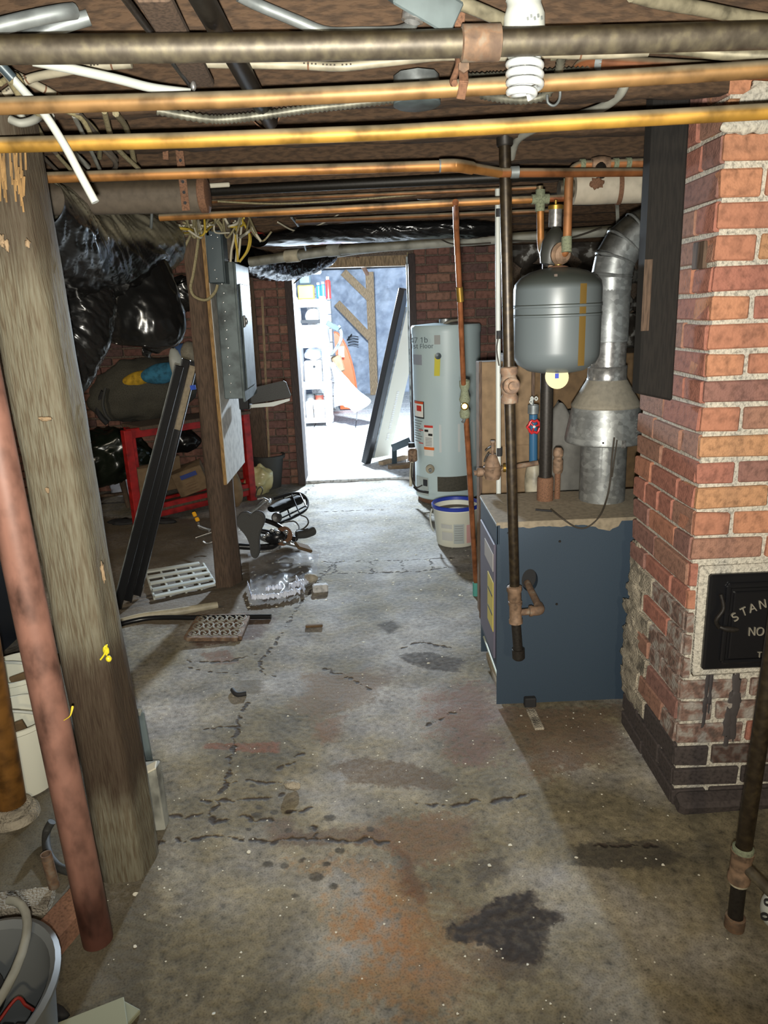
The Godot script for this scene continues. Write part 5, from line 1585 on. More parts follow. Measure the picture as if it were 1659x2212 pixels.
func build_posts() -> void:
	# big weathered post, front left
	var d := 1.68
	var f0 := P(214, 1905, d)
	var f1 := P(326, 1868, d)
	var foot := [Vector3(f0.x, -0.01, -d), Vector3(f1.x - 0.028, -0.01, -d), Vector3(f1.x - 0.014, -0.01, -d - 0.14), Vector3(f0.x, -0.01, -d - 0.14)]
	var hl := P(-112, 320, d)
	var hr := P(40, 300, d)
	var head := [Vector3(hl.x, 1.96, -d - 0.03), Vector3(hr.x - 0.022, 1.96, -d - 0.03), Vector3(hr.x - 0.014, 1.96, -d - 0.17), Vector3(hl.x, 1.96, -d - 0.17)]
	var o := thing("timber_post", Vector3(f0.x + 0.06, 0, -d - 0.07), "weathered timber post with splintered top and yellow paint blot, behind the red-brown pipe", "post")
	var mb := timber(foot, head, 60, 3.0, 0.10)
	# damp brown foot, pale worn middle, dark head: the timber's own staining
	for k in mb.v.size():
		var y := mb.v[k].y + 0.05 * nz.get_noise_3dv(mb.v[k] * Vector3(20, 2, 20))
		var wet := smoothstep(0.20, 0.30, y) * (1.0 - smoothstep(0.62, 0.74, y))
		var topd := smoothstep(1.55, 1.7, y)
		mb.c[k] = Color.WHITE.lerp(Color(0.26, 0.16, 0.11), maxf(wet * 0.9, topd * 0.7))
	part(o, "shaft", mb, M.post_wood)
	var sp := MB.new()
	for k in 26:
		var px := -4 + rng.randf() * 60
		var py := 318 + rng.randf() * 70
		var a := P(px, py, d - 0.02)
		sp.bar(a, a + Vector3(rng.randf_range(-0.004, 0.004), -0.03 - rng.randf() * 0.04, 0.012), 0.004, 0.002, Vector3.BACK, 0.0005)
	part(o, "splinters", sp, M.bare_wood, "fresh torn splinters at the top").set_meta("kind", "stuff")
	for q in [[4, 520, 0.012, 0.03], [14, 530, 0.01, 0.025], [60, 524, 0.01, 0.02], [95, 905, 0.03, 0.01], [103, 1058, 0.008, 0.014], [222, 1235, 0.008, 0.05]]:
		part(o, "bare_chip", MB.new().blob(P(q[0], q[1], d - 0.012), Vector3(q[2] * 0.5, q[3] * 0.5, 0.005), nz, 0.9, 90, 14, 10), M.plank_wood)
	var yb := MB.new()
	yb.col = lin(222, 206, 50)
	yb.blob(P(235, 1423, d - 0.004), Vector3(0.007, 0.009, 0.008), nz, 0.2, 60, 14, 10)
	yb.blob(P(229, 1405, d - 0.003), Vector3(0.007, 0.014, 0.005), nz, 0.5, 90, 14, 10)
	yb.tube(smooth([P(229, 1400, d - 0.006), P(231, 1392, d - 0.006), P(226, 1412, d - 0.006), P(217, 1425, d - 0.006)], 5), 0.0025, 6)
	part(o, "paint_blot", yb, M.gloss_paint, "yellow paint blot")
	# red-brown pipe
	var b := P(208, 2010, 1.49)
	var t := P(-38, 760, 1.49)
	var rb := b.x
	var r := 0.0365
	var up := (P(-20, 900, 1.49) - b).normalized()
	var rp := thing("red_pipe", Vector3(b.x, 0, b.z), "red-brown painted iron drain pipe standing in front of the weathered timber post", "pipe")
	var base := Vector3(b.x, 0.005, b.z)
	var rt := MB.new().tube(line(base, base + up * 1.97, 60), r, 30)
	for k in rt.v.size():         # the foot has lost its paint to rust
		var y := rt.v[k].y + 0.07 * nz.get_noise_3dv(rt.v[k] * Vector3(26, 9, 26))
		rt.c[k] = Color.WHITE.lerp(Color(0.3, 0.2, 0.19), 0.85 * (1.0 - smoothstep(0.1, 0.24, y)))
	part(rp, "pipe", rt, M.red_pipe_paint)
	var yp := MB.new()
	yp.col = lin(214, 190, 60)
	yp.tube(smooth([P(157, 1525, 1.45), P(154, 1540, 1.445), P(150, 1548, 1.445), P(138, 1556, 1.447)], 5), [0.002, 0.003, 0.003, 0.0026, 0.0022, 0.002, 0.002, 0.0018, 0.0016, 0.0014, 0.0013, 0.0012, 0.001, 0.001, 0.001, 0.001], 6)
	part(rp, "paint_drip", yp, M.gloss_paint, "yellow paint drip")
	# slim dark post of the panel
	var e := 3.9
	var q0 := P(470, 1262, e)
	var q1 := P(500, 1262, e)
	var foot2 := [Vector3(q0.x - 0.015, -0.01, -e), Vector3(q1.x - 0.005, -0.01, -e), Vector3(q1.x + 0.045, -0.01, -e - 0.12), Vector3(q0.x, -0.01, -e - 0.12)]
	var h0 := P(395, 540, e)
	var h1 := P(436, 540, e)
	var head2 := [Vector3(h0.x, 1.96, -e), Vector3(h1.x, 1.96, -e), Vector3(h1.x + 0.03, 1.96, -e - 0.12), Vector3(h0.x + 0.01, 1.96, -e - 0.12)]
	solo("panel_post", (foot2[0] + foot2[2]) / 2, timber(foot2, head2, 40, 8.0, 0.06), M.dark_wood, "dark brown timber post carrying the plywood board and grey electric panel", "post")

func build_panel() -> void:
	# plywood board seen edge-on
	var z0 := -3.84
	var z1 := -4.42
	var e0 := P(440, 500, 3.84)
	var e1 := P(489, 1048, 3.84)
	var up := (e0 - e1).normalized()
	var bb := Basis(up.cross(Vector3.BACK), up, Vector3.BACK)
	var hgt := e0.distance_to(e1)
	var bd := thing("plywood_board", e1, "plywood board on the dark post, pale-faced at its foot, carrying the electric panel", "board")
	part(bd, "ply", MB.new().box((e0 + e1) / 2 + Vector3(-0.006, 0, (z1 - z0) / 2), Vector3(0.018, hgt, z0 - z1), bb, 0.002), M.bare_wood)
	var fp := PackedVector3Array()
	for q in [[0.0, 0.01], [0.0, 0.34], [1.0, 0.36], [1.0, 0.03]]:
		pass
	part(bd, "white_face", MB.new().box((e0 + e1) / 2 + Vector3(0.0045, 0, (z1 - z0) / 2), Vector3(0.004, hgt - 0.01, z0 - z1 - 0.006), bb, 0.001), mat("board_white", Color8(214, 212, 206), 0.8, 0, M.t_soft, Vector3.ONE), "white face")  # passage-side face of the board, one flat white
	# panel box
	var o := thing("electric_panel", P(505, 865, 3.86), "grey electric breaker panel with a shiny door latch, mounted on the plywood board", "electric panel")
	var t0 := P(493, 566, 3.86)
	var t1 := P(527, 864, 3.86)
	var u2 := (P(487, 570, 3.86) - P(510, 864, 3.86)).normalized()
	var b2 := Basis(u2.cross(Vector3.BACK), u2, Vector3.BACK)
	var ctr := P(494, 717, 3.86)
	ctr.z = -4.05
	var h := P(500, 566, 3.86).distance_to(P(500, 862, 3.86))
	part(o, "case", MB.new().box(ctr, Vector3(0.098, h, 0.38), b2, 0.004), M.panel_grey)
	var dx := b2.x * 0.056
	part(o, "cover", MB.new().box(ctr + dx + Vector3(0, -0.012, 0), Vector3(0.012, h + 0.01, 0.41), b2, 0.004), M.panel_grey)
	var pd := part(o, "door", MB.new().box(ctr + b2.x * 0.065 - u2 * 0.03, Vector3(0.008, h * 0.78, 0.3), b2, 0.004), M.panel_grey)
	part(pd, "latch", MB.new().box(ctr + b2.x * 0.072 + Vector3(0, 0.05, 0.1), Vector3(0.012, 0.06, 0.025), b2, 0.005), M.bright_steel)
	part(pd, "latch_tongue", MB.new().blob(ctr + b2.x * 0.08 + Vector3(0, 0.05, 0.1), Vector3(0.008, 0.018, 0.009), nz, 0.0, 1, 12, 8), M.bright_steel)
	for k in 14:
		var s := MB.new().lathe([[0.005, 0], [0.0035, 0.0025], [0, 0.003]], along(ctr + Vector3(0, 0, 0.19) + u2 * (0.28 - k * 0.045) - b2.x * (0.01 + 0.006 * (k % 2)), Vector3.BACK), 8)
		part(o, "knockout", s, M.bright_steel)
	# small dark sub box
	var sb := thing("disconnect_box", P(466, 605, 3.8), "small dark blue-grey switch box mounted above and before the electric panel", "switch box")
	var c3 := P(464, 555, 3.77)
	part(sb, "case", MB.new().box(c3 + Vector3(0, 0, -0.05), Vector3(0.078, 0.243, 0.1), b2, 0.004), M.panel_dark)
	part(sb, "cover_edge", MB.new().box(c3 + b2.x * 0.043 + Vector3(0, 0, -0.05), Vector3(0.006, 0.25, 0.11), b2, 0.003), M.panel_dark)
	for q in [[-0.01, 0.1], [-0.008, 0.04], [-0.006, -0.06], [0.0, -0.1], [0.02, 0.09]]:
		part(sb, "screw", MB.new().lathe([[0.004, 0], [0.003, 0.002], [0, 0.0025]], along(c3 + b2 * Vector3(q[0], q[1], 0.0), Vector3.BACK), 8), M.bright_steel)
	solo("cable_clip", P(449, 501, 3.78), MB.new().box(P(449, 501, 3.78), Vector3(0.018, 0.04, 0.02), b2, 0.003), M.cream_pvc, "small white cable clip on the post head above the dark switch box", "clip")
	# cables into the panel
	var runs := [
		[[[432, 478], [427, 530], [418, 590], [412, 620], [420, 640], [445, 648], [464, 632], [470, 615]], 0.0075, "cable", 3.75, "tan cable drooping in a loop across the dark post beside the switch box"],
		[[[517, 470], [508, 505], [512, 540], [514, 566]], 0.006, "yellow_cable", 3.8, "yellow cable dropping into the top of the electric panel, inner of the two"],
		[[[520, 475], [538, 505], [534, 540], [517, 566]], 0.006, "yellow_cable", 3.84, "yellow cable bowing right above the electric panel"],
		[[[526, 480], [541, 512], [536, 540], [520, 562]], 0.006, "yellow_cable", 3.87, "outermost yellow cable bowing right above the electric panel"],
		[[[505, 480], [506, 510], [500, 540], [498, 566]], 0.006, "white_cable", 3.8, "white cable dropping straight into the electric panel, leftmost"],
		[[[524, 470], [520, 505], [517, 540], [512, 566]], 0.006, "white_cable", 3.82, "white cable dropping into the electric panel among the yellow ones"],
		[[[508, 476], [512, 512], [511, 545], [509, 566]], 0.0055, "white_cable", 3.86, "white cable behind the others over the electric panel"],
		[[[365, 478], [375, 500], [396, 525], [400, 535]], 0.006, "cable", 3.7, "tan cable curling down left of the dark post head"],
		[[[418, 478], [412, 505], [402, 528], [398, 535]], 0.0065, "cable", 3.72, "tan cable curling down to meet another left of the post"],
		[[[345, 500], [370, 508], [400, 505], [436, 502]], 0.006, "yellow_cable", 3.72, "yellow cable running level left of the post head"],
		[[[362, 480], [364, 505], [368, 528], [372, 540]], 0.0055, "yellow_cable", 3.78, "yellow cable hanging short left of the post head"],
		[[[345, 505], [380, 518], [410, 512], [440, 490], [470, 484]], 0.005, "dark_cable", 3.8, "dark cable sagging left of the post head"],
		[[[372, 478], [390, 488], [420, 486], [455, 490]], 0.005, "white_cable", 3.7, "thin white cable looped over the post head"],
		[[[395, 480], [430, 492], [465, 480], [480, 500]], 0.006, "cable", 3.74, "tan cable arching over the post head"],
		[[[350, 486], [375, 500], [385, 515]], 0.005, "white_cable", 3.76, "short white cable end left of the post head"],
		[[[470, 476], [480, 490], [483, 506]], 0.008, "cable", 3.78, "tan cable entering the top of the dark switch box"]]
	for q in runs:
		var ps := []
		for p in q[0]: ps.append(P(p[0], p[1], q[3]))
		solo("cable", ps[0], MB.new().tube(smooth(ps, 6), q[1], 7), M[q[2]], q[4], "cable", "")
	for k in 16:
		var x := 348.0 + k * 13.0
		var ps := []
		for t in 5:
			ps.append(P(x + t * rng.randf_range(4, 16) - 12, 476 + 18 * sin(t * 1.6 + k) + rng.randf_range(0, 34) + (0 if x < 430 or x > 520 else -8), 3.5 + rng.randf() * 0.2))
		solo("cable", ps[0], MB.new().tube(smooth(ps, 6), 0.0045 + 0.001 * (k % 3), 6), M[["cable", "white_cable", "yellow_cable", "cable", "white_cable"][k % 5]], "short length in the snarl of tan, white and yellow cables above the electric panel", "cable", "snarled cables above the panel")
	solo("riser_conduit", P(492, 520, 3.95), MB.new().tube(line(P(488, 470, 3.95), P(496, 560, 3.95)), 0.02, 14), M.soil_pipe, "short dusty conduit rising behind the dark switch box", "conduit")
	# flat black tray sticking out behind the panel
	var tr := thing("black_tray", P(590, 860, 4.3), "flat black plastic tray with white rim sticking out right of the electric panel", "tray")
	var bl := PackedVector2Array([Vector2(-0.17, -0.02), Vector2(-0.1, 0.075), Vector2(0.09, 0.105), Vector2(0.105, 0.095), Vector2(0.125, 0.02), Vector2(0.118, 0.005)])
	part(tr, "lid", MB.new().prism(bl, Transform3D(Basis.from_euler(Vector3(-0.1, 0, 0.03)), P(583, 864, 4.3)), 0.02), M.rubber)
	part(tr, "rim", MB.new().prism(PackedVector2Array([Vector2(-0.17, -0.035), Vector2(0.02, -0.035), Vector2(0.115, -0.01), Vector2(0.118, 0.004), Vector2(0.0, -0.012), Vector2(-0.17, -0.018)]), Transform3D(Basis.from_euler(Vector3(-0.1, 0, 0.03)), P(583, 865, 4.29)), 0.02), M.white_plastic)
	part(tr, "bracket", MB.new().box(P(530, 868, 4.26), Vector3(0.06, 0.08, 0.1), Basis.IDENTITY, 0.006), M.black_gloss)

# ---------------------------------------------------------------- ducts wrapped in black plastic
func wrapped(ps: Array, rs: Array, sq: Array, nu: int, per: int, amp: float, freq: Vector2, twist: float, dusty := false) -> MB:
	# a fat pleated tube: rs sideways radius, sq the other; pleats run along it with a twist
	var mb := MB.new()
	mb.col = lin(24, 24, 27)
	var cols := []
	var path := smooth(ps, per)
	var net := PackedVector3Array()
	var n := path.size() - 1
	var m := ps.size() - 1
	for k in n + 1:
		var a := path[maxi(k - 1, 0)]
		var b := path[mini(k + 1, n)]
		var t := (b - a).normalized()
		var side := t.cross(Vector3.UP if absf(t.y) < 0.8 else Vector3.BACK).normalized()
		var oth := side.cross(t)
		var w := float(k) / n * m
		var i0 := mini(int(w), m - 1)
		var f := smoothstep(0.0, 1.0, w - i0)
		var ra := lerpf(rs[i0], rs[i0 + 1], f)
		var rb := lerpf(sq[i0], sq[i0 + 1], f)
		for i in nu + 1:
			var an := TAU * (i % nu) / nu
			var c := Vector3(cos(an), sin(an), 0)
			var pl := nz.get_noise_3d(c.x * freq.x, c.y * freq.x, w * freq.y + c.y * twist + c.x * twist * 0.6)
			pl = 1.0 - absf(pl) * 2.0
			var lo := nz.get_noise_3d(c.x * 1.4 + 7, c.y * 1.4, w * 1.1)
			var fade := smoothstep(0.0, 0.3, minf(float(k), n - k) / n * 4.0)
			var g := 1.0 + (amp * pl + 0.09 * lo) * fade
			net.append(path[k] + side * c.x * ra * g + oth * c.y * rb * g)
			var up := (side * c.x + oth * c.y).y + pl * 0.16 + 0.4 * lo
			cols.append(mb.col.lerp(lin(126, 121, 104), smoothstep(0.02, 0.42, up) * 0.9) if dusty else mb.col)
	mb.net(net, nu, n, path[n / 2], false, cols)
	return mb

func build_ducts() -> void:
	var o := thing("wrapped_duct", P(220, 540, 2.75), "large insulated duct wrapped in glossy black plastic with a dusty top, hanging at upper left", "duct")
	part(o, "main_run", wrapped([P(20, 430, 2.15), P(75, 500, 2.4), P(170, 540, 2.75), P(260, 540, 3.05), P(335, 525, 3.4), P(350, 520, 3.6)], [0.14, 0.175, 0.15, 0.135, 0.12, 0.05], [0.1, 0.15, 0.165, 0.15, 0.13, 0.05], 110, 34, 0.055, Vector2(0.9, 2.6), 1.6, true), M.bag_black)
	part(o, "drop", wrapped([P(290, 500, 3.25), P(290, 560, 3.2), P(303, 640, 3.15), P(312, 700, 3.12), P(314, 742, 3.12), P(314, 748, 3.12)], [0.08, 0.125, 0.155, 0.165, 0.13, 0.02], [0.08, 0.12, 0.15, 0.16, 0.13, 0.02], 90, 18, 0.035, Vector2(1.6, 0.5), 0.3), M.bag_black)
	part(o, "side_leg", wrapped([P(160, 590, 2.75), P(168, 640, 2.75), P(166, 720, 2.7), P(150, 790, 2.66), P(135, 850, 2.64), P(130, 880, 2.64)], [0.09, 0.125, 0.115, 0.09, 0.06, 0.02], [0.1, 0.12, 0.11, 0.09, 0.06, 0.02], 90, 24, 0.045, Vector2(0.8, 4.0), 0.8), M.bag_black)
	part(o, "cord", MB.new().tube(smooth([P(328, 458, 3.0), P(327, 480, 3.02), P(326, 492, 3.05)], 4), 0.006, 6), M.conduit)
	var s := thing("black_film", P(402, 640, 4.2), "scrap of shiny black plastic film showing behind the panel post", "plastic film")
	part(s, "fold", wrapped([P(378, 600, 4.06), P(395, 632, 4.06), P(424, 655, 4.0)], [0.04, 0.09, 0.03], [0.05, 0.1, 0.03], 40, 10, 0.2, Vector2(2.0, 3.0), 0.5), M.bag_black)
	# second wrapped duct, above the doorway
	var o2 := thing("wrapped_duct", P(620, 555, 5.6), "sagging black plastic wrapped duct hung above the left side of the doorway", "duct")
	part(o2, "main_run", wrapped([P(525, 555, 5.0), P(560, 572, 5.3), P(610, 578, 5.6), P(660, 572, 5.8), P(700, 560, 6.0), P(722, 556, 6.1)], [0.08, 0.1, 0.09, 0.08, 0.07, 0.03], [0.07, 0.09, 0.085, 0.075, 0.06, 0.03], 80, 24, 0.10, Vector2(0.8, 4.0), 1.0), M.bag_black)
	var o3 := thing("wrapped_duct", P(760, 500, 4.2), "long black plastic wrapped duct lying under the joists above the grey drain pipe", "duct")
	part(o3, "main_run", wrapped([P(560, 520, 3.9), P(680, 508, 4.1), P(800, 503, 4.2), P(900, 498, 4.2), P(1010, 495, 4.2), P(1080, 495, 4.2)], [0.09, 0.12, 0.11, 0.11, 0.1, 0.06], [0.03, 0.045, 0.045, 0.045, 0.045, 0.03], 60, 20, 0.08, Vector2(0.8, 3.0), 1.0), M.bag_black)

# ---------------------------------------------------------------- left bay: rails, red frame, bags, boxes
func build_left_bay() -> void:
	# three long black rails leaning on the post
	var lab := ["leftmost of three long black metal rails leaning on the dark post, lowest foot", "middle of three long black metal rails leaning on the dark post", "rightmost of three long black metal rails leaning on the dark post, dusty top"]
	var feet := [G(254, 1316), G(276, 1302), G(296, 1290)]
	var tops := [P(388, 790, 3.90), P(403, 776, 3.97), P(419, 782, 4.04)]
	for k in 3:
		var a: Vector3 = feet[k] + Vector3(0, 0.01, 0)
		var b: Vector3 = tops[k]
		var z := (b - a).normalized()
		var o := thing("black_rail", a, lab[k], "metal rail")
		var g := MB.new()
		g.bar(a, b, 0.046, 0.01, Vector3(0.1, 0.3, 1), 0.003)
		part(o, "web", g, M.black_gloss)
		var x := Vector3(0.1, 0.3, 1).cross(z).normalized()
		for s in [-1.0, 1.0]:
			part(o, "flange", MB.new().bar(a + x * 0.021 * s + Vector3(0, 0, 0.008), b + x * 0.021 * s + Vector3(0, 0, 0.008), 0.005, 0.022, Vector3(0.1, 0.3, 1), 0.002), M.black_gloss if s < 0 or k == 2 else M.conduit)
	part(get_node("black_rail_002"), "dust_face", MB.new().bar((feet[2] as Vector3).lerp(tops[2], 0.72) + Vector3(0, 0, 0.012), (feet[2] as Vector3).lerp(tops[2], 0.985) + Vector3(0, 0, 0.012), 0.042, 0.004, Vector3(0.1, 0.3, 1), 0.001), M.dust_top)
	var bt := MB.new()
	bt.col = lin(36, 80, 190)
	bt.bar(P(416, 832, 3.99), P(418, 842, 3.99), 0.03, 0.006, Vector3.BACK, 0.001)
	part(get_node("black_rail_002"), "blue_tape", bt, M.paint)
	# red steel frame
	var o := thing("work_stand", Vector3(-1.4, 0, -5.6), "red painted steel work stand holding bags and boxes, behind the black rails", "frame")
	var fl := Vector3(-1.756, 0, -5.2)
	var fr := Vector3(-1.03, 0, -5.9)
	var back := Vector3(-0.06, 0, -0.25)
	for q in [[fl, 0.73], [fr, 0.74], [fl + back, 0.73], [fr + back, 0.73]]:
		part(o, "leg", MB.new().box(q[0] + Vector3.UP * q[1] / 2, Vector3(0.06, q[1], 0.06), Basis.from_euler(Vector3(0, 0.77, 0)), 0.004), M.red_paint)
	for q in [[fl, fr, 0.70, 0.07], [fl, fl + back, 0.70, 0.05], [fr, fr + back, 0.70, 0.05], [fl + back, fr + back, 0.70, 0.05], [fl, fr, 0.10, 0.10], [fl + back, fr + back, 0.10, 0.07]]:
		part(o, "rail", MB.new().bar(q[0] + Vector3.UP * q[2], q[1] + Vector3.UP * q[2], 0.03, q[3]), M.red_paint)
	part(o, "shelf", MB.new().box((fl + fr + back) / 2 + Vector3.UP * 0.105, Vector3(0.98, 0.02, 0.26), Basis.from_euler(Vector3(0, atan2(0.7, 0.726), 0)), 0.003), M.dark_wood)
	var tp := MB.new()
	tp.box((fl + fr + back) / 2 + Vector3.UP * 0.73, Vector3(0.95, 0.025, 0.3), Basis.from_euler(Vector3(0, atan2(0.7, 0.726), 0)), 0.003)
	part(o, "top_board", tp, M.dark_wood)
	# what is in and on it
	var cbx := func(px: float, py: float, d: float, size: Vector3, turn: Vector3, label: String) -> Node3D:
		var c := P(px, py, d)
		var bx := thing("cardboard_box", c - Vector3(0, size.y / 2, 0), label, "cardboard box")
		part(bx, "body", MB.new().box(c, size, Basis.from_euler(turn), 0.004), M.cardboard)
		part(bx, "flap", MB.new().box(c + Basis.from_euler(turn) * Vector3(0, size.y / 2 + 0.003, size.z * 0.25), Vector3(size.x, 0.004, size.z * 0.5), Basis.from_euler(turn + Vector3(0.06, 0, 0)), 0.001), M.cardboard)
		return bx
	cbx.call(322, 1040, 5.5, Vector3(0.18, 0.24, 0.16), Vector3(0, 0.5, 0), "plain cardboard box on the red frame's shelf, behind the left leg")
	cbx.call(366, 1020, 5.75, Vector3(0.14, 0.26, 0.14), Vector3(0, 0.7, 0.0), "taller cardboard box standing behind the blue-labelled carton")
	var bxl: Node3D = cbx.call(412, 1033, 5.74, Vector3(0.24, 0.2, 0.18), Vector3(0.1, 0.2, 0.3), "tilted cardboard box with a blue label on the red frame's shelf")
	var bl := MB.new()
	bl.col = lin(44, 62, 130)
	bl.box(P(407, 1027, 5.63), Vector3(0.13, 0.035, 0.003), Basis.from_euler(Vector3(0.1, 0.2, 0.3)), 0.001)
	part(bxl.get_node("body"), "blue_label", bl, M.paint)
	for k in 3:
		var pr := MB.new()
		pr.col = lin(110, 84, 60)
		pr.box(P(412 + k, 1043 + k * 6, 5.63), Vector3(0.08, 0.006, 0.002), Basis.from_euler(Vector3(0.1, 0.2, 0.3)), 0)
		part(bxl.get_node("body"), "print_line", pr, M.paint)
	var bag := MB.new().blob(P(556, 1040, 6.12), Vector3(0.115, 0.14, 0.1), nz, 0.45, 7.0, 34, 22)
	solo("yellowed_bag", P(548, 1065, 6.15), bag, mat("yellowed_film", Color8(190, 180, 132), 0.3, 0), "crumpled yellowish clear plastic bag at the red frame's right leg", "plastic bag")
	solo("paper_sack", P(505, 1070, 5.6), MB.new().blob(P(503, 1050, 5.6), Vector3(0.07, 0.17, 0.06), nz, 0.35, 6.0, 26, 18), M.cardboard, "brown paper sack standing behind the plywood board's lower corner", "paper bag")
	# black refuse bag under, duffel on top
	var gb := MB.new()
	gb.col = lin(22, 30, 24)
	gb.blob(P(238, 985, 5.75), Vector3(0.29, 0.22, 0.2), nz, 0.3, 5.5, 48, 30)
	solo("refuse_bag", P(238, 1050, 5.75), gb, M.bag_black, "bulging dark green-black refuse bag on the low stool left of the red frame", "refuse bag")
	var gb2 := MB.new()
	gb2.col = lin(22, 22, 24)
	gb2.blob(P(392, 950, 6.0), Vector3(0.15, 0.11, 0.11), nz, 0.3, 5.5, 40, 26)
	solo("refuse_bag", P(372, 1010, 5.9), gb2, M.bag_black, "black refuse bag sagging inside the top of the red frame", "refuse bag")
	var df := thing("duffel_bag", P(310, 925, 5.75), "big dark canvas duffel with yellow and blue panels lying on the red frame", "duffel bag")
	var bd := MB.new().blob(P(312, 842, 5.8), Vector3(0.42, 0.245, 0.22), nz, 0.16, 4.0, 52, 32, Basis.from_euler(Vector3(0, 0.25, 0.16)))
	part(df, "body", bd, M.canvas)
	part(df, "yellow_panel", MB.new().blob(P(300, 818, 5.62), Vector3(0.13, 0.055, 0.06), nz, 0.12, 6, 24, 14, Basis.from_euler(Vector3(0, 0.2, 0.2))), M.yellow_cloth)
	part(df, "blue_panel", MB.new().blob(P(350, 806, 5.6), Vector3(0.16, 0.075, 0.07), nz, 0.12, 6, 24, 14, Basis.from_euler(Vector3(0, 0.1, 0.2))), M.blue_cloth)
	var strp := MB.new().tube(smooth([P(224, 845, 5.6), P(212, 880, 5.62), P(218, 900, 5.6), P(232, 915, 5.6)], 6), 0.022, 8)
	part(df, "strap", strp, M.black_matt)
	part(df, "piping", MB.new().tube(smooth([P(228, 838, 5.55), P(222, 870, 5.52), P(228, 895, 5.52), P(238, 908, 5.53)], 6), 0.012, 8), M.rubber)
	var pk := thing("life_vest", P(395, 820, 5.5), "small blue and white padded vest tucked behind the top of the black rails", "life vest")
	part(pk, "white_pad", MB.new().blob(P(384, 790, 5.5), Vector3(0.055, 0.13, 0.06), nz, 0.15, 9, 22, 14, Basis.from_euler(Vector3(0, 0, 0.15))), M.white_plastic)
	part(pk, "blue_pad", MB.new().blob(P(398, 768, 5.55), Vector3(0.1, 0.09, 0.07), nz, 0.12, 9, 22, 14, Basis.from_euler(Vector3(0, 0, 0.3))), mat("denim", Color8(60, 90, 140), 0.9))
	part(pk, "grey_pad", MB.new().blob(P(410, 762, 5.52), Vector3(0.07, 0.08, 0.07), nz, 0.12, 9, 22, 14), M.dusty_steel)
	# dark wooden stool
	var st := thing("wooden_stool", G(228, 1098), "low dark wooden stool under the refuse bag, left of the red frame", "stool")
	var sc := G(228, 1098)
	part(st, "seat", MB.new().box(sc + Vector3(0, 0.27, -0.15), Vector3(0.44, 0.04, 0.34), Basis.IDENTITY, 0.01), M.dark_wood)
	for q in [[-0.19, 0.0], [0.19, 0.0], [-0.19, -0.3], [0.19, -0.3]]:
		part(st, "leg", MB.new().tube(line(sc + Vector3(q[0], 0, q[1]), sc + Vector3(q[0] * 0.85, 0.26, q[1] * 0.9)), [0.02, 0.026], 10), M.dark_wood)
	part(st, "stretcher", MB.new().tube(line(sc + Vector3(-0.19, 0.09, 0), sc + Vector3(0.19, 0.12, 0)), 0.014, 8), M.dark_wood)
	part(st, "stretcher", MB.new().tube(line(sc + Vector3(-0.19, 0.12, 0), sc + Vector3(-0.19, 0.12, -0.3)), 0.014, 8), M.dark_wood)
	solo("crumpled_film", G(262, 1085), MB.new().blob(G(262, 1085) + Vector3(0, 0.06, -0.3), Vector3(0.16, 0.09, 0.1), nz, 0.5, 8, 26, 16), M.milky_sheet, "crumpled clear film on the floor under the dark stool", "plastic film")
	solo("black_rag", G(280, 1130), MB.new().blob(G(272, 1130) + Vector3(0, 0.012, 0), Vector3(0.14, 0.022, 0.06), nz, 0.6, 9, 26, 12), M.black_matt, "flat black rag on the floor by the red frame's left foot", "rag")
	solo("black_rag", G(360, 1135), MB.new().blob(G(355, 1130) + Vector3(0, 0.012, 0), Vector3(0.1, 0.022, 0.05), nz, 0.6, 9, 24, 12), M.black_matt, "flat black rag on the floor below the red frame's lower rail", "rag")
	# old wall post and black bucket by the doorway
	var wp := [P(548, 1000, 6.4), P(580, 1000, 6.4)]
	var ft := [Vector3(wp[0].x, 0, -6.4), Vector3(wp[1].x, 0, -6.4), Vector3(wp[1].x, 0, -6.44), Vector3(wp[0].x, 0, -6.44)]
	var hd := []
	for p in ft: hd.append(p + Vector3(-0.01, 1.95, 0))
	solo("wall_post", (ft[0] + ft[2]) / 2, timber(ft, hd, 40, 4.0, 0.12), M.dark_wood, "old dark post with ragged pale edges against the brick wall left of the doorway", "post")
	part(get_node("wall_post"), "pale_edge", MB.new().bar(P(582, 1000, 6.37), P(566, 640, 6.37), 0.02, 0.012, Vector3.BACK), M.plank_wood)
	var bk := G(580, 1057)
	var xf := Transform3D(Basis.IDENTITY, Vector3(bk.x, 0, bk.z - 0.1))
	var kb := thing("black_bucket", Vector3(bk.x, 0, bk.z - 0.1), "black rubber bucket standing at the foot of the brick wall left of the doorway", "bucket")
	part(kb, "wall", MB.new().lathe([[0, 0], [0.1, 0], [0.14, 0.28], [0.134, 0.28], [0.096, 0.02], [0, 0.02]], xf, 28), M.rubber)
	part(kb, "rim", MB.new().lathe([[0.14, 0.26], [0.152, 0.262], [0.156, 0.29], [0.146, 0.295], [0.134, 0.285]], xf, 28), M.rubber)
	# bicycle lying on its side
	build_bicycle()

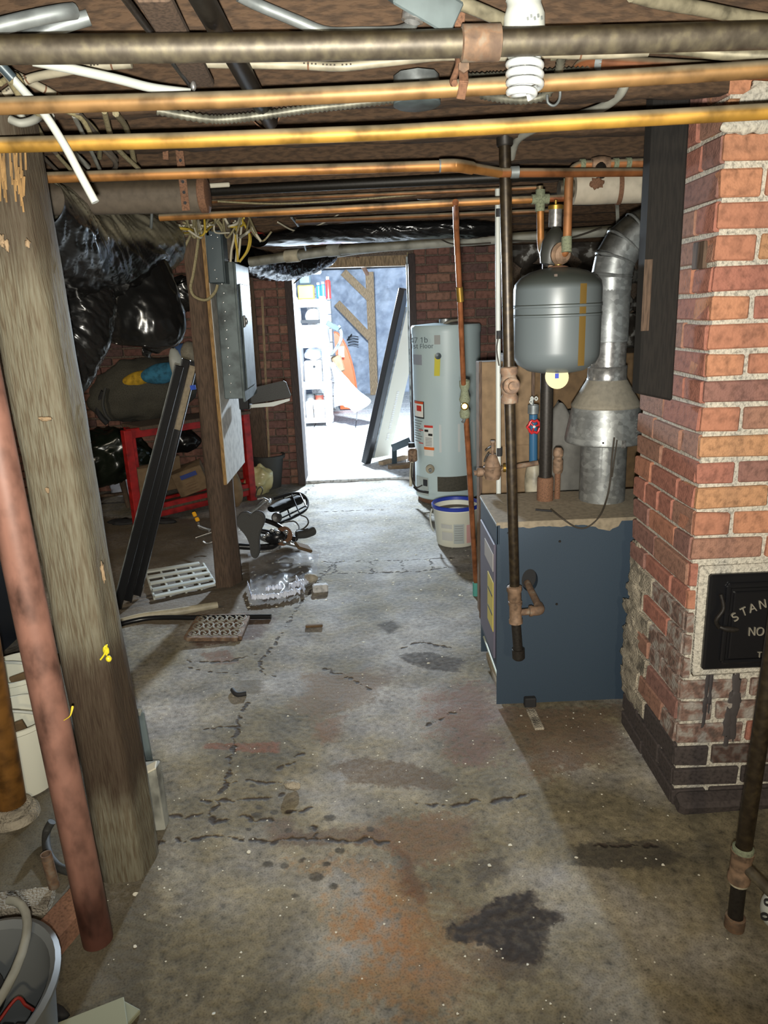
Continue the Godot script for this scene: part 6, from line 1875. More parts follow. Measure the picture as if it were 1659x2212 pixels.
func build_bicycle() -> void:
	var o := thing("bicycle", G(600, 1190), "dark bicycle lying on its side beyond the panel post, saddle towards the viewer", "bicycle")
	var H := func(x: float, y: float, h: float) -> Vector3: return G(x, y + 0.0, h)
	var tb := func(called: String, ps: Array, r: float, m: Material, per := 6) -> void:
		part(o, called, MB.new().tube(smooth(ps, per), r, 9), m)
	# saddle: broad two-lobed back up, nose down towards the viewer
	var d := 4.25
	var mid := P(542, 1145, d)
	for q in [[1.0, 0.0, -0.045, "saddle_base"], [0.97, 0.012, -0.02, "saddle"], [0.86, 0.022, -0.02, "saddle_top"]]:
		var poly := PackedVector2Array()
		for p in smooth([P(512, 1120, d), P(520, 1108, d), P(533, 1106, d), P(543, 1110, d), P(553, 1105, d), P(565, 1107, d), P(572, 1117, d), P(571, 1131, d), P(564, 1147, d), P(561, 1166, d), P(562, 1186, d), P(558, 1200, d), P(550, 1203, d), P(543, 1195, d), P(540, 1175, d), P(531, 1156, d), P(518, 1141, d), P(512, 1131, d), P(511.5, 1121, d)], 3):
			poly.append(Vector2(p.x - mid.x, p.y - mid.y) * q[0])
		part(o, q[3], MB.new().prism(poly, Transform3D(Basis.from_euler(Vector3(-0.25, 0.1, 0)), mid + Vector3(0, 0, q[1])), q[2]), M.black_matt if q[1] == 0.0 else M.rubber, "worn grey saddle" if q[3] == "saddle" else "")
	tb.call("saddle_rail", [P(528, 1115, 4.33), P(535, 1150, 4.33), P(548, 1185, 4.33)], 0.005, M.conduit)
	tb.call("seat_post", [P(545, 1150, 4.33), P(570, 1165, 4.45), P(600, 1175, 4.5)], 0.014, M.bright_steel)
	# frame tubes along the floor
	tb.call("frame_tube", [P(515, 1180, 4.4), P(560, 1182, 4.42), P(605, 1178, 4.4)], 0.02, M.black_gloss)
	tb.call("frame_tube", [P(520, 1140, 4.5), P(580, 1150, 4.5), P(640, 1165, 4.45)], 0.018, M.black_gloss)
	tb.call("frame_tube", [P(560, 1120, 4.7), P(600, 1135, 4.6), P(640, 1165, 4.45)], 0.016, M.black_gloss)
	tb.call("chain_guard", [P(560, 1192, 4.3), P(590, 1188, 4.3), P(603, 1180, 4.3)], 0.008, M.bright_steel)
	# rear carrier: hoop with cross wires and an old rolled bag on it
	var hoop := [P(590, 1078, 4.9), P(628, 1067, 4.95), P(648, 1066, 4.98), P(662, 1078, 4.95), P(664, 1093, 4.88), P(655, 1105, 4.8), P(628, 1120, 4.7), P(600, 1132, 4.62)]
	tb.call("carrier_hoop", hoop, 0.0105, M.black_gloss)
	tb.call("carrier_wire", [P(598, 1110, 4.72), P(630, 1095, 4.85), P(650, 1080, 4.93)], 0.006, M.black_gloss)
	tb.call("carrier_wire", [P(606, 1120, 4.68), P(635, 1106, 4.78), P(662, 1092, 4.88)], 0.006, M.black_gloss)
	for q in [[630, 1068, 646, 1107], [612, 1073, 628, 1120], [648, 1067, 662, 1095]]:
		tb.call("carrier_wire", [P(q[0], q[1], 4.93), P((q[0] + q[2]) / 2.0, (q[1] + q[3]) / 2.0, 4.84), P(q[2], q[3], 4.74)], 0.005, M.black_gloss)
	part(o, "mudguard", wrapped([P(585, 1100, 4.75), P(610, 1092, 4.85), P(640, 1080, 4.95), P(655, 1074, 5.0)], [0.03, 0.05, 0.055, 0.02], [0.02, 0.035, 0.035, 0.01], 24, 8, 0.03, Vector2(1, 1), 0), M.rubber)
	tb.call("handlebar", [P(533, 1112, 4.85), P(556, 1095, 4.9), P(570, 1083, 4.95), P(583, 1080, 4.95), P(580, 1088, 4.9)], 0.012, M.bright_steel)
	tb.call("brake_lever", [P(556, 1078, 4.95), P(568, 1076, 4.95), P(580, 1082, 4.92)], 0.007, M.bright_steel)
	tb.call("brake_cable", [P(552, 1074, 5.0), P(556, 1058, 5.05), P(564, 1052, 5.05), P(567, 1060, 5.02), P(563, 1070, 5.0)], 0.004, M.dark_cable)
	tb.call("brake_cable", [P(615, 1128, 4.6), P(635, 1126, 4.6), P(645, 1135, 4.55), P(646, 1145, 4.5)], 0.005, M.dark_cable)
	tb.call("brake_cable", [P(650, 1113, 4.6), P(662, 1118, 4.55), P(666, 1130, 4.5), P(655, 1142, 4.45), P(640, 1146, 4.45)], 0.005, M.dark_cable)
	# front wheel lying flat, partly hidden: tyre, rim, spokes
	var hub := G(620, 1165, 0.06)
	var ty := []
	for k in 33:
		var an := TAU * k / 32
		ty.append(hub + Vector3(cos(an) * 0.15, 0.02 + 0.05 * sin(an), sin(an) * 0.13))
	part(o, "hub", MB.new().lathe([[0.02, -0.03], [0.026, -0.02], [0.026, 0.02], [0.02, 0.03], [0, 0.03]], Transform3D(Basis.from_euler(Vector3(0.5, 0, 0.4)), hub + Vector3(0.02, 0, 0)), 16), M.bright_steel)
	part(o, "gear_ring", MB.new().lathe([[0.055, -0.004], [0.062, 0.0], [0.055, 0.004], [0.03, 0.004], [0.03, -0.004], [0.055, -0.004]], Transform3D(Basis.from_euler(Vector3(1.1, 0, 0.3)), P(612, 1158, 4.4)), 28), M.rust_strap)
	part(o, "motor_case", MB.new().blob(P(595, 1160, 4.42), Vector3(0.07, 0.05, 0.05), nz, 0.1, 8, 22, 14), M.black_gloss)
	part(o, "head_lamp", MB.new().lathe([[0, -0.02], [0.03, -0.02], [0.036, 0.0], [0.03, 0.012], [0, 0.016]], along(P(598, 1118, 4.68), Vector3(0.2, 0.3, 1)), 18), M.black_gloss)
	part(o, "grip", MB.new().tube(smooth([P(640, 1155, 4.42), P(662, 1152, 4.45), P(680, 1145, 4.48)], 5), [0.024, 0.026, 0.028, 0.028, 0.03, 0.03, 0.03, 0.03, 0.03, 0.028, 0.02], 14), M.rubber, "grey rubber grip")
	part(o, "pedal", MB.new().box(P(655, 1182, 4.25), Vector3(0.11, 0.02, 0.07), Basis.from_euler(Vector3(0.3, 0.5, -0.5)), 0.006), M.dull_cardboard)
	part(o, "crank", MB.new().bar(P(612, 1172, 4.35), P(650, 1182, 4.28), 0.02, 0.014), M.bright_steel)
	for q in [[600, 1150], [588, 1146], [578, 1155], [606, 1168], [570, 1160], [628, 1172], [618, 1150]]:
		part(o, "fitting", MB.new().blob(P(q[0], q[1], 4.36), Vector3(0.016, 0.013, 0.014), nz, 0.2, 30, 10, 8), M.bright_steel)
	for q in [[428, 1108], [425, 1135]]:
		pass
	# amber reflector and front end, seen left of the post
	var rf := thing("amber_reflector", P(424, 1116, 4.9), "bright amber reflector glowing in the flash on the floor, left of the panel post", "reflector")
	part(rf, "lens", MB.new().box(P(420, 1111, 4.9), Vector3(0.028, 0.036, 0.012), Basis.from_euler(Vector3(0, 0, 0.3)), 0.006), M.amber_reflector)
	part(rf, "lens", MB.new().box(P(426, 1122, 4.88), Vector3(0.03, 0.03, 0.012), Basis.from_euler(Vector3(0, 0, 0.3)), 0.006), M.amber_reflector)
	part(rf, "stalk", MB.new().tube(smooth([P(428, 1128, 4.88), P(432, 1140, 4.88), P(452, 1146, 4.8)], 5), 0.008, 8), M.bright_steel)
	for q in [[[423, 1162], [440, 1156], [458, 1150]], [[427, 1135], [445, 1142], [460, 1145]], [[438, 1170], [448, 1174], [462, 1170]]]:
		part(o, "spoke", MB.new().tube(smooth([P(q[0][0], q[0][1], 4.6), P(q[1][0], q[1][1], 4.6), P(q[2][0], q[2][1], 4.6)], 4), 0.006, 6), M.bright_steel)

# ---------------------------------------------------------------- pipes under the joists
func dusty_tube(path: PackedVector3Array, r: float, col: Color, sides := 16) -> MB:
	var mb := MB.new()
	mb.col = col
	mb.dust = lin(168, 158, 134)
	return mb.tube(path, r, sides)

func collar(p: Vector3, dir: Vector3, r: float, half: float) -> MB:
	return MB.new().lathe([[r, -half], [r * 1.18, -half * 0.92], [r * 1.18, half * 0.92], [r, half]], along(p, dir), 16)

# the run goes on, straight, to the side walls
func reached(ps: Array) -> PackedVector3Array:
	var out := PackedVector3Array(ps)
	var l := out[1] - out[0]
	out.insert(0, out[0] - l * ((out[0].x + 3.2) / l.x))
	var n := out.size()
	l = out[n - 1] - out[n - 2]
	out.append(out[n - 1] + l * ((2.4 - out[n - 1].x) / l.x))
	return out

func build_overhead_pipes() -> void:
	var cop := lin(176, 122, 66)
	var gold := lin(196, 150, 66)
	# iron main across the top, with coupling
	var a := G(-60, 108, 1.9)
	var b := G(1740, 74, 1.9)
	var o := thing("iron_pipe", (a + b) / 2, "grey-brown iron pipe with a threaded coupling, nearest the viewer, spanning the whole ceiling", "pipe")
	var mid := G(829, 98, 1.9)
	part(o, "pipe", dusty_tube(reached([a, G(500, 103, 1.9), mid, b]), 0.0205, Color(1, 1, 1), 22), M.iron)
	part(o, "coupling", MB.new().lathe([[0.0205, -0.032], [0.0265, -0.03], [0.0265, 0.03], [0.0205, 0.032]], along(G(1038, 93, 1.9), b - a), 22), M.rusty)
	# three long copper runs
	o = thing("copper_pipe", G(829, 200, 1.875), "long dusty copper pipe under the joists, second from the viewer, passing behind the lamp", "copper pipe")
	part(o, "pipe", dusty_tube(reached([G(-60, 231, 1.875), G(500, 215, 1.875), G(829, 200, 1.875), G(1250, 175, 1.875), G(1740, 144, 1.875)]), 0.0145, lin(164, 126, 80)), M.copper)
	o = thing("copper_pipe", G(829, 287, 1.83), "golden copper pipe under the joists, third from viewer, crossing before timber post and chimney", "copper pipe")
	part(o, "pipe", dusty_tube(reached([G(-60, 315, 1.83), G(400, 303, 1.83), G(829, 287, 1.83), G(1740, 236, 1.83)]), 0.0145, gold), M.copper)
	o = thing("copper_pipe", G(500, 372, 1.85), "copper pipe with an angled elbow, running above the brown soil pipe towards the chimney", "copper pipe")
	var el := G(985, 357, 1.85)
	var e2 := G(1078, 373, 1.85)
	part(o, "pipe", dusty_tube(PackedVector3Array([G(55, 385, 1.85), G(500, 372, 1.85), el]), 0.0135, cop), M.copper)
	part(o, "elbow", dusty_tube(bent([el - Vector3(0.04, 0, 0), el, el.lerp(e2, 0.35)], 0.04), 0.0165, cop), M.copper)
	part(o, "offset", dusty_tube(PackedVector3Array([el.lerp(e2, 0.3), e2]), 0.0135, cop), M.copper)
	var e3 := P(1400, 372, 2.42)
	part(o, "far_run", dusty_tube(PackedVector3Array([e2, P(1240, 373, 2.3), e3]), 0.0125, lin(170, 108, 66)), M.copper)
	for q in [[958, 358], [1112, 372]]:
		part(o, "solder_joint", collar(G(q[0], q[1], 1.85), Vector3.RIGHT, 0.0138, 0.012), M.conduit)
	o = thing("copper_pipe", G(750, 452, 1.84), "copper pipe running level over the panel post and doorway to the air separator tee", "copper pipe")
	var te := P(1167, 430, 2.72)
	part(o, "pipe", dusty_tube(PackedVector3Array([G(345, 470, 1.84), G(750, 451, 1.84), G(985, 438, 1.84), te]), 0.0125, cop), M.copper)
	part(o, "tee", MB.new().tube(line(te - Vector3(0.03, 0, 0), te + Vector3(0.03, 0, 0)), 0.0165, 14).tube(line(te + Vector3(0, 0.03, 0), te - Vector3(0, 0.04, 0)), 0.0165, 14), M.verdigris)
	part(o, "far_end", dusty_tube(line(te, P(1232, 427, 2.72)), 0.012, lin(150, 84, 44)), M.copper)
	part(o, "riser_stub", dusty_tube(line(te, P(1166, 402, 2.72)), 0.0115, lin(130, 116, 88)), M.copper)
	part(o, "drop", dusty_tube(bent([te, P(1168, 540, 2.72), P(1184, 562, 2.6), P(1196, 560, 2.55)], 0.04), 0.0125, lin(172, 116, 60)), M.copper)
	# copper riser that bends over the white lagged pipe
	o = thing("copper_riser", P(1224, 540, 2.45), "copper pipe rising from the air separator and bending right, green at its joints", "copper pipe")
	var p0 := P(1224, 545, 2.46)
	var p1 := P(1230, 357, 2.5)
	var p2 := P(1400, 351, 2.5)
	part(o, "riser", dusty_tube(bent([P(1208, 552, 2.5), p0, p1, p2], 0.05, 7), 0.0135, lin(172, 114, 70)), M.copper)
	part(o, "lower_joint", MB.new().tube(line(P(1224, 545, 2.46), P(1224, 512, 2.466)), 0.0165, 14), M.verdigris)
	part(o, "upper_joint", MB.new().tube(line(P(1228, 400, 2.515), P(1228, 384, 2.51)), 0.0155, 14), M.verdigris)
	part(o, "check_valve", MB.new().lathe([[0.014, -0.03], [0.02, -0.028], [0.024, -0.01], [0.024, 0.01], [0.02, 0.028], [0.014, 0.03]], along(P(1297, 355, 2.5), Vector3.RIGHT), 16), M.bronze)
	part(o, "valve_bonnet", MB.new().lathe([[0.018, 0], [0.018, 0.03], [0.01, 0.045], [0, 0.046]], along(P(1296, 360, 2.49), Vector3(0, -0.7, 0.7)), 14), M.black_iron)
	for q in [[1258, 355], [1330, 353], [1357, 352]]:
		part(o, "solder_joint", collar(P(q[0], q[1], 2.5), Vector3.RIGHT, 0.0138, 0.008), M.verdigris)
	# soil pipe with rusty end
	o = thing("soil_pipe", P(260, 427, 2.5), "thick brown cast-iron soil pipe hung on perforated strap above the black wrapped duct", "pipe")
	part(o, "pipe", dusty_tube(line(P(40, 430, 2.5), P(436, 422, 2.5)), 0.051, Color(1, 1, 1), 28), M.soil_pipe)
	part(o, "rusty_end", MB.new().lathe([[0.0515, -0.012], [0.0535, -0.01], [0.0535, 0.012], [0.048, 0.014], [0, 0.014]], along(P(440, 421, 2.5), Vector3(1, 0, 0)), 28), M.rust_strap)
	# dark iron pipes further back
	o = thing("black_pipe", P(760, 400, 2.9), "dark iron pipe running level behind the copper runs, over the doorway side", "pipe")
	part(o, "pipe", dusty_tube(line(P(445, 413, 3.05), P(1240, 375, 2.85)), 0.019, lin(190, 190, 180), 16), M.black_iron)
	o = thing("thin_copper", P(760, 405, 3.1), "thin copper tube running level just below the dark iron pipe", "copper pipe")
	part(o, "pipe", dusty_tube(line(P(450, 436, 3.3), P(1170, 405, 3.1)), 0.008, lin(140, 96, 56), 10), M.copper)
	o = thing("thin_copper", P(800, 470, 3.4), "thin dim copper tube under the joists, lowest and farthest of the level copper runs", "copper pipe")
	part(o, "pipe", dusty_tube(line(P(640, 478, 3.7), P(1200, 455, 3.4)), 0.0105, lin(120, 80, 46), 10), M.copper)
	# grey drain pipe high before the back wall
	o = thing("drain_pipe", P(900, 525, 4.6), "long grey plastic drain pipe sloping under the joists in front of the back wall", "pipe")
	var da := P(540, 566, 5.0)
	var dm := P(720, 541, 4.85)
	var dz := P(1345, 497, 4.1)
	part(o, "far_length", dusty_tube(line(da, dm), 0.031, Color(1, 1, 1), 20), M.grey_pvc)
	part(o, "pipe", dusty_tube(line(dm, dz), 0.028, Color(1, 1, 1), 20), M.grey_pvc)
	part(o, "coupling", collar(P(722, 541, 4.85), dz - da, 0.031, 0.045), M.grey_pvc)
	part(o, "coupling", collar(P(632, 553, 4.92), dz - da, 0.033, 0.05), M.cream_pvc)
	for q in [[914, 500, 4.6], [1333, 470, 4.1], [932, 495, 4.6]]:
		part(o, "hanger", MB.new().bar(P(q[0], q[1] - 30, q[2]), P(q[0] + 2, q[1] + 22, q[2]), 0.018, 0.004, Vector3.BACK, 0.001), M.grey_pvc)
	# black pipe running into the depth between the joists
	o = thing("black_pipe", P(510, 140, 1.6), "dark iron pipe running away from the viewer under the joists, hung in thin wire loops", "pipe")
	part(o, "pipe", dusty_tube(line(G(405, -60, 1.945), G(583, 262, 1.925)), 0.0185, lin(200, 196, 190), 18), M.black_iron)
	for k in 2:
		part(o, "wire_loop", MB.new().tube(smooth([P(535 + k * 3, 228, 2.0), P(548, 262, 2.0 + k * 0.04), P(578, 280, 2.02), P(600, 262, 2.0 + k * 0.04), P(612 - k * 9, 228, 2.0)], 6), 0.0018, 6), M.rust_strap)
	solo("thin_rod", G(350, 100, 1.95), MB.new().tube(line(G(250, -30, 1.95), G(412, 184, 1.94)), 0.006, 8), M.black_iron, "thin dark rod running into the depth left of the dark iron pipe", "rod")
	solo("dark_board", G(385, 70, 1.95), MB.new().bar(G(330, -10, 1.945), G(435, 180, 1.945), 0.05, 0.015), M.dark_wood, "dark lath nailed under the joists between rod and iron pipe", "lath")
	# perforated hanger straps
	for q in [[372, 396, 240, 455, 2.44, "long rusty perforated strap carrying the brown soil pipe's right end"], [349, 352, 235, 345, 2.3, "short rusty perforated strap left of the longer one"]]:
		var p := P(q[0] + 6, q[2], q[4])
		var e := P(q[1] + 6, q[3], q[4])
		var st := thing("pipe_strap", p, q[5], "hanger strap")
		part(st, "band", MB.new().bar(p, e, 0.024 if q[0] > 360 else 0.016, 0.002, Vector3.BACK, 0.0005), M.rust_strap)
		for k in int(p.distance_to(e) / 0.03):
			part(st, "hole", MB.new().lathe([[0, 0.0015], [0.005, 0.0015], [0.005, -0.0015], [0, -0.0015]], along(p.lerp(e, (k + 0.5) * 0.03 / p.distance_to(e)), Vector3.BACK), 8), M.black_matt)
	var hs := thing("pipe_hook", P(995, 60, 1.48), "rusty strap and hook hanging between the iron main's coupling and the second copper pipe", "hanger strap")
	part(hs, "band", MB.new().bar(P(1000, -20, 1.42), P(990, 80, 1.42), 0.016, 0.002, Vector3.BACK, 0.0005), M.rust_strap)
	part(hs, "lower_band", MB.new().tube(smooth([P(988, 118, 1.45), P(990, 140, 1.43), P(978, 175, 1.42), P(982, 180, 1.41)], 4), 0.006, 6), M.rust_strap)
	part(hs, "hook", MB.new().bar(P(1000, 138, 1.43), P(1002, 178, 1.4), 0.016, 0.004, Vector3.BACK, 0.001).bar(P(1002, 178, 1.4), P(995, 214, 1.42), 0.015, 0.004, Vector3.BACK, 0.001), M.rust_strap)
	part(hs, "bolt", MB.new().lathe([[0.01, 0], [0.01, 0.008], [0, 0.009]], along(P(1001, 146, 1.41), Vector3.BACK), 6), M.rusty)
	# copper pieces at upper right
	o = thing("copper_branch", P(1400, 140, 1.75), "dull copper branch with a bright elbow, upper right between iron main and second copper pipe", "copper pipe")
	var c0 := P(1236, 168, 1.85)
	var c1 := P(1262, 132, 1.8)
	var c2 := P(1700, 160, 1.6)
	part(o, "pipe", dusty_tube(bent([c0, c1, c2], 0.04), 0.0145, lin(150, 94, 60)), M.copper)
	part(o, "joint", collar(P(1297, 134, 1.785), c2 - c1, 0.0148, 0.008), M.conduit)

func build_overhead_wiring() -> void:
	# spiral lamp in its socket
	var d := 1.375
	var top := P(1131, 0, d)
	var bot := P(1133, 186, d)
	var up := (top - bot).normalized()
	var at := P(1133, 104, d)
	var xf := along(at, up).scaled_local(Vector3.ONE * 1.14)
	var o := thing("spiral_lamp", top, "white spiral energy-saving lamp hanging unlit before the copper pipes, upper right", "lamp bulb")
	part(o, "ballast", MB.new().lathe([[0.0, -0.012], [0.024, -0.01], [0.0285, -0.002], [0.0295, 0.012], [0.0295, 0.04], [0.026, 0.05], [0.0245, 0.054], [0.0245, 0.06], [0.026, 0.062], [0.0235, 0.072]], xf, 32), M.white_plastic)
	part(o, "socket", MB.new().lathe([[0.024, 0.07], [0.024, 0.085], [0.022, 0.09], [0.0245, 0.095], [0.0245, 0.2], [0, 0.2]], xf, 28), M.white_plastic)
	var hel := []
	for k in 97:
		var t := k / 96.0
		var an := -TAU * 4.25 * t + 0.6
		var rr := 0.023 if t < 0.86 else lerpf(0.023, 0.008, (t - 0.86) / 0.14)
		if t < 0.05: rr = lerpf(0.015, 0.0235, t / 0.05)
		hel.append(xf * Vector3(cos(an) * rr, -0.012 - 0.052 * t, sin(an) * rr))
	part(o, "spiral_tube", MB.new().tube(PackedVector3Array(hel), 0.0062, 12), M.bulb_glass)
	for k in 5:
		part(o, "stamped_print", MB.new().box(xf * Vector3(-0.001 + k * 0.005, 0.028 + 0.003 * (k % 2), 0.0292), Vector3(0.0032, 0.005, 0.0012), Basis.from_euler(Vector3(0, 0.1 * k, 0.2)), 0), M.conduit)
	# ceiling box with its conduits
	var bx := thing("junction_box", P(900, 20, 1.36), "square steel junction box tilted under the joist at the top of the picture", "junction box")
	part(bx, "cover", MB.new().box(P(905, -6, 1.36) , Vector3(0.11, 0.05, 0.1), Basis.from_euler(Vector3(0.5, 0.3, -0.35)), 0.003), M.panel_grey)
	part(bx, "clamp", MB.new().lathe([[0.013, -0.012], [0.018, -0.01], [0.018, 0.01], [0.013, 0.012]], along(P(893, 30, 1.34), Vector3(0.2, 1, 0)), 14), M.bright_steel)
	part(bx, "strap_lug", MB.new().box(P(967, 14, 1.34), Vector3(0.014, 0.028, 0.012), Basis.from_euler(Vector3(0, 0, -0.2)), 0.004), M.bright_steel)
	var runs := [
		[[[515, -10, 1.4], [560, 12, 1.42], [640, 45, 1.44], [705, 70, 1.45], [780, 71, 1.45], [855, 69, 1.43], [888, 55, 1.39], [897, 30, 1.36]], 0.0095, "conduit", "bent grey conduit sweeping down and up into the steel junction box", "conduit"],
		[[[975, 0, 1.34], [1030, 20, 1.36], [1105, 52, 1.4], [1150, 72, 1.43]], 0.0105, "old_conduit", "straight pale conduit running right from the junction box behind the spiral lamp", "conduit"],
		[[[-20, 62, 1.36], [60, 42, 1.38], [130, 28, 1.4], [160, 24, 1.42]], 0.0125, "conduit", "upper of two bright grey conduits at the top left corner", "conduit"],
		[[[-20, 106, 1.42], [60, 82, 1.43], [130, 56, 1.44], [192, 38, 1.45]], 0.0125, "conduit", "lower of two bright grey conduits at the top left corner, ending right", "conduit"],
		[[[1365, -12, 1.3], [1430, 5, 1.33], [1520, 20, 1.36], [1600, 36, 1.38], [1690, 50, 1.4]], 0.0105, "old_conduit", "mottled conduit crossing the top right corner", "conduit"],
		[[[1190, 118, 1.68], [1280, 112, 1.66], [1400, 102, 1.62], [1480, 106, 1.6], [1560, 116, 1.58], [1690, 122, 1.55]], 0.0115, "old_conduit", "mottled conduit behind the iron main at right, above the dull copper branch", "conduit"],
		[[[425, 136, 1.62], [520, 138, 1.62], [640, 140, 1.62], [740, 144, 1.62], [850, 132, 1.62], [960, 121, 1.62], [1080, 122, 1.62], [1180, 116, 1.62], [1280, 118, 1.62], [1400, 112, 1.62]], 0.0085, "cream_pvc", "long cream printed cable pipe wavering behind the iron main", "plastic pipe"],
		[[[70, 132, 1.5], [150, 148, 1.52], [250, 170, 1.55], [330, 190, 1.58], [412, 201, 1.6]], 0.0085, "white_plastic", "smooth white plastic tube slanting from the iron main to the second copper pipe, left", "plastic pipe"],
		[[[0, 140, 1.5], [50, 195, 1.52], [95, 245, 1.52], [140, 315, 1.52], [175, 380, 1.52], [206, 437, 1.52]], 0.0078, "white_plastic", "white plastic tube hanging down in front of the soil pipe with a rounded end", "plastic pipe"],
		[[[10, 205, 1.72], [60, 172, 1.72], [130, 156, 1.7], [200, 145, 1.7], [284, 138, 1.7]], 0.0085, "cream_pvc", "short cream printed cable pipe rising right behind the iron main, far left", "plastic pipe"],
		[[[20, 155, 1.75], [60, 175, 1.77], [100, 195, 1.8], [130, 212, 1.82]], 0.0085, "cream_pvc", "cream printed tube crossing behind the hanging white tube, far left", "plastic pipe"],
		[[[1160, 345, 2.1], [1250, 330, 2.0], [1100, 330, 2.3]], 0.0, "", "", ""]]
	for q in runs:
		if q[1] == 0.0: continue
		var ps := []
		for p in q[0]: ps.append(P(p[0], p[1], p[2]))
		var t := solo(("cable_pipe" if q[4] == "plastic pipe" else "conduit"), ps[ps.size() / 2], MB.new().tube(smooth(ps, 7), q[1], 12), M[q[2]], q[3], q[4])
		if q[2] == "cream_pvc":
			# printed marks along the tube: dark dashes and a red ring
			var path := smooth(ps, 24)
			var n := path.size()
			for k in range(6, n - 6, 2):
				if int(k / 26.0) % 2 == 0 and (k * 7) % 5 != 0:
					part(t, "print_mark", MB.new().box(path[k] + Vector3(0, 0.001, q[1] + 0.0002), Vector3(0.0035, 0.0028, 0.0008), Basis.IDENTITY, 0), M.dark_cable)
			for f in [0.25, 0.62, 0.86]:
				var k := int(n * f)
				part(t, "red_ring", MB.new().lathe([[q[1] + 0.0004, -0.0018], [q[1] + 0.0004, 0.0018]], along(path[k], path[k + 1] - path[k]), 12), M.rust_strap)
	part(get_node("cable_pipe_002"), "dark_sleeve", MB.new().tube(line(P(2, 142, 1.49), P(28, 170, 1.5)), 0.0095, 12), M.panel_dark)
	part(get_node("cable_pipe_001"), "screw_clip", MB.new().blob(P(418, 186, 1.6), Vector3(0.006, 0.009, 0.006), nz, 0.2, 40, 12, 8), M.bright_steel)
	# armoured cables: a ribbed spiral round a core
	var arm := [
		[[[338, 238, 1.72], [400, 250, 1.74], [470, 258, 1.75], [560, 250, 1.76], [660, 236, 1.77], [760, 225, 1.78], [855, 213, 1.79]], "armoured cable sagging left from the round steel box behind the second copper pipe"],
		[[[1010, 168, 1.74], [1060, 166, 1.76], [1150, 160, 1.78], [1250, 154, 1.79], [1340, 150, 1.8]], "shiny armoured cable running level right of the round steel box"],
		[[[1040, 204, 1.8], [1080, 212, 1.78], [1130, 216, 1.76], [1180, 204, 1.74], [1205, 160, 1.7], [1215, 120, 1.66], [1240, 70, 1.6], [1270, 40, 1.56], [1310, -5, 1.5]], "armoured cable looping up from behind the spiral lamp to the joists"]]
	for q in arm:
		var ps := []
		for p in q[0]: ps.append(P(p[0], p[1], p[2]))
		var path := smooth(ps, 40)
		var rr := []
		var fine := PackedVector3Array([path[0]])
		for k in range(1, path.size()):
			if fine[-1].distance_to(path[k]) > 0.0018: fine.append(path[k])
		for k in fine.size(): rr.append(0.0088 + 0.0016 * sin(k * TAU / 4.0))
		solo("armoured_cable", ps[2], MB.new().tube(fine, rr, 9), M.armour, q[1], "armoured cable")
	var rb := thing("round_box", P(900, 178, 1.76), "round grey steel ceiling box behind the second copper pipe", "junction box")
	var rx := Transform3D(Basis.IDENTITY, P(900, 196, 1.78))
	part(rb, "box", MB.new().lathe([[0, -0.024], [0.046, -0.024], [0.05, -0.018], [0.05, 0.03], [0, 0.03]], rx, 8), M.conduit)
	part(rb, "cover", MB.new().lathe([[0, -0.032], [0.044, -0.032], [0.052, -0.028], [0.052, -0.022], [0, -0.022]], rx, 24), M.panel_grey)
	# grey flexible loop at right
	solo("flex_conduit", P(1320, 220, 1.9), MB.new().tube(smooth([P(1352, 178, 1.85), P(1338, 205, 1.88), P(1300, 232, 1.95), P(1240, 252, 2.05), P(1180, 268, 2.15), P(1120, 300, 2.3), P(1105, 340, 2.4)], 8), 0.011, 10), M.grey_pvc, "grey flexible conduit curving down right of the lamp behind the copper runs", "conduit")
	solo("wire_ring", P(1195, 215, 1.7), MB.new().tube(smooth([P(1182, 205, 1.7), P(1184, 222, 1.7), P(1197, 228, 1.7), P(1208, 216, 1.7), P(1210, 195, 1.7), P(1206, 180, 1.7)], 6), 0.003, 8), M.conduit, "small wire ring hanging from the copper pipe right of the lamp", "wire ring")
	# bundle of old cables at upper left
	var cs := [[20, 215, 75, 300], [45, 225, 120, 330], [110, 250, 190, 360], [70, 255, 160, 375], [140, 225, 215, 340], [165, 240, 250, 345], [160, 250, 215, 365], [225, 240, 300, 365], [250, 245, 290, 350], [60, 300, 140, 385], [120, 300, 200, 390], [15, 160, 90, 250], [0, 180, 60, 220], [200, 300, 245, 370], [5, 235, 60, 270], [90, 225, 200, 300]]
	var words := ["tan", "grey", "dusty", "pale", "old", "stiff", "slack", "dull"]
	for k in cs.size():
		var q = cs[k]
		var a := G(q[0], q[1], 1.93)
		var b := G(q[2], q[3], 1.925 - 0.01 * (k % 4))
		var c := (a + b) / 2 + Vector3(rng.randf_range(-0.03, 0.03), rng.randf_range(-0.02, 0.03), 0)
		solo("old_cable", a, MB.new().tube(smooth([a, c, b], 8), 0.0055 + 0.001 * (k % 3), 7), M[["cable", "soil_pipe", "grey_pvc", "cable"][k % 4]], "dusty old cable in the tangled bundle running back between the joists at upper left", "cable", "tangled cables at upper left")
	solo("grey_cable_loop", P(60, 262, 1.6), MB.new().tube(smooth([P(22, 258, 1.6), P(45, 266, 1.6), P(75, 258, 1.62), P(95, 238, 1.66)], 7), 0.008, 9), M.grey_pvc, "thick grey cable end curling below the second copper pipe, far left", "cable")
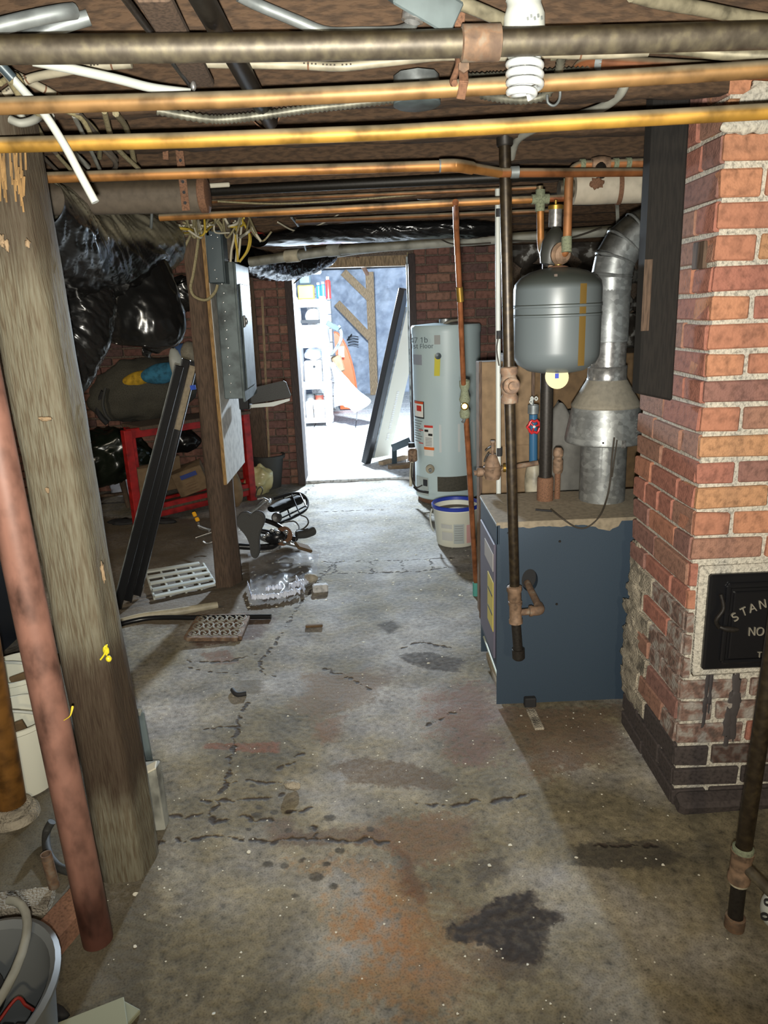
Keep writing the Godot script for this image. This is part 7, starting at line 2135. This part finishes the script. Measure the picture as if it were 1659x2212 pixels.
	# odds and ends over the doorway: red, white and dark wires
	var w := [[[540, 500, 3.9], [610, 510, 4.1], [680, 500, 4.2], [740, 490, 4.2], 0.006, "red_cable", "red cable running level under the joists right of the panel"],
		[[600, 480, 3.8], [650, 500, 4.0], [720, 470, 4.2], [760, 440, 4.2], 0.004, "white_cable", "thin white wire slanting up over the doorway, left"],
		[[470, 435, 3.2], [600, 440, 3.3], [760, 432, 3.4], [900, 420, 3.4], 0.004, "cable", "thin tan wire strung along the joists over the doorway"],
		[[635, 612, 6.2], [660, 590, 6.1], [690, 560, 5.9], [712, 530, 5.8], 0.006, "dark_cable", "black cable hanging at the top left corner of the doorway"],
		[[915, 490, 4.5], [950, 515, 4.5], [985, 528, 4.4], [1060, 525, 4.3], 0.004, "dark_cable", "black wire sagging along the grey drain pipe, centre"],
		[[1085, 520, 3.9], [1160, 522, 3.9], [1230, 515, 3.9], [1300, 492, 3.9], 0.004, "dark_cable", "black wire sagging along the grey drain pipe, right"],
		[[880, 545, 6.41], [886, 570, 6.41], [892, 590, 6.4], [890, 610, 6.4], 0.008, "cable", "frayed cable ends hanging at the top right corner of the doorway"],
		[[630, 470, 4.0], [645, 490, 4.2], [655, 520, 4.4], [660, 540, 4.6], 0.007, "conduit", "pale tube dropping to the grey drain pipe above the doorway"],
		[[545, 520, 4.2], [570, 528, 4.3], [590, 520, 4.4], [610, 500, 4.5], 0.003, "white_cable", "thin white wire drooping right of the electric panel"],
		[[690, 560, 6.3], [760, 548, 6.0], [830, 540, 5.6], [885, 535, 5.3], 0.012, "grey_pvc", "slim grey pipe slanting over the doorway below the drain pipe"]]
	for q in w:
		var ps := []
		for k in 4: ps.append(P(q[k][0], q[k][1], q[k][2]))
		solo("wire", ps[0], MB.new().tube(smooth(ps, 7), q[4], 7), M[q[5]], q[6], "wire")
	for q in [[572, 433, "orange_plastic", "small orange scrap caught above the level copper pipe"], [920, 425, "bulb_glass", "white bulb-shaped fitting tucked under the joists above the doorway"]]:
		solo("ceiling_scrap", P(q[0], q[1], 3.5), MB.new().blob(P(q[0], q[1], 3.5), Vector3(0.045 if q[0] > 600 else 0.022, 0.014, 0.02), nz, 0.25, 20, 16, 10), M[q[2]], q[3], "scrap")
	for q in [[845, 495, "pale metal fitting stuck on the wrapped duct, left of three", 0.03], [872, 488, "pale metal fitting stuck on the wrapped duct, right of three", 0.02], [470, 400, "short white tube end above the soil pipe's rusty mouth", 0.045]]:
		solo("metal_scrap", P(q[0], q[1], 4.9 if q[0] > 600 else 3.0), MB.new().box(P(q[0], q[1], 4.9 if q[0] > 600 else 3.0), Vector3(q[3] * 2, 0.016, 0.03), Basis.from_euler(Vector3(0.2, 0.2, 0.05)), 0.003), M.white_cable, q[2], "fitting")
	solo("red_strut", P(770, 570, 6.6), MB.new().bar(P(772, 553, 6.5), P(793, 592, 6.9), 0.03, 0.03), M.rust_strap, "short rusty strut under the pale lintel of the doorway", "strut")

# ---------------------------------------------------------------- left foreground corner
func build_left_corner() -> void:
	# amber cast pipe in its hub
	var f := G(20, 1775)
	var r := 0.043
	var xf := Transform3D(Basis.IDENTITY, Vector3(f.x, 0, f.z - 0.03))
	var o := thing("amber_pipe", Vector3(f.x, 0, f.z - 0.03), "amber-brown varnished drain pipe set in a concrete hub at the far left edge", "pipe")
	var up := (P(-62, 1300, 1.95) - P(20, 1775, 1.95)).normalized()
	part(o, "pipe", MB.new().tube(line(xf.origin, xf.origin + up * 1.97, 3), r, 28), M.amber_pipe)
	part(o, "hub", MB.new().lathe([[0.078, -0.01], [0.076, 0.012], [0.068, 0.022], [0.06, 0.024], [0.058, 0.04], [0.05, 0.046], [0.044, 0.046]], xf, 32), M.parging)
	# two white buckets
	for q in [[45, 1705, -2.16, 0.0, "nearer white bucket with a wire handle, behind the amber pipe at far left"], [30, 1600, -2.50, 0.02, "farther white bucket holding scraps, behind the other bucket at far left"]]:
		var c := Vector3(G(q[0], q[1]).x + q[3], 0, q[2])
		var t := Transform3D(Basis.IDENTITY, c)
		var b := thing("white_bucket", c, q[4], "bucket")
		part(b, "wall", MB.new().lathe([[0, 0.003], [0.1, 0.003], [0.128, 0.24], [0.134, 0.245], [0.134, 0.26], [0.126, 0.26], [0.098, 0.01], [0, 0.01]], t, 36), M.tub_white)
		var hp := []
		for k in 13:
			var an := PI * k / 12
			hp.append(c + Vector3(cos(an) * 0.134, 0.24 + sin(an) * 0.085, sin(an) * 0.09))
		part(b, "handle", MB.new().tube(PackedVector3Array(hp), 0.005, 8), M.white_plastic)
		part(b, "scrap", MB.new().box(c + Vector3(0.02, 0.2, 0.02), Vector3(0.06, 0.1, 0.012), Basis.from_euler(Vector3(0.3, 0.4, 0.2)), 0.002), M.dull_cardboard)
		part(b, "scrap", MB.new().tube(line(c + Vector3(0.07, 0.1, 0), c + Vector3(0.1, 0.29, 0.01)), 0.006, 8), M.rust_strap)
	# dark steel cabinet edge at the far left
	var cb := thing("dark_cabinet", G(0, 1440), "dark blue studded cabinet edge at the far left border, behind the pipes", "cabinet")
	var cc := G(-70, 1432)
	part(cb, "body", MB.new().box(cc + Vector3(0, 0.28, -0.15), Vector3(0.24, 0.56, 0.3), Basis.IDENTITY, 0.006), mat("navy", Color8(40, 46, 56), 0.45, 0.2))
	for k in 6:
		part(cb, "stud", MB.new().lathe([[0.004, 0], [0.003, 0.003], [0, 0.004]], along(cc + Vector3(0.112, 0.06 + k * 0.07, 0.0), Vector3.BACK), 8), M.conduit)
	# pipe stub, hose, brick, slab strip
	var sb := G(122, 1938)
	var so := thing("pipe_stub", sb, "short rusty open pipe stub standing on the brick, left of the red-brown pipe", "pipe stub")
	var s1 := P(103, 1866, -sb.z)
	part(so, "wall", MB.new().lathe([[0.0145, 0], [0.0145, 0.105], [0.0115, 0.105], [0.0115, 0.03], [0, 0.03]], along(sb + Vector3(0, 0.035, 0), s1 - sb), 18), M.rusty)
	var br := G(130, 2050)
	solo("loose_brick", br, MB.new().box(br + Vector3(-0.005, 0.032, -0.05), Vector3(0.085, 0.065, 0.17), Basis.from_euler(Vector3(0.05, -0.35, 0.03)), 0.008), M.brick_orange, "loose orange brick lying beside the foot of the red-brown pipe", "brick")
	solo("grey_hose", G(110, 1860), MB.new().tube(smooth([G(112, 1775, 0.05), G(100, 1800, 0.02), G(103, 1840, 0.01), G(125, 1872, 0.01), G(160, 1885, 0.01)], 8), 0.012, 12), M.rubber, "grey hose curling out behind the red-brown pipe near the floor", "hose")
	solo("concrete_strip", G(60, 1960), MB.new().bar(G(-60, 1965, 0.012), G(112, 1945, 0.012), 0.07, 0.035), M.parging, "low concrete kerb strip left of the loose brick", "kerb")
	# grey tub full of odds and ends
	var tc := Vector3(-0.83, 0, -1.13)
	var tx := Transform3D(Basis.IDENTITY.scaled(Vector3(1.0, 1, 1.25)), tc)
	var tb := thing("grey_tub", tc, "grey plastic tub filled with bottles, cords and offcuts in the lower left corner", "tub")
	part(tb, "wall", MB.new().lathe([[0, 0.004], [0.125, 0.004], [0.145, 0.22], [0.158, 0.226], [0.16, 0.238], [0.15, 0.244], [0.139, 0.232], [0.12, 0.012], [0, 0.012]], tx, 44), mat("tub_grey", Color8(110, 114, 116), 0.5))
	var hoop := []
	for k in 15:
		var an := PI * (k / 14.0) - PI / 2
		hoop.append(Vector3(-0.815 + cos(an) * 0.085, 0.30 + sin(an) * 0.02, -1.13 - sin(an) * 0.16))
	part(tb, "handle", MB.new().tube(PackedVector3Array(hoop), 0.009, 10), M.grey_pvc)
	var it := thing("white_bottle", tc + Vector3(0.03, 0.1, 0.1), "white plastic bottle lying in the grey tub, lower left corner", "bottle")
	part(it, "body", MB.new().tube(smooth([tc + Vector3(-0.09, 0.12, 0.13), tc + Vector3(0.0, 0.18, 0.06), tc + Vector3(0.055, 0.215, 0.02)], 6), [0.04, 0.042, 0.042, 0.042, 0.042, 0.042, 0.042, 0.04, 0.038, 0.03, 0.022, 0.014, 0.012], 18), M.white_plastic)
	solo("black_roll", tc + Vector3(-0.02, 0.16, -0.05), MB.new().lathe([[0.03, -0.02], [0.055, -0.02], [0.055, 0.02], [0.03, 0.02], [0.03, -0.02]], along(tc + Vector3(-0.03, 0.17, -0.06), Vector3(0.3, 0.8, 0.5)), 28), M.black_matt, "black roll of tape in the grey tub under its handle", "tape roll")
	solo("red_string", tc + Vector3(0.06, 0.15, -0.02), MB.new().tube(smooth([tc + Vector3(0.02, 0.14, -0.0), tc + Vector3(0.05, 0.165, -0.06), tc + Vector3(0.075, 0.16, -0.05), tc + Vector3(0.1, 0.17, -0.03)], 6), 0.0035, 7), M.red_cable, "thin red cord lying inside the grey tub", "cord")
	for k in 3:
		solo("wood_offcut", tc + Vector3(0.03 + k * 0.03, 0.1, 0.1), MB.new().bar(tc + Vector3(0.02 + k * 0.03, 0.09, 0.14), tc + Vector3(0.04 + k * 0.026, 0.17, 0.0), 0.024, 0.012), M[["soil_pipe", "dull_cardboard", "rusty"][k]], ["brown wood offcut in the grey tub, nearest the bottle", "tan offcut in the grey tub, middle of three", "rusty metal offcut in the grey tub, farthest from the bottle"][k], "offcut")
	# pale green tile pieces at the bottom edge
	for q in [[196, 2236, 0.15, 0.12, 0.42, 0.022, "pale green tile at the bottom edge, right of the grey tub"], [246, 2214, 0.06, 0.1, -0.5, 0.007, "second pale green tile lying under the first at the bottom edge"]]:
		var ga := G(q[0], q[1], q[5])
		var mb := MB.new()
		mb.col = lin(150, 152, 128)
		mb.box(ga, Vector3(q[2], 0.012, q[3]), Basis.from_euler(Vector3(0, q[4], 0)), 0.002)
		solo("green_tile", ga, mb, M.paint, q[6], "tile")
	solo("black_scrap", G(105, 2185), MB.new().blob(G(108, 2190, 0.02), Vector3(0.04, 0.02, 0.02), nz, 0.4, 20, 16, 10), M.black_matt, "black scrap on the floor between the grey tub and green tile", "scrap")
	# grey panels leaning behind the big post
	var g0 := G(338, 1788)
	var lp := thing("metal_sheet", g0, "narrow grey sheet-metal cover leaning behind the foot of the weathered post", "metal panel")
	var ax := (P(302, 1655, 1.9) - g0).normalized()
	part(lp, "sheet", MB.new().bar(g0 + Vector3(0.0, 0.002, 0.0), P(316, 1652, 1.93), 0.07, 0.05, Vector3.BACK, 0.004), M.grey_pvc)
	part(lp, "top_lip", MB.new().bar(P(300, 1672, 1.89), P(338, 1652, 1.9), 0.04, 0.006, Vector3.UP, 0.002), M.white_cable)
	var lq := thing("metal_sheet", G(320, 1690), "taller ribbed grey panel leaning behind the first panel and the post", "metal panel")
	part(lq, "sheet", MB.new().bar(G(318, 1700), P(287, 1540, 2.1), 0.07, 0.006, Vector3.BACK, 0.002), M.panel_grey)
	part(lq, "rib", MB.new().bar(G(331, 1672), P(300, 1533, 2.1), 0.014, 0.016, Vector3.BACK, 0.003), M.grey_pvc)

# ---------------------------------------------------------------- things lying on the floor
func build_floor_items() -> void:
	# white plastic dish rack, flat on the floor
	var c := [G(316, 1242), G(440, 1222), G(468, 1268), G(334, 1296)]
	var o := thing("plastic_grille", (c[0] + c[2]) / 2, "white plastic slatted grille lying on the floor left of the panel post", "grille")
	var at := func(s: float, t: float) -> Vector3:
		var p: Vector3 = (c[0] as Vector3).lerp(c[1], s).lerp((c[3] as Vector3).lerp(c[2], s), t)
		return p + Vector3(0, 0.02, 0)
	for k in 5:
		part(o, "slat", MB.new().bar(at.call(0.0, k / 4.0), at.call(1.0 if k > 0 else 0.93, k / 4.0), 0.042, 0.012, Vector3.UP, 0.003), M.white_plastic)
	for k in 5:
		part(o, "cross_rib", MB.new().bar(at.call(k / 4.0, -0.03) - Vector3(0, 0.01, 0), at.call(k / 4.0, 1.03) - Vector3(0, 0.01, 0), 0.012, 0.014, Vector3.UP, 0.002), M.white_plastic)
	# two strips and the iron grate
	solo("white_strip", G(300, 1335), MB.new().tube(smooth([G(230, 1348, 0.012), G(300, 1332, 0.014), G(380, 1322, 0.016), G(470, 1307, 0.014)], 6), [0.012, 0.012, 0.012, 0.012, 0.013, 0.015, 0.017, 0.018, 0.019, 0.02, 0.021, 0.021, 0.022, 0.022, 0.022, 0.022, 0.022, 0.021, 0.02], 8), M.cream_pvc, "cream plastic strip lying on the floor from the weathered post towards the grille", "strip")
	solo("black_strip", G(400, 1338), MB.new().tube(smooth([G(230, 1356, 0.01), G(320, 1336, 0.012), G(430, 1334, 0.012), G(586, 1332, 0.012)], 6), 0.013, 8), M.black_gloss, "long black plastic strip lying on the floor along the iron grate", "strip")
	var gc := [G(432, 1338), G(536, 1335), G(516, 1384), G(404, 1384)]
	var g := thing("iron_grate", (gc[0] + gc[2]) / 2, "ornate rusty cast-iron floor grate beside the black strip", "floor grate")
	var gp := func(s: float, t: float, h: float) -> Vector3:
		var p: Vector3 = (gc[0] as Vector3).lerp(gc[1], s).lerp((gc[3] as Vector3).lerp(gc[2], s), t)
		return p + Vector3(0, h, 0)
	for q in [[0, 0, 1, 0], [1, 0, 1, 1], [1, 1, 0, 1], [0, 1, 0, 0]]:
		part(g, "frame_bar", MB.new().bar(gp.call(q[0], q[1], 0.012), gp.call(q[2], q[3], 0.012), 0.03, 0.02), M.rusty)
	part(g, "pit", MB.new().flat_sheet(gp.call(0, 0, 0.009), gp.call(1, 0, 0.009), gp.call(1, 1, 0.009), gp.call(0, 1, 0.009)), M.rust_strap)
	for i in 5:
		for j in 3:
			var ctr: Vector3 = gp.call((i + 0.5) / 5.0, (j + 0.5) / 3.0, 0.02)
			var ring := []
			for k in 13:
				var an := TAU * k / 12
				ring.append(ctr + Vector3(cos(an) * 0.024, 0, sin(an) * 0.036))
			part(g, "scroll", MB.new().tube(PackedVector3Array(ring), 0.0045, 6), M.dusty_steel)
			part(g, "scroll", MB.new().tube(smooth([ctr + Vector3(-0.02, 0, -0.03), ctr + Vector3(0.008, 0, 0), ctr + Vector3(-0.004, 0, 0.012), ctr + Vector3(0.02, 0, 0.034)], 4), 0.004, 6), M.dusty_steel)
	# clear sheeting with a bright crumpled hem
	var cs := PackedVector3Array()
	for j in 31:
		for i in 41:
			var s := i / 40.0
			var t := j / 30.0
			var px := lerpf(lerpf(535, 690, s), lerpf(545, 680, s), t)
			var py := lerpf(lerpf(1195, 1200, s), lerpf(1306, 1268, s) , t) + sin(s * PI) * t * 6
			var p := G(px, py)
			var h := 0.010 + 0.02 * absf(nz.get_noise_2d(s * 2, t * 1.5)) + 0.003 * nz.get_noise_2d(s * 6, t * 5)
			cs.append(p + Vector3(0, h, 0))
	solo("clear_sheeting", G(620, 1260), MB.new().net(cs, 40, 30, Vector3.UP), M.clear_film, "crumpled clear plastic sheeting on the floor beneath the bicycle, right of the panel post", "plastic sheet")
	var hem := MB.new()
	for q in [[536, 1270, 545, 1300, 0.02], [545, 1300, 600, 1296, 0.02], [600, 1296, 650, 1284, 0.026], [625, 1275, 668, 1262, 0.035], [640, 1255, 660, 1285, 0.03], [575, 1282, 610, 1276, 0.012]]:
		var ps := PackedVector3Array()
		for i in 17:
			for j in 7:
				pass
		for j in 7:
			for i in 25:
				var s := i / 24.0
				var p := G(lerpf(q[0], q[2], s), lerpf(q[1], q[3], s)) + Vector3(0, 0, (j - 3) / 3.0 * q[4])
				p.y = 0.015 + 0.02 * (1.0 - absf(j - 3) / 3.0) + 0.022 * absf(nz.get_noise_2d(p.x * 38, p.z * 38)) + 0.01 * nz.get_noise_2d(p.x * 80, p.z * 80)
				ps.append(p)
		hem.net(ps, 24, 6, Vector3.UP)
	part(get_node("clear_sheeting"), "crumpled_hem", hem, M.milky_sheet, "bright crumpled edge")
	# small stones and lumps
	solo("stone_block", G(690, 1272), MB.new().box(G(692, 1270, 0.02), Vector3(0.085, 0.045, 0.05), Basis.from_euler(Vector3(0, 0.15, 0)), 0.008), M.slab, "small pale stone block at the end of the clear sheeting", "stone")
	solo("rubble_lump", G(672, 1250), MB.new().blob(G(674, 1250, 0.03), Vector3(0.035, 0.035, 0.03), nz, 0.6, 14, 18, 12), M.parging, "small reddish lump of rubble at the corner of the clear sheeting", "rubble")
	solo("wood_sliver", G(680, 1352), MB.new().bar(G(660, 1353, 0.012), G(697, 1351, 0.012), 0.02, 0.012), M.dull_cardboard, "little flat wooden sliver lying on the bare concrete", "sliver")
	solo("plaster_lump", G(625, 1698), MB.new().blob(G(632, 1697, 0.014), Vector3(0.026, 0.018, 0.016), nz, 0.4, 22, 18, 12), M.parging, "grey plaster lump stuck on the concrete in mid floor", "lump")
	solo("dark_scrap", G(518, 1497), MB.new().tube(smooth([G(502, 1490, 0.012), G(512, 1500, 0.012), G(532, 1498, 0.012)], 5), 0.01, 8), M.black_matt, "curved black scrap on the floor below the iron grate", "scrap")
	solo("floor_brick", G(1158, 1555), MB.new().bar(G(1146, 1535, 0.0), G(1166, 1578, 0.0), 0.035, 0.02), M.parging, "low concrete strip sticking out under the boiler's black foot", "strip")
	# paint flakes and plaster chips
	var chips := [[537, 1839, 10], [345, 1880, 7], [292, 1935, 11], [219, 2027, 14], [292, 2048, 8], [75, 1921, 8], [1057, 1865, 9], [1102, 1822, 8], [1245, 1850, 7], [1432, 1868, 7], [785, 1386, 7], [925, 1434, 7], [1126, 1548, 5], [622, 1548, 6], [514, 1657, 5], [816, 1634, 6], [940, 1855, 5], [1350, 1788, 4], [462, 2186, 7], [812, 2128, 5], [632, 1940, 4], [740, 1302, 6], [705, 1296, 7], [836, 1318, 6], [1414, 2080, 4], [1286, 1998, 5], [1140, 2085, 6], [912, 1680, 5], [676, 1630, 4], [482, 1668, 4], [360, 2000, 4], [1110, 1620, 4], [1280, 1690, 4], [955, 1420, 5], [783, 1458, 5], [800, 1094, 5], [1300, 1714, 4], [1083, 2050, 5], [788, 1150, 5], [870, 1102, 5]]
	var sh := []
	for k in 4:
		var mb := MB.new()
		var ring := []
		for j in 7:
			var an := TAU * j / 7
			ring.append(Vector3(cos(an), 0, sin(an)) * (0.6 + 0.4 * absf(nz.get_noise_2d(k * 9 + j * 3.1, 4.0)) * 2.0))
		var up := []
		for p in ring: up.append(p * 0.85 + Vector3(0, 0.35 + 0.3 * nz.get_noise_2d(p.x * 3 + k, p.z * 3), 0))
		mb.flat(up, Vector3.UP)
		for j in 7: mb.flat([ring[j], ring[(j + 1) % 7], up[(j + 1) % 7], up[j]], ring[j])
		sh.append(mb.mesh(Vector3.ZERO, M.chip))
	for k in chips.size():
		var q = chips[k]
		var p := G(q[0], q[1])
		p.y = floor_height(p.x, p.z)
		var m := MeshInstance3D.new()
		m.mesh = sh[k % 4]
		m.name = numbered("paint_chip")
		var r: float = q[2] * (p - EYE).length() / FPX * 0.62
		m.transform = Transform3D(Basis.from_euler(Vector3(0, k * 1.7, 0)).scaled(Vector3(r, r * 0.5, r * 0.9)), p)
		add_child(m, true)
		tag(m, "small pale flake of paint or plaster lying on the concrete floor", "paint chip", "pale flakes on the floor")
	# fine grit, far too much to count
	var mm := MultiMesh.new()
	mm.transform_format = MultiMesh.TRANSFORM_3D
	mm.mesh = sh[1]
	var n := 1100
	mm.instance_count = n
	for k in n:
		var far := rng.randf() < 0.6
		var p := Vector3(rng.randf_range(-0.75, 0.7), 0, rng.randf_range(-6.3, -3.6)) if far else Vector3(rng.randf_range(-0.9, 0.9), 0, rng.randf_range(-3.7, -1.1))
		p.y = floor_height(p.x, p.z)
		var r := rng.randf_range(0.0018, 0.0045) * (2.6 if far and rng.randf() < 0.3 else 1.0)
		mm.set_instance_transform(k, Transform3D(Basis.from_euler(Vector3(0, rng.randf() * TAU, 0)).scaled(Vector3(r, r * 0.5, r)), p))
	var mi := MultiMeshInstance3D.new()
	mi.multimesh = mm
	mi.name = "floor_grit"
	add_child(mi)
	tag(mi, "fine pale grit scattered over the concrete floor towards the doorway", "grit")
	mi.set_meta("kind", "stuff")
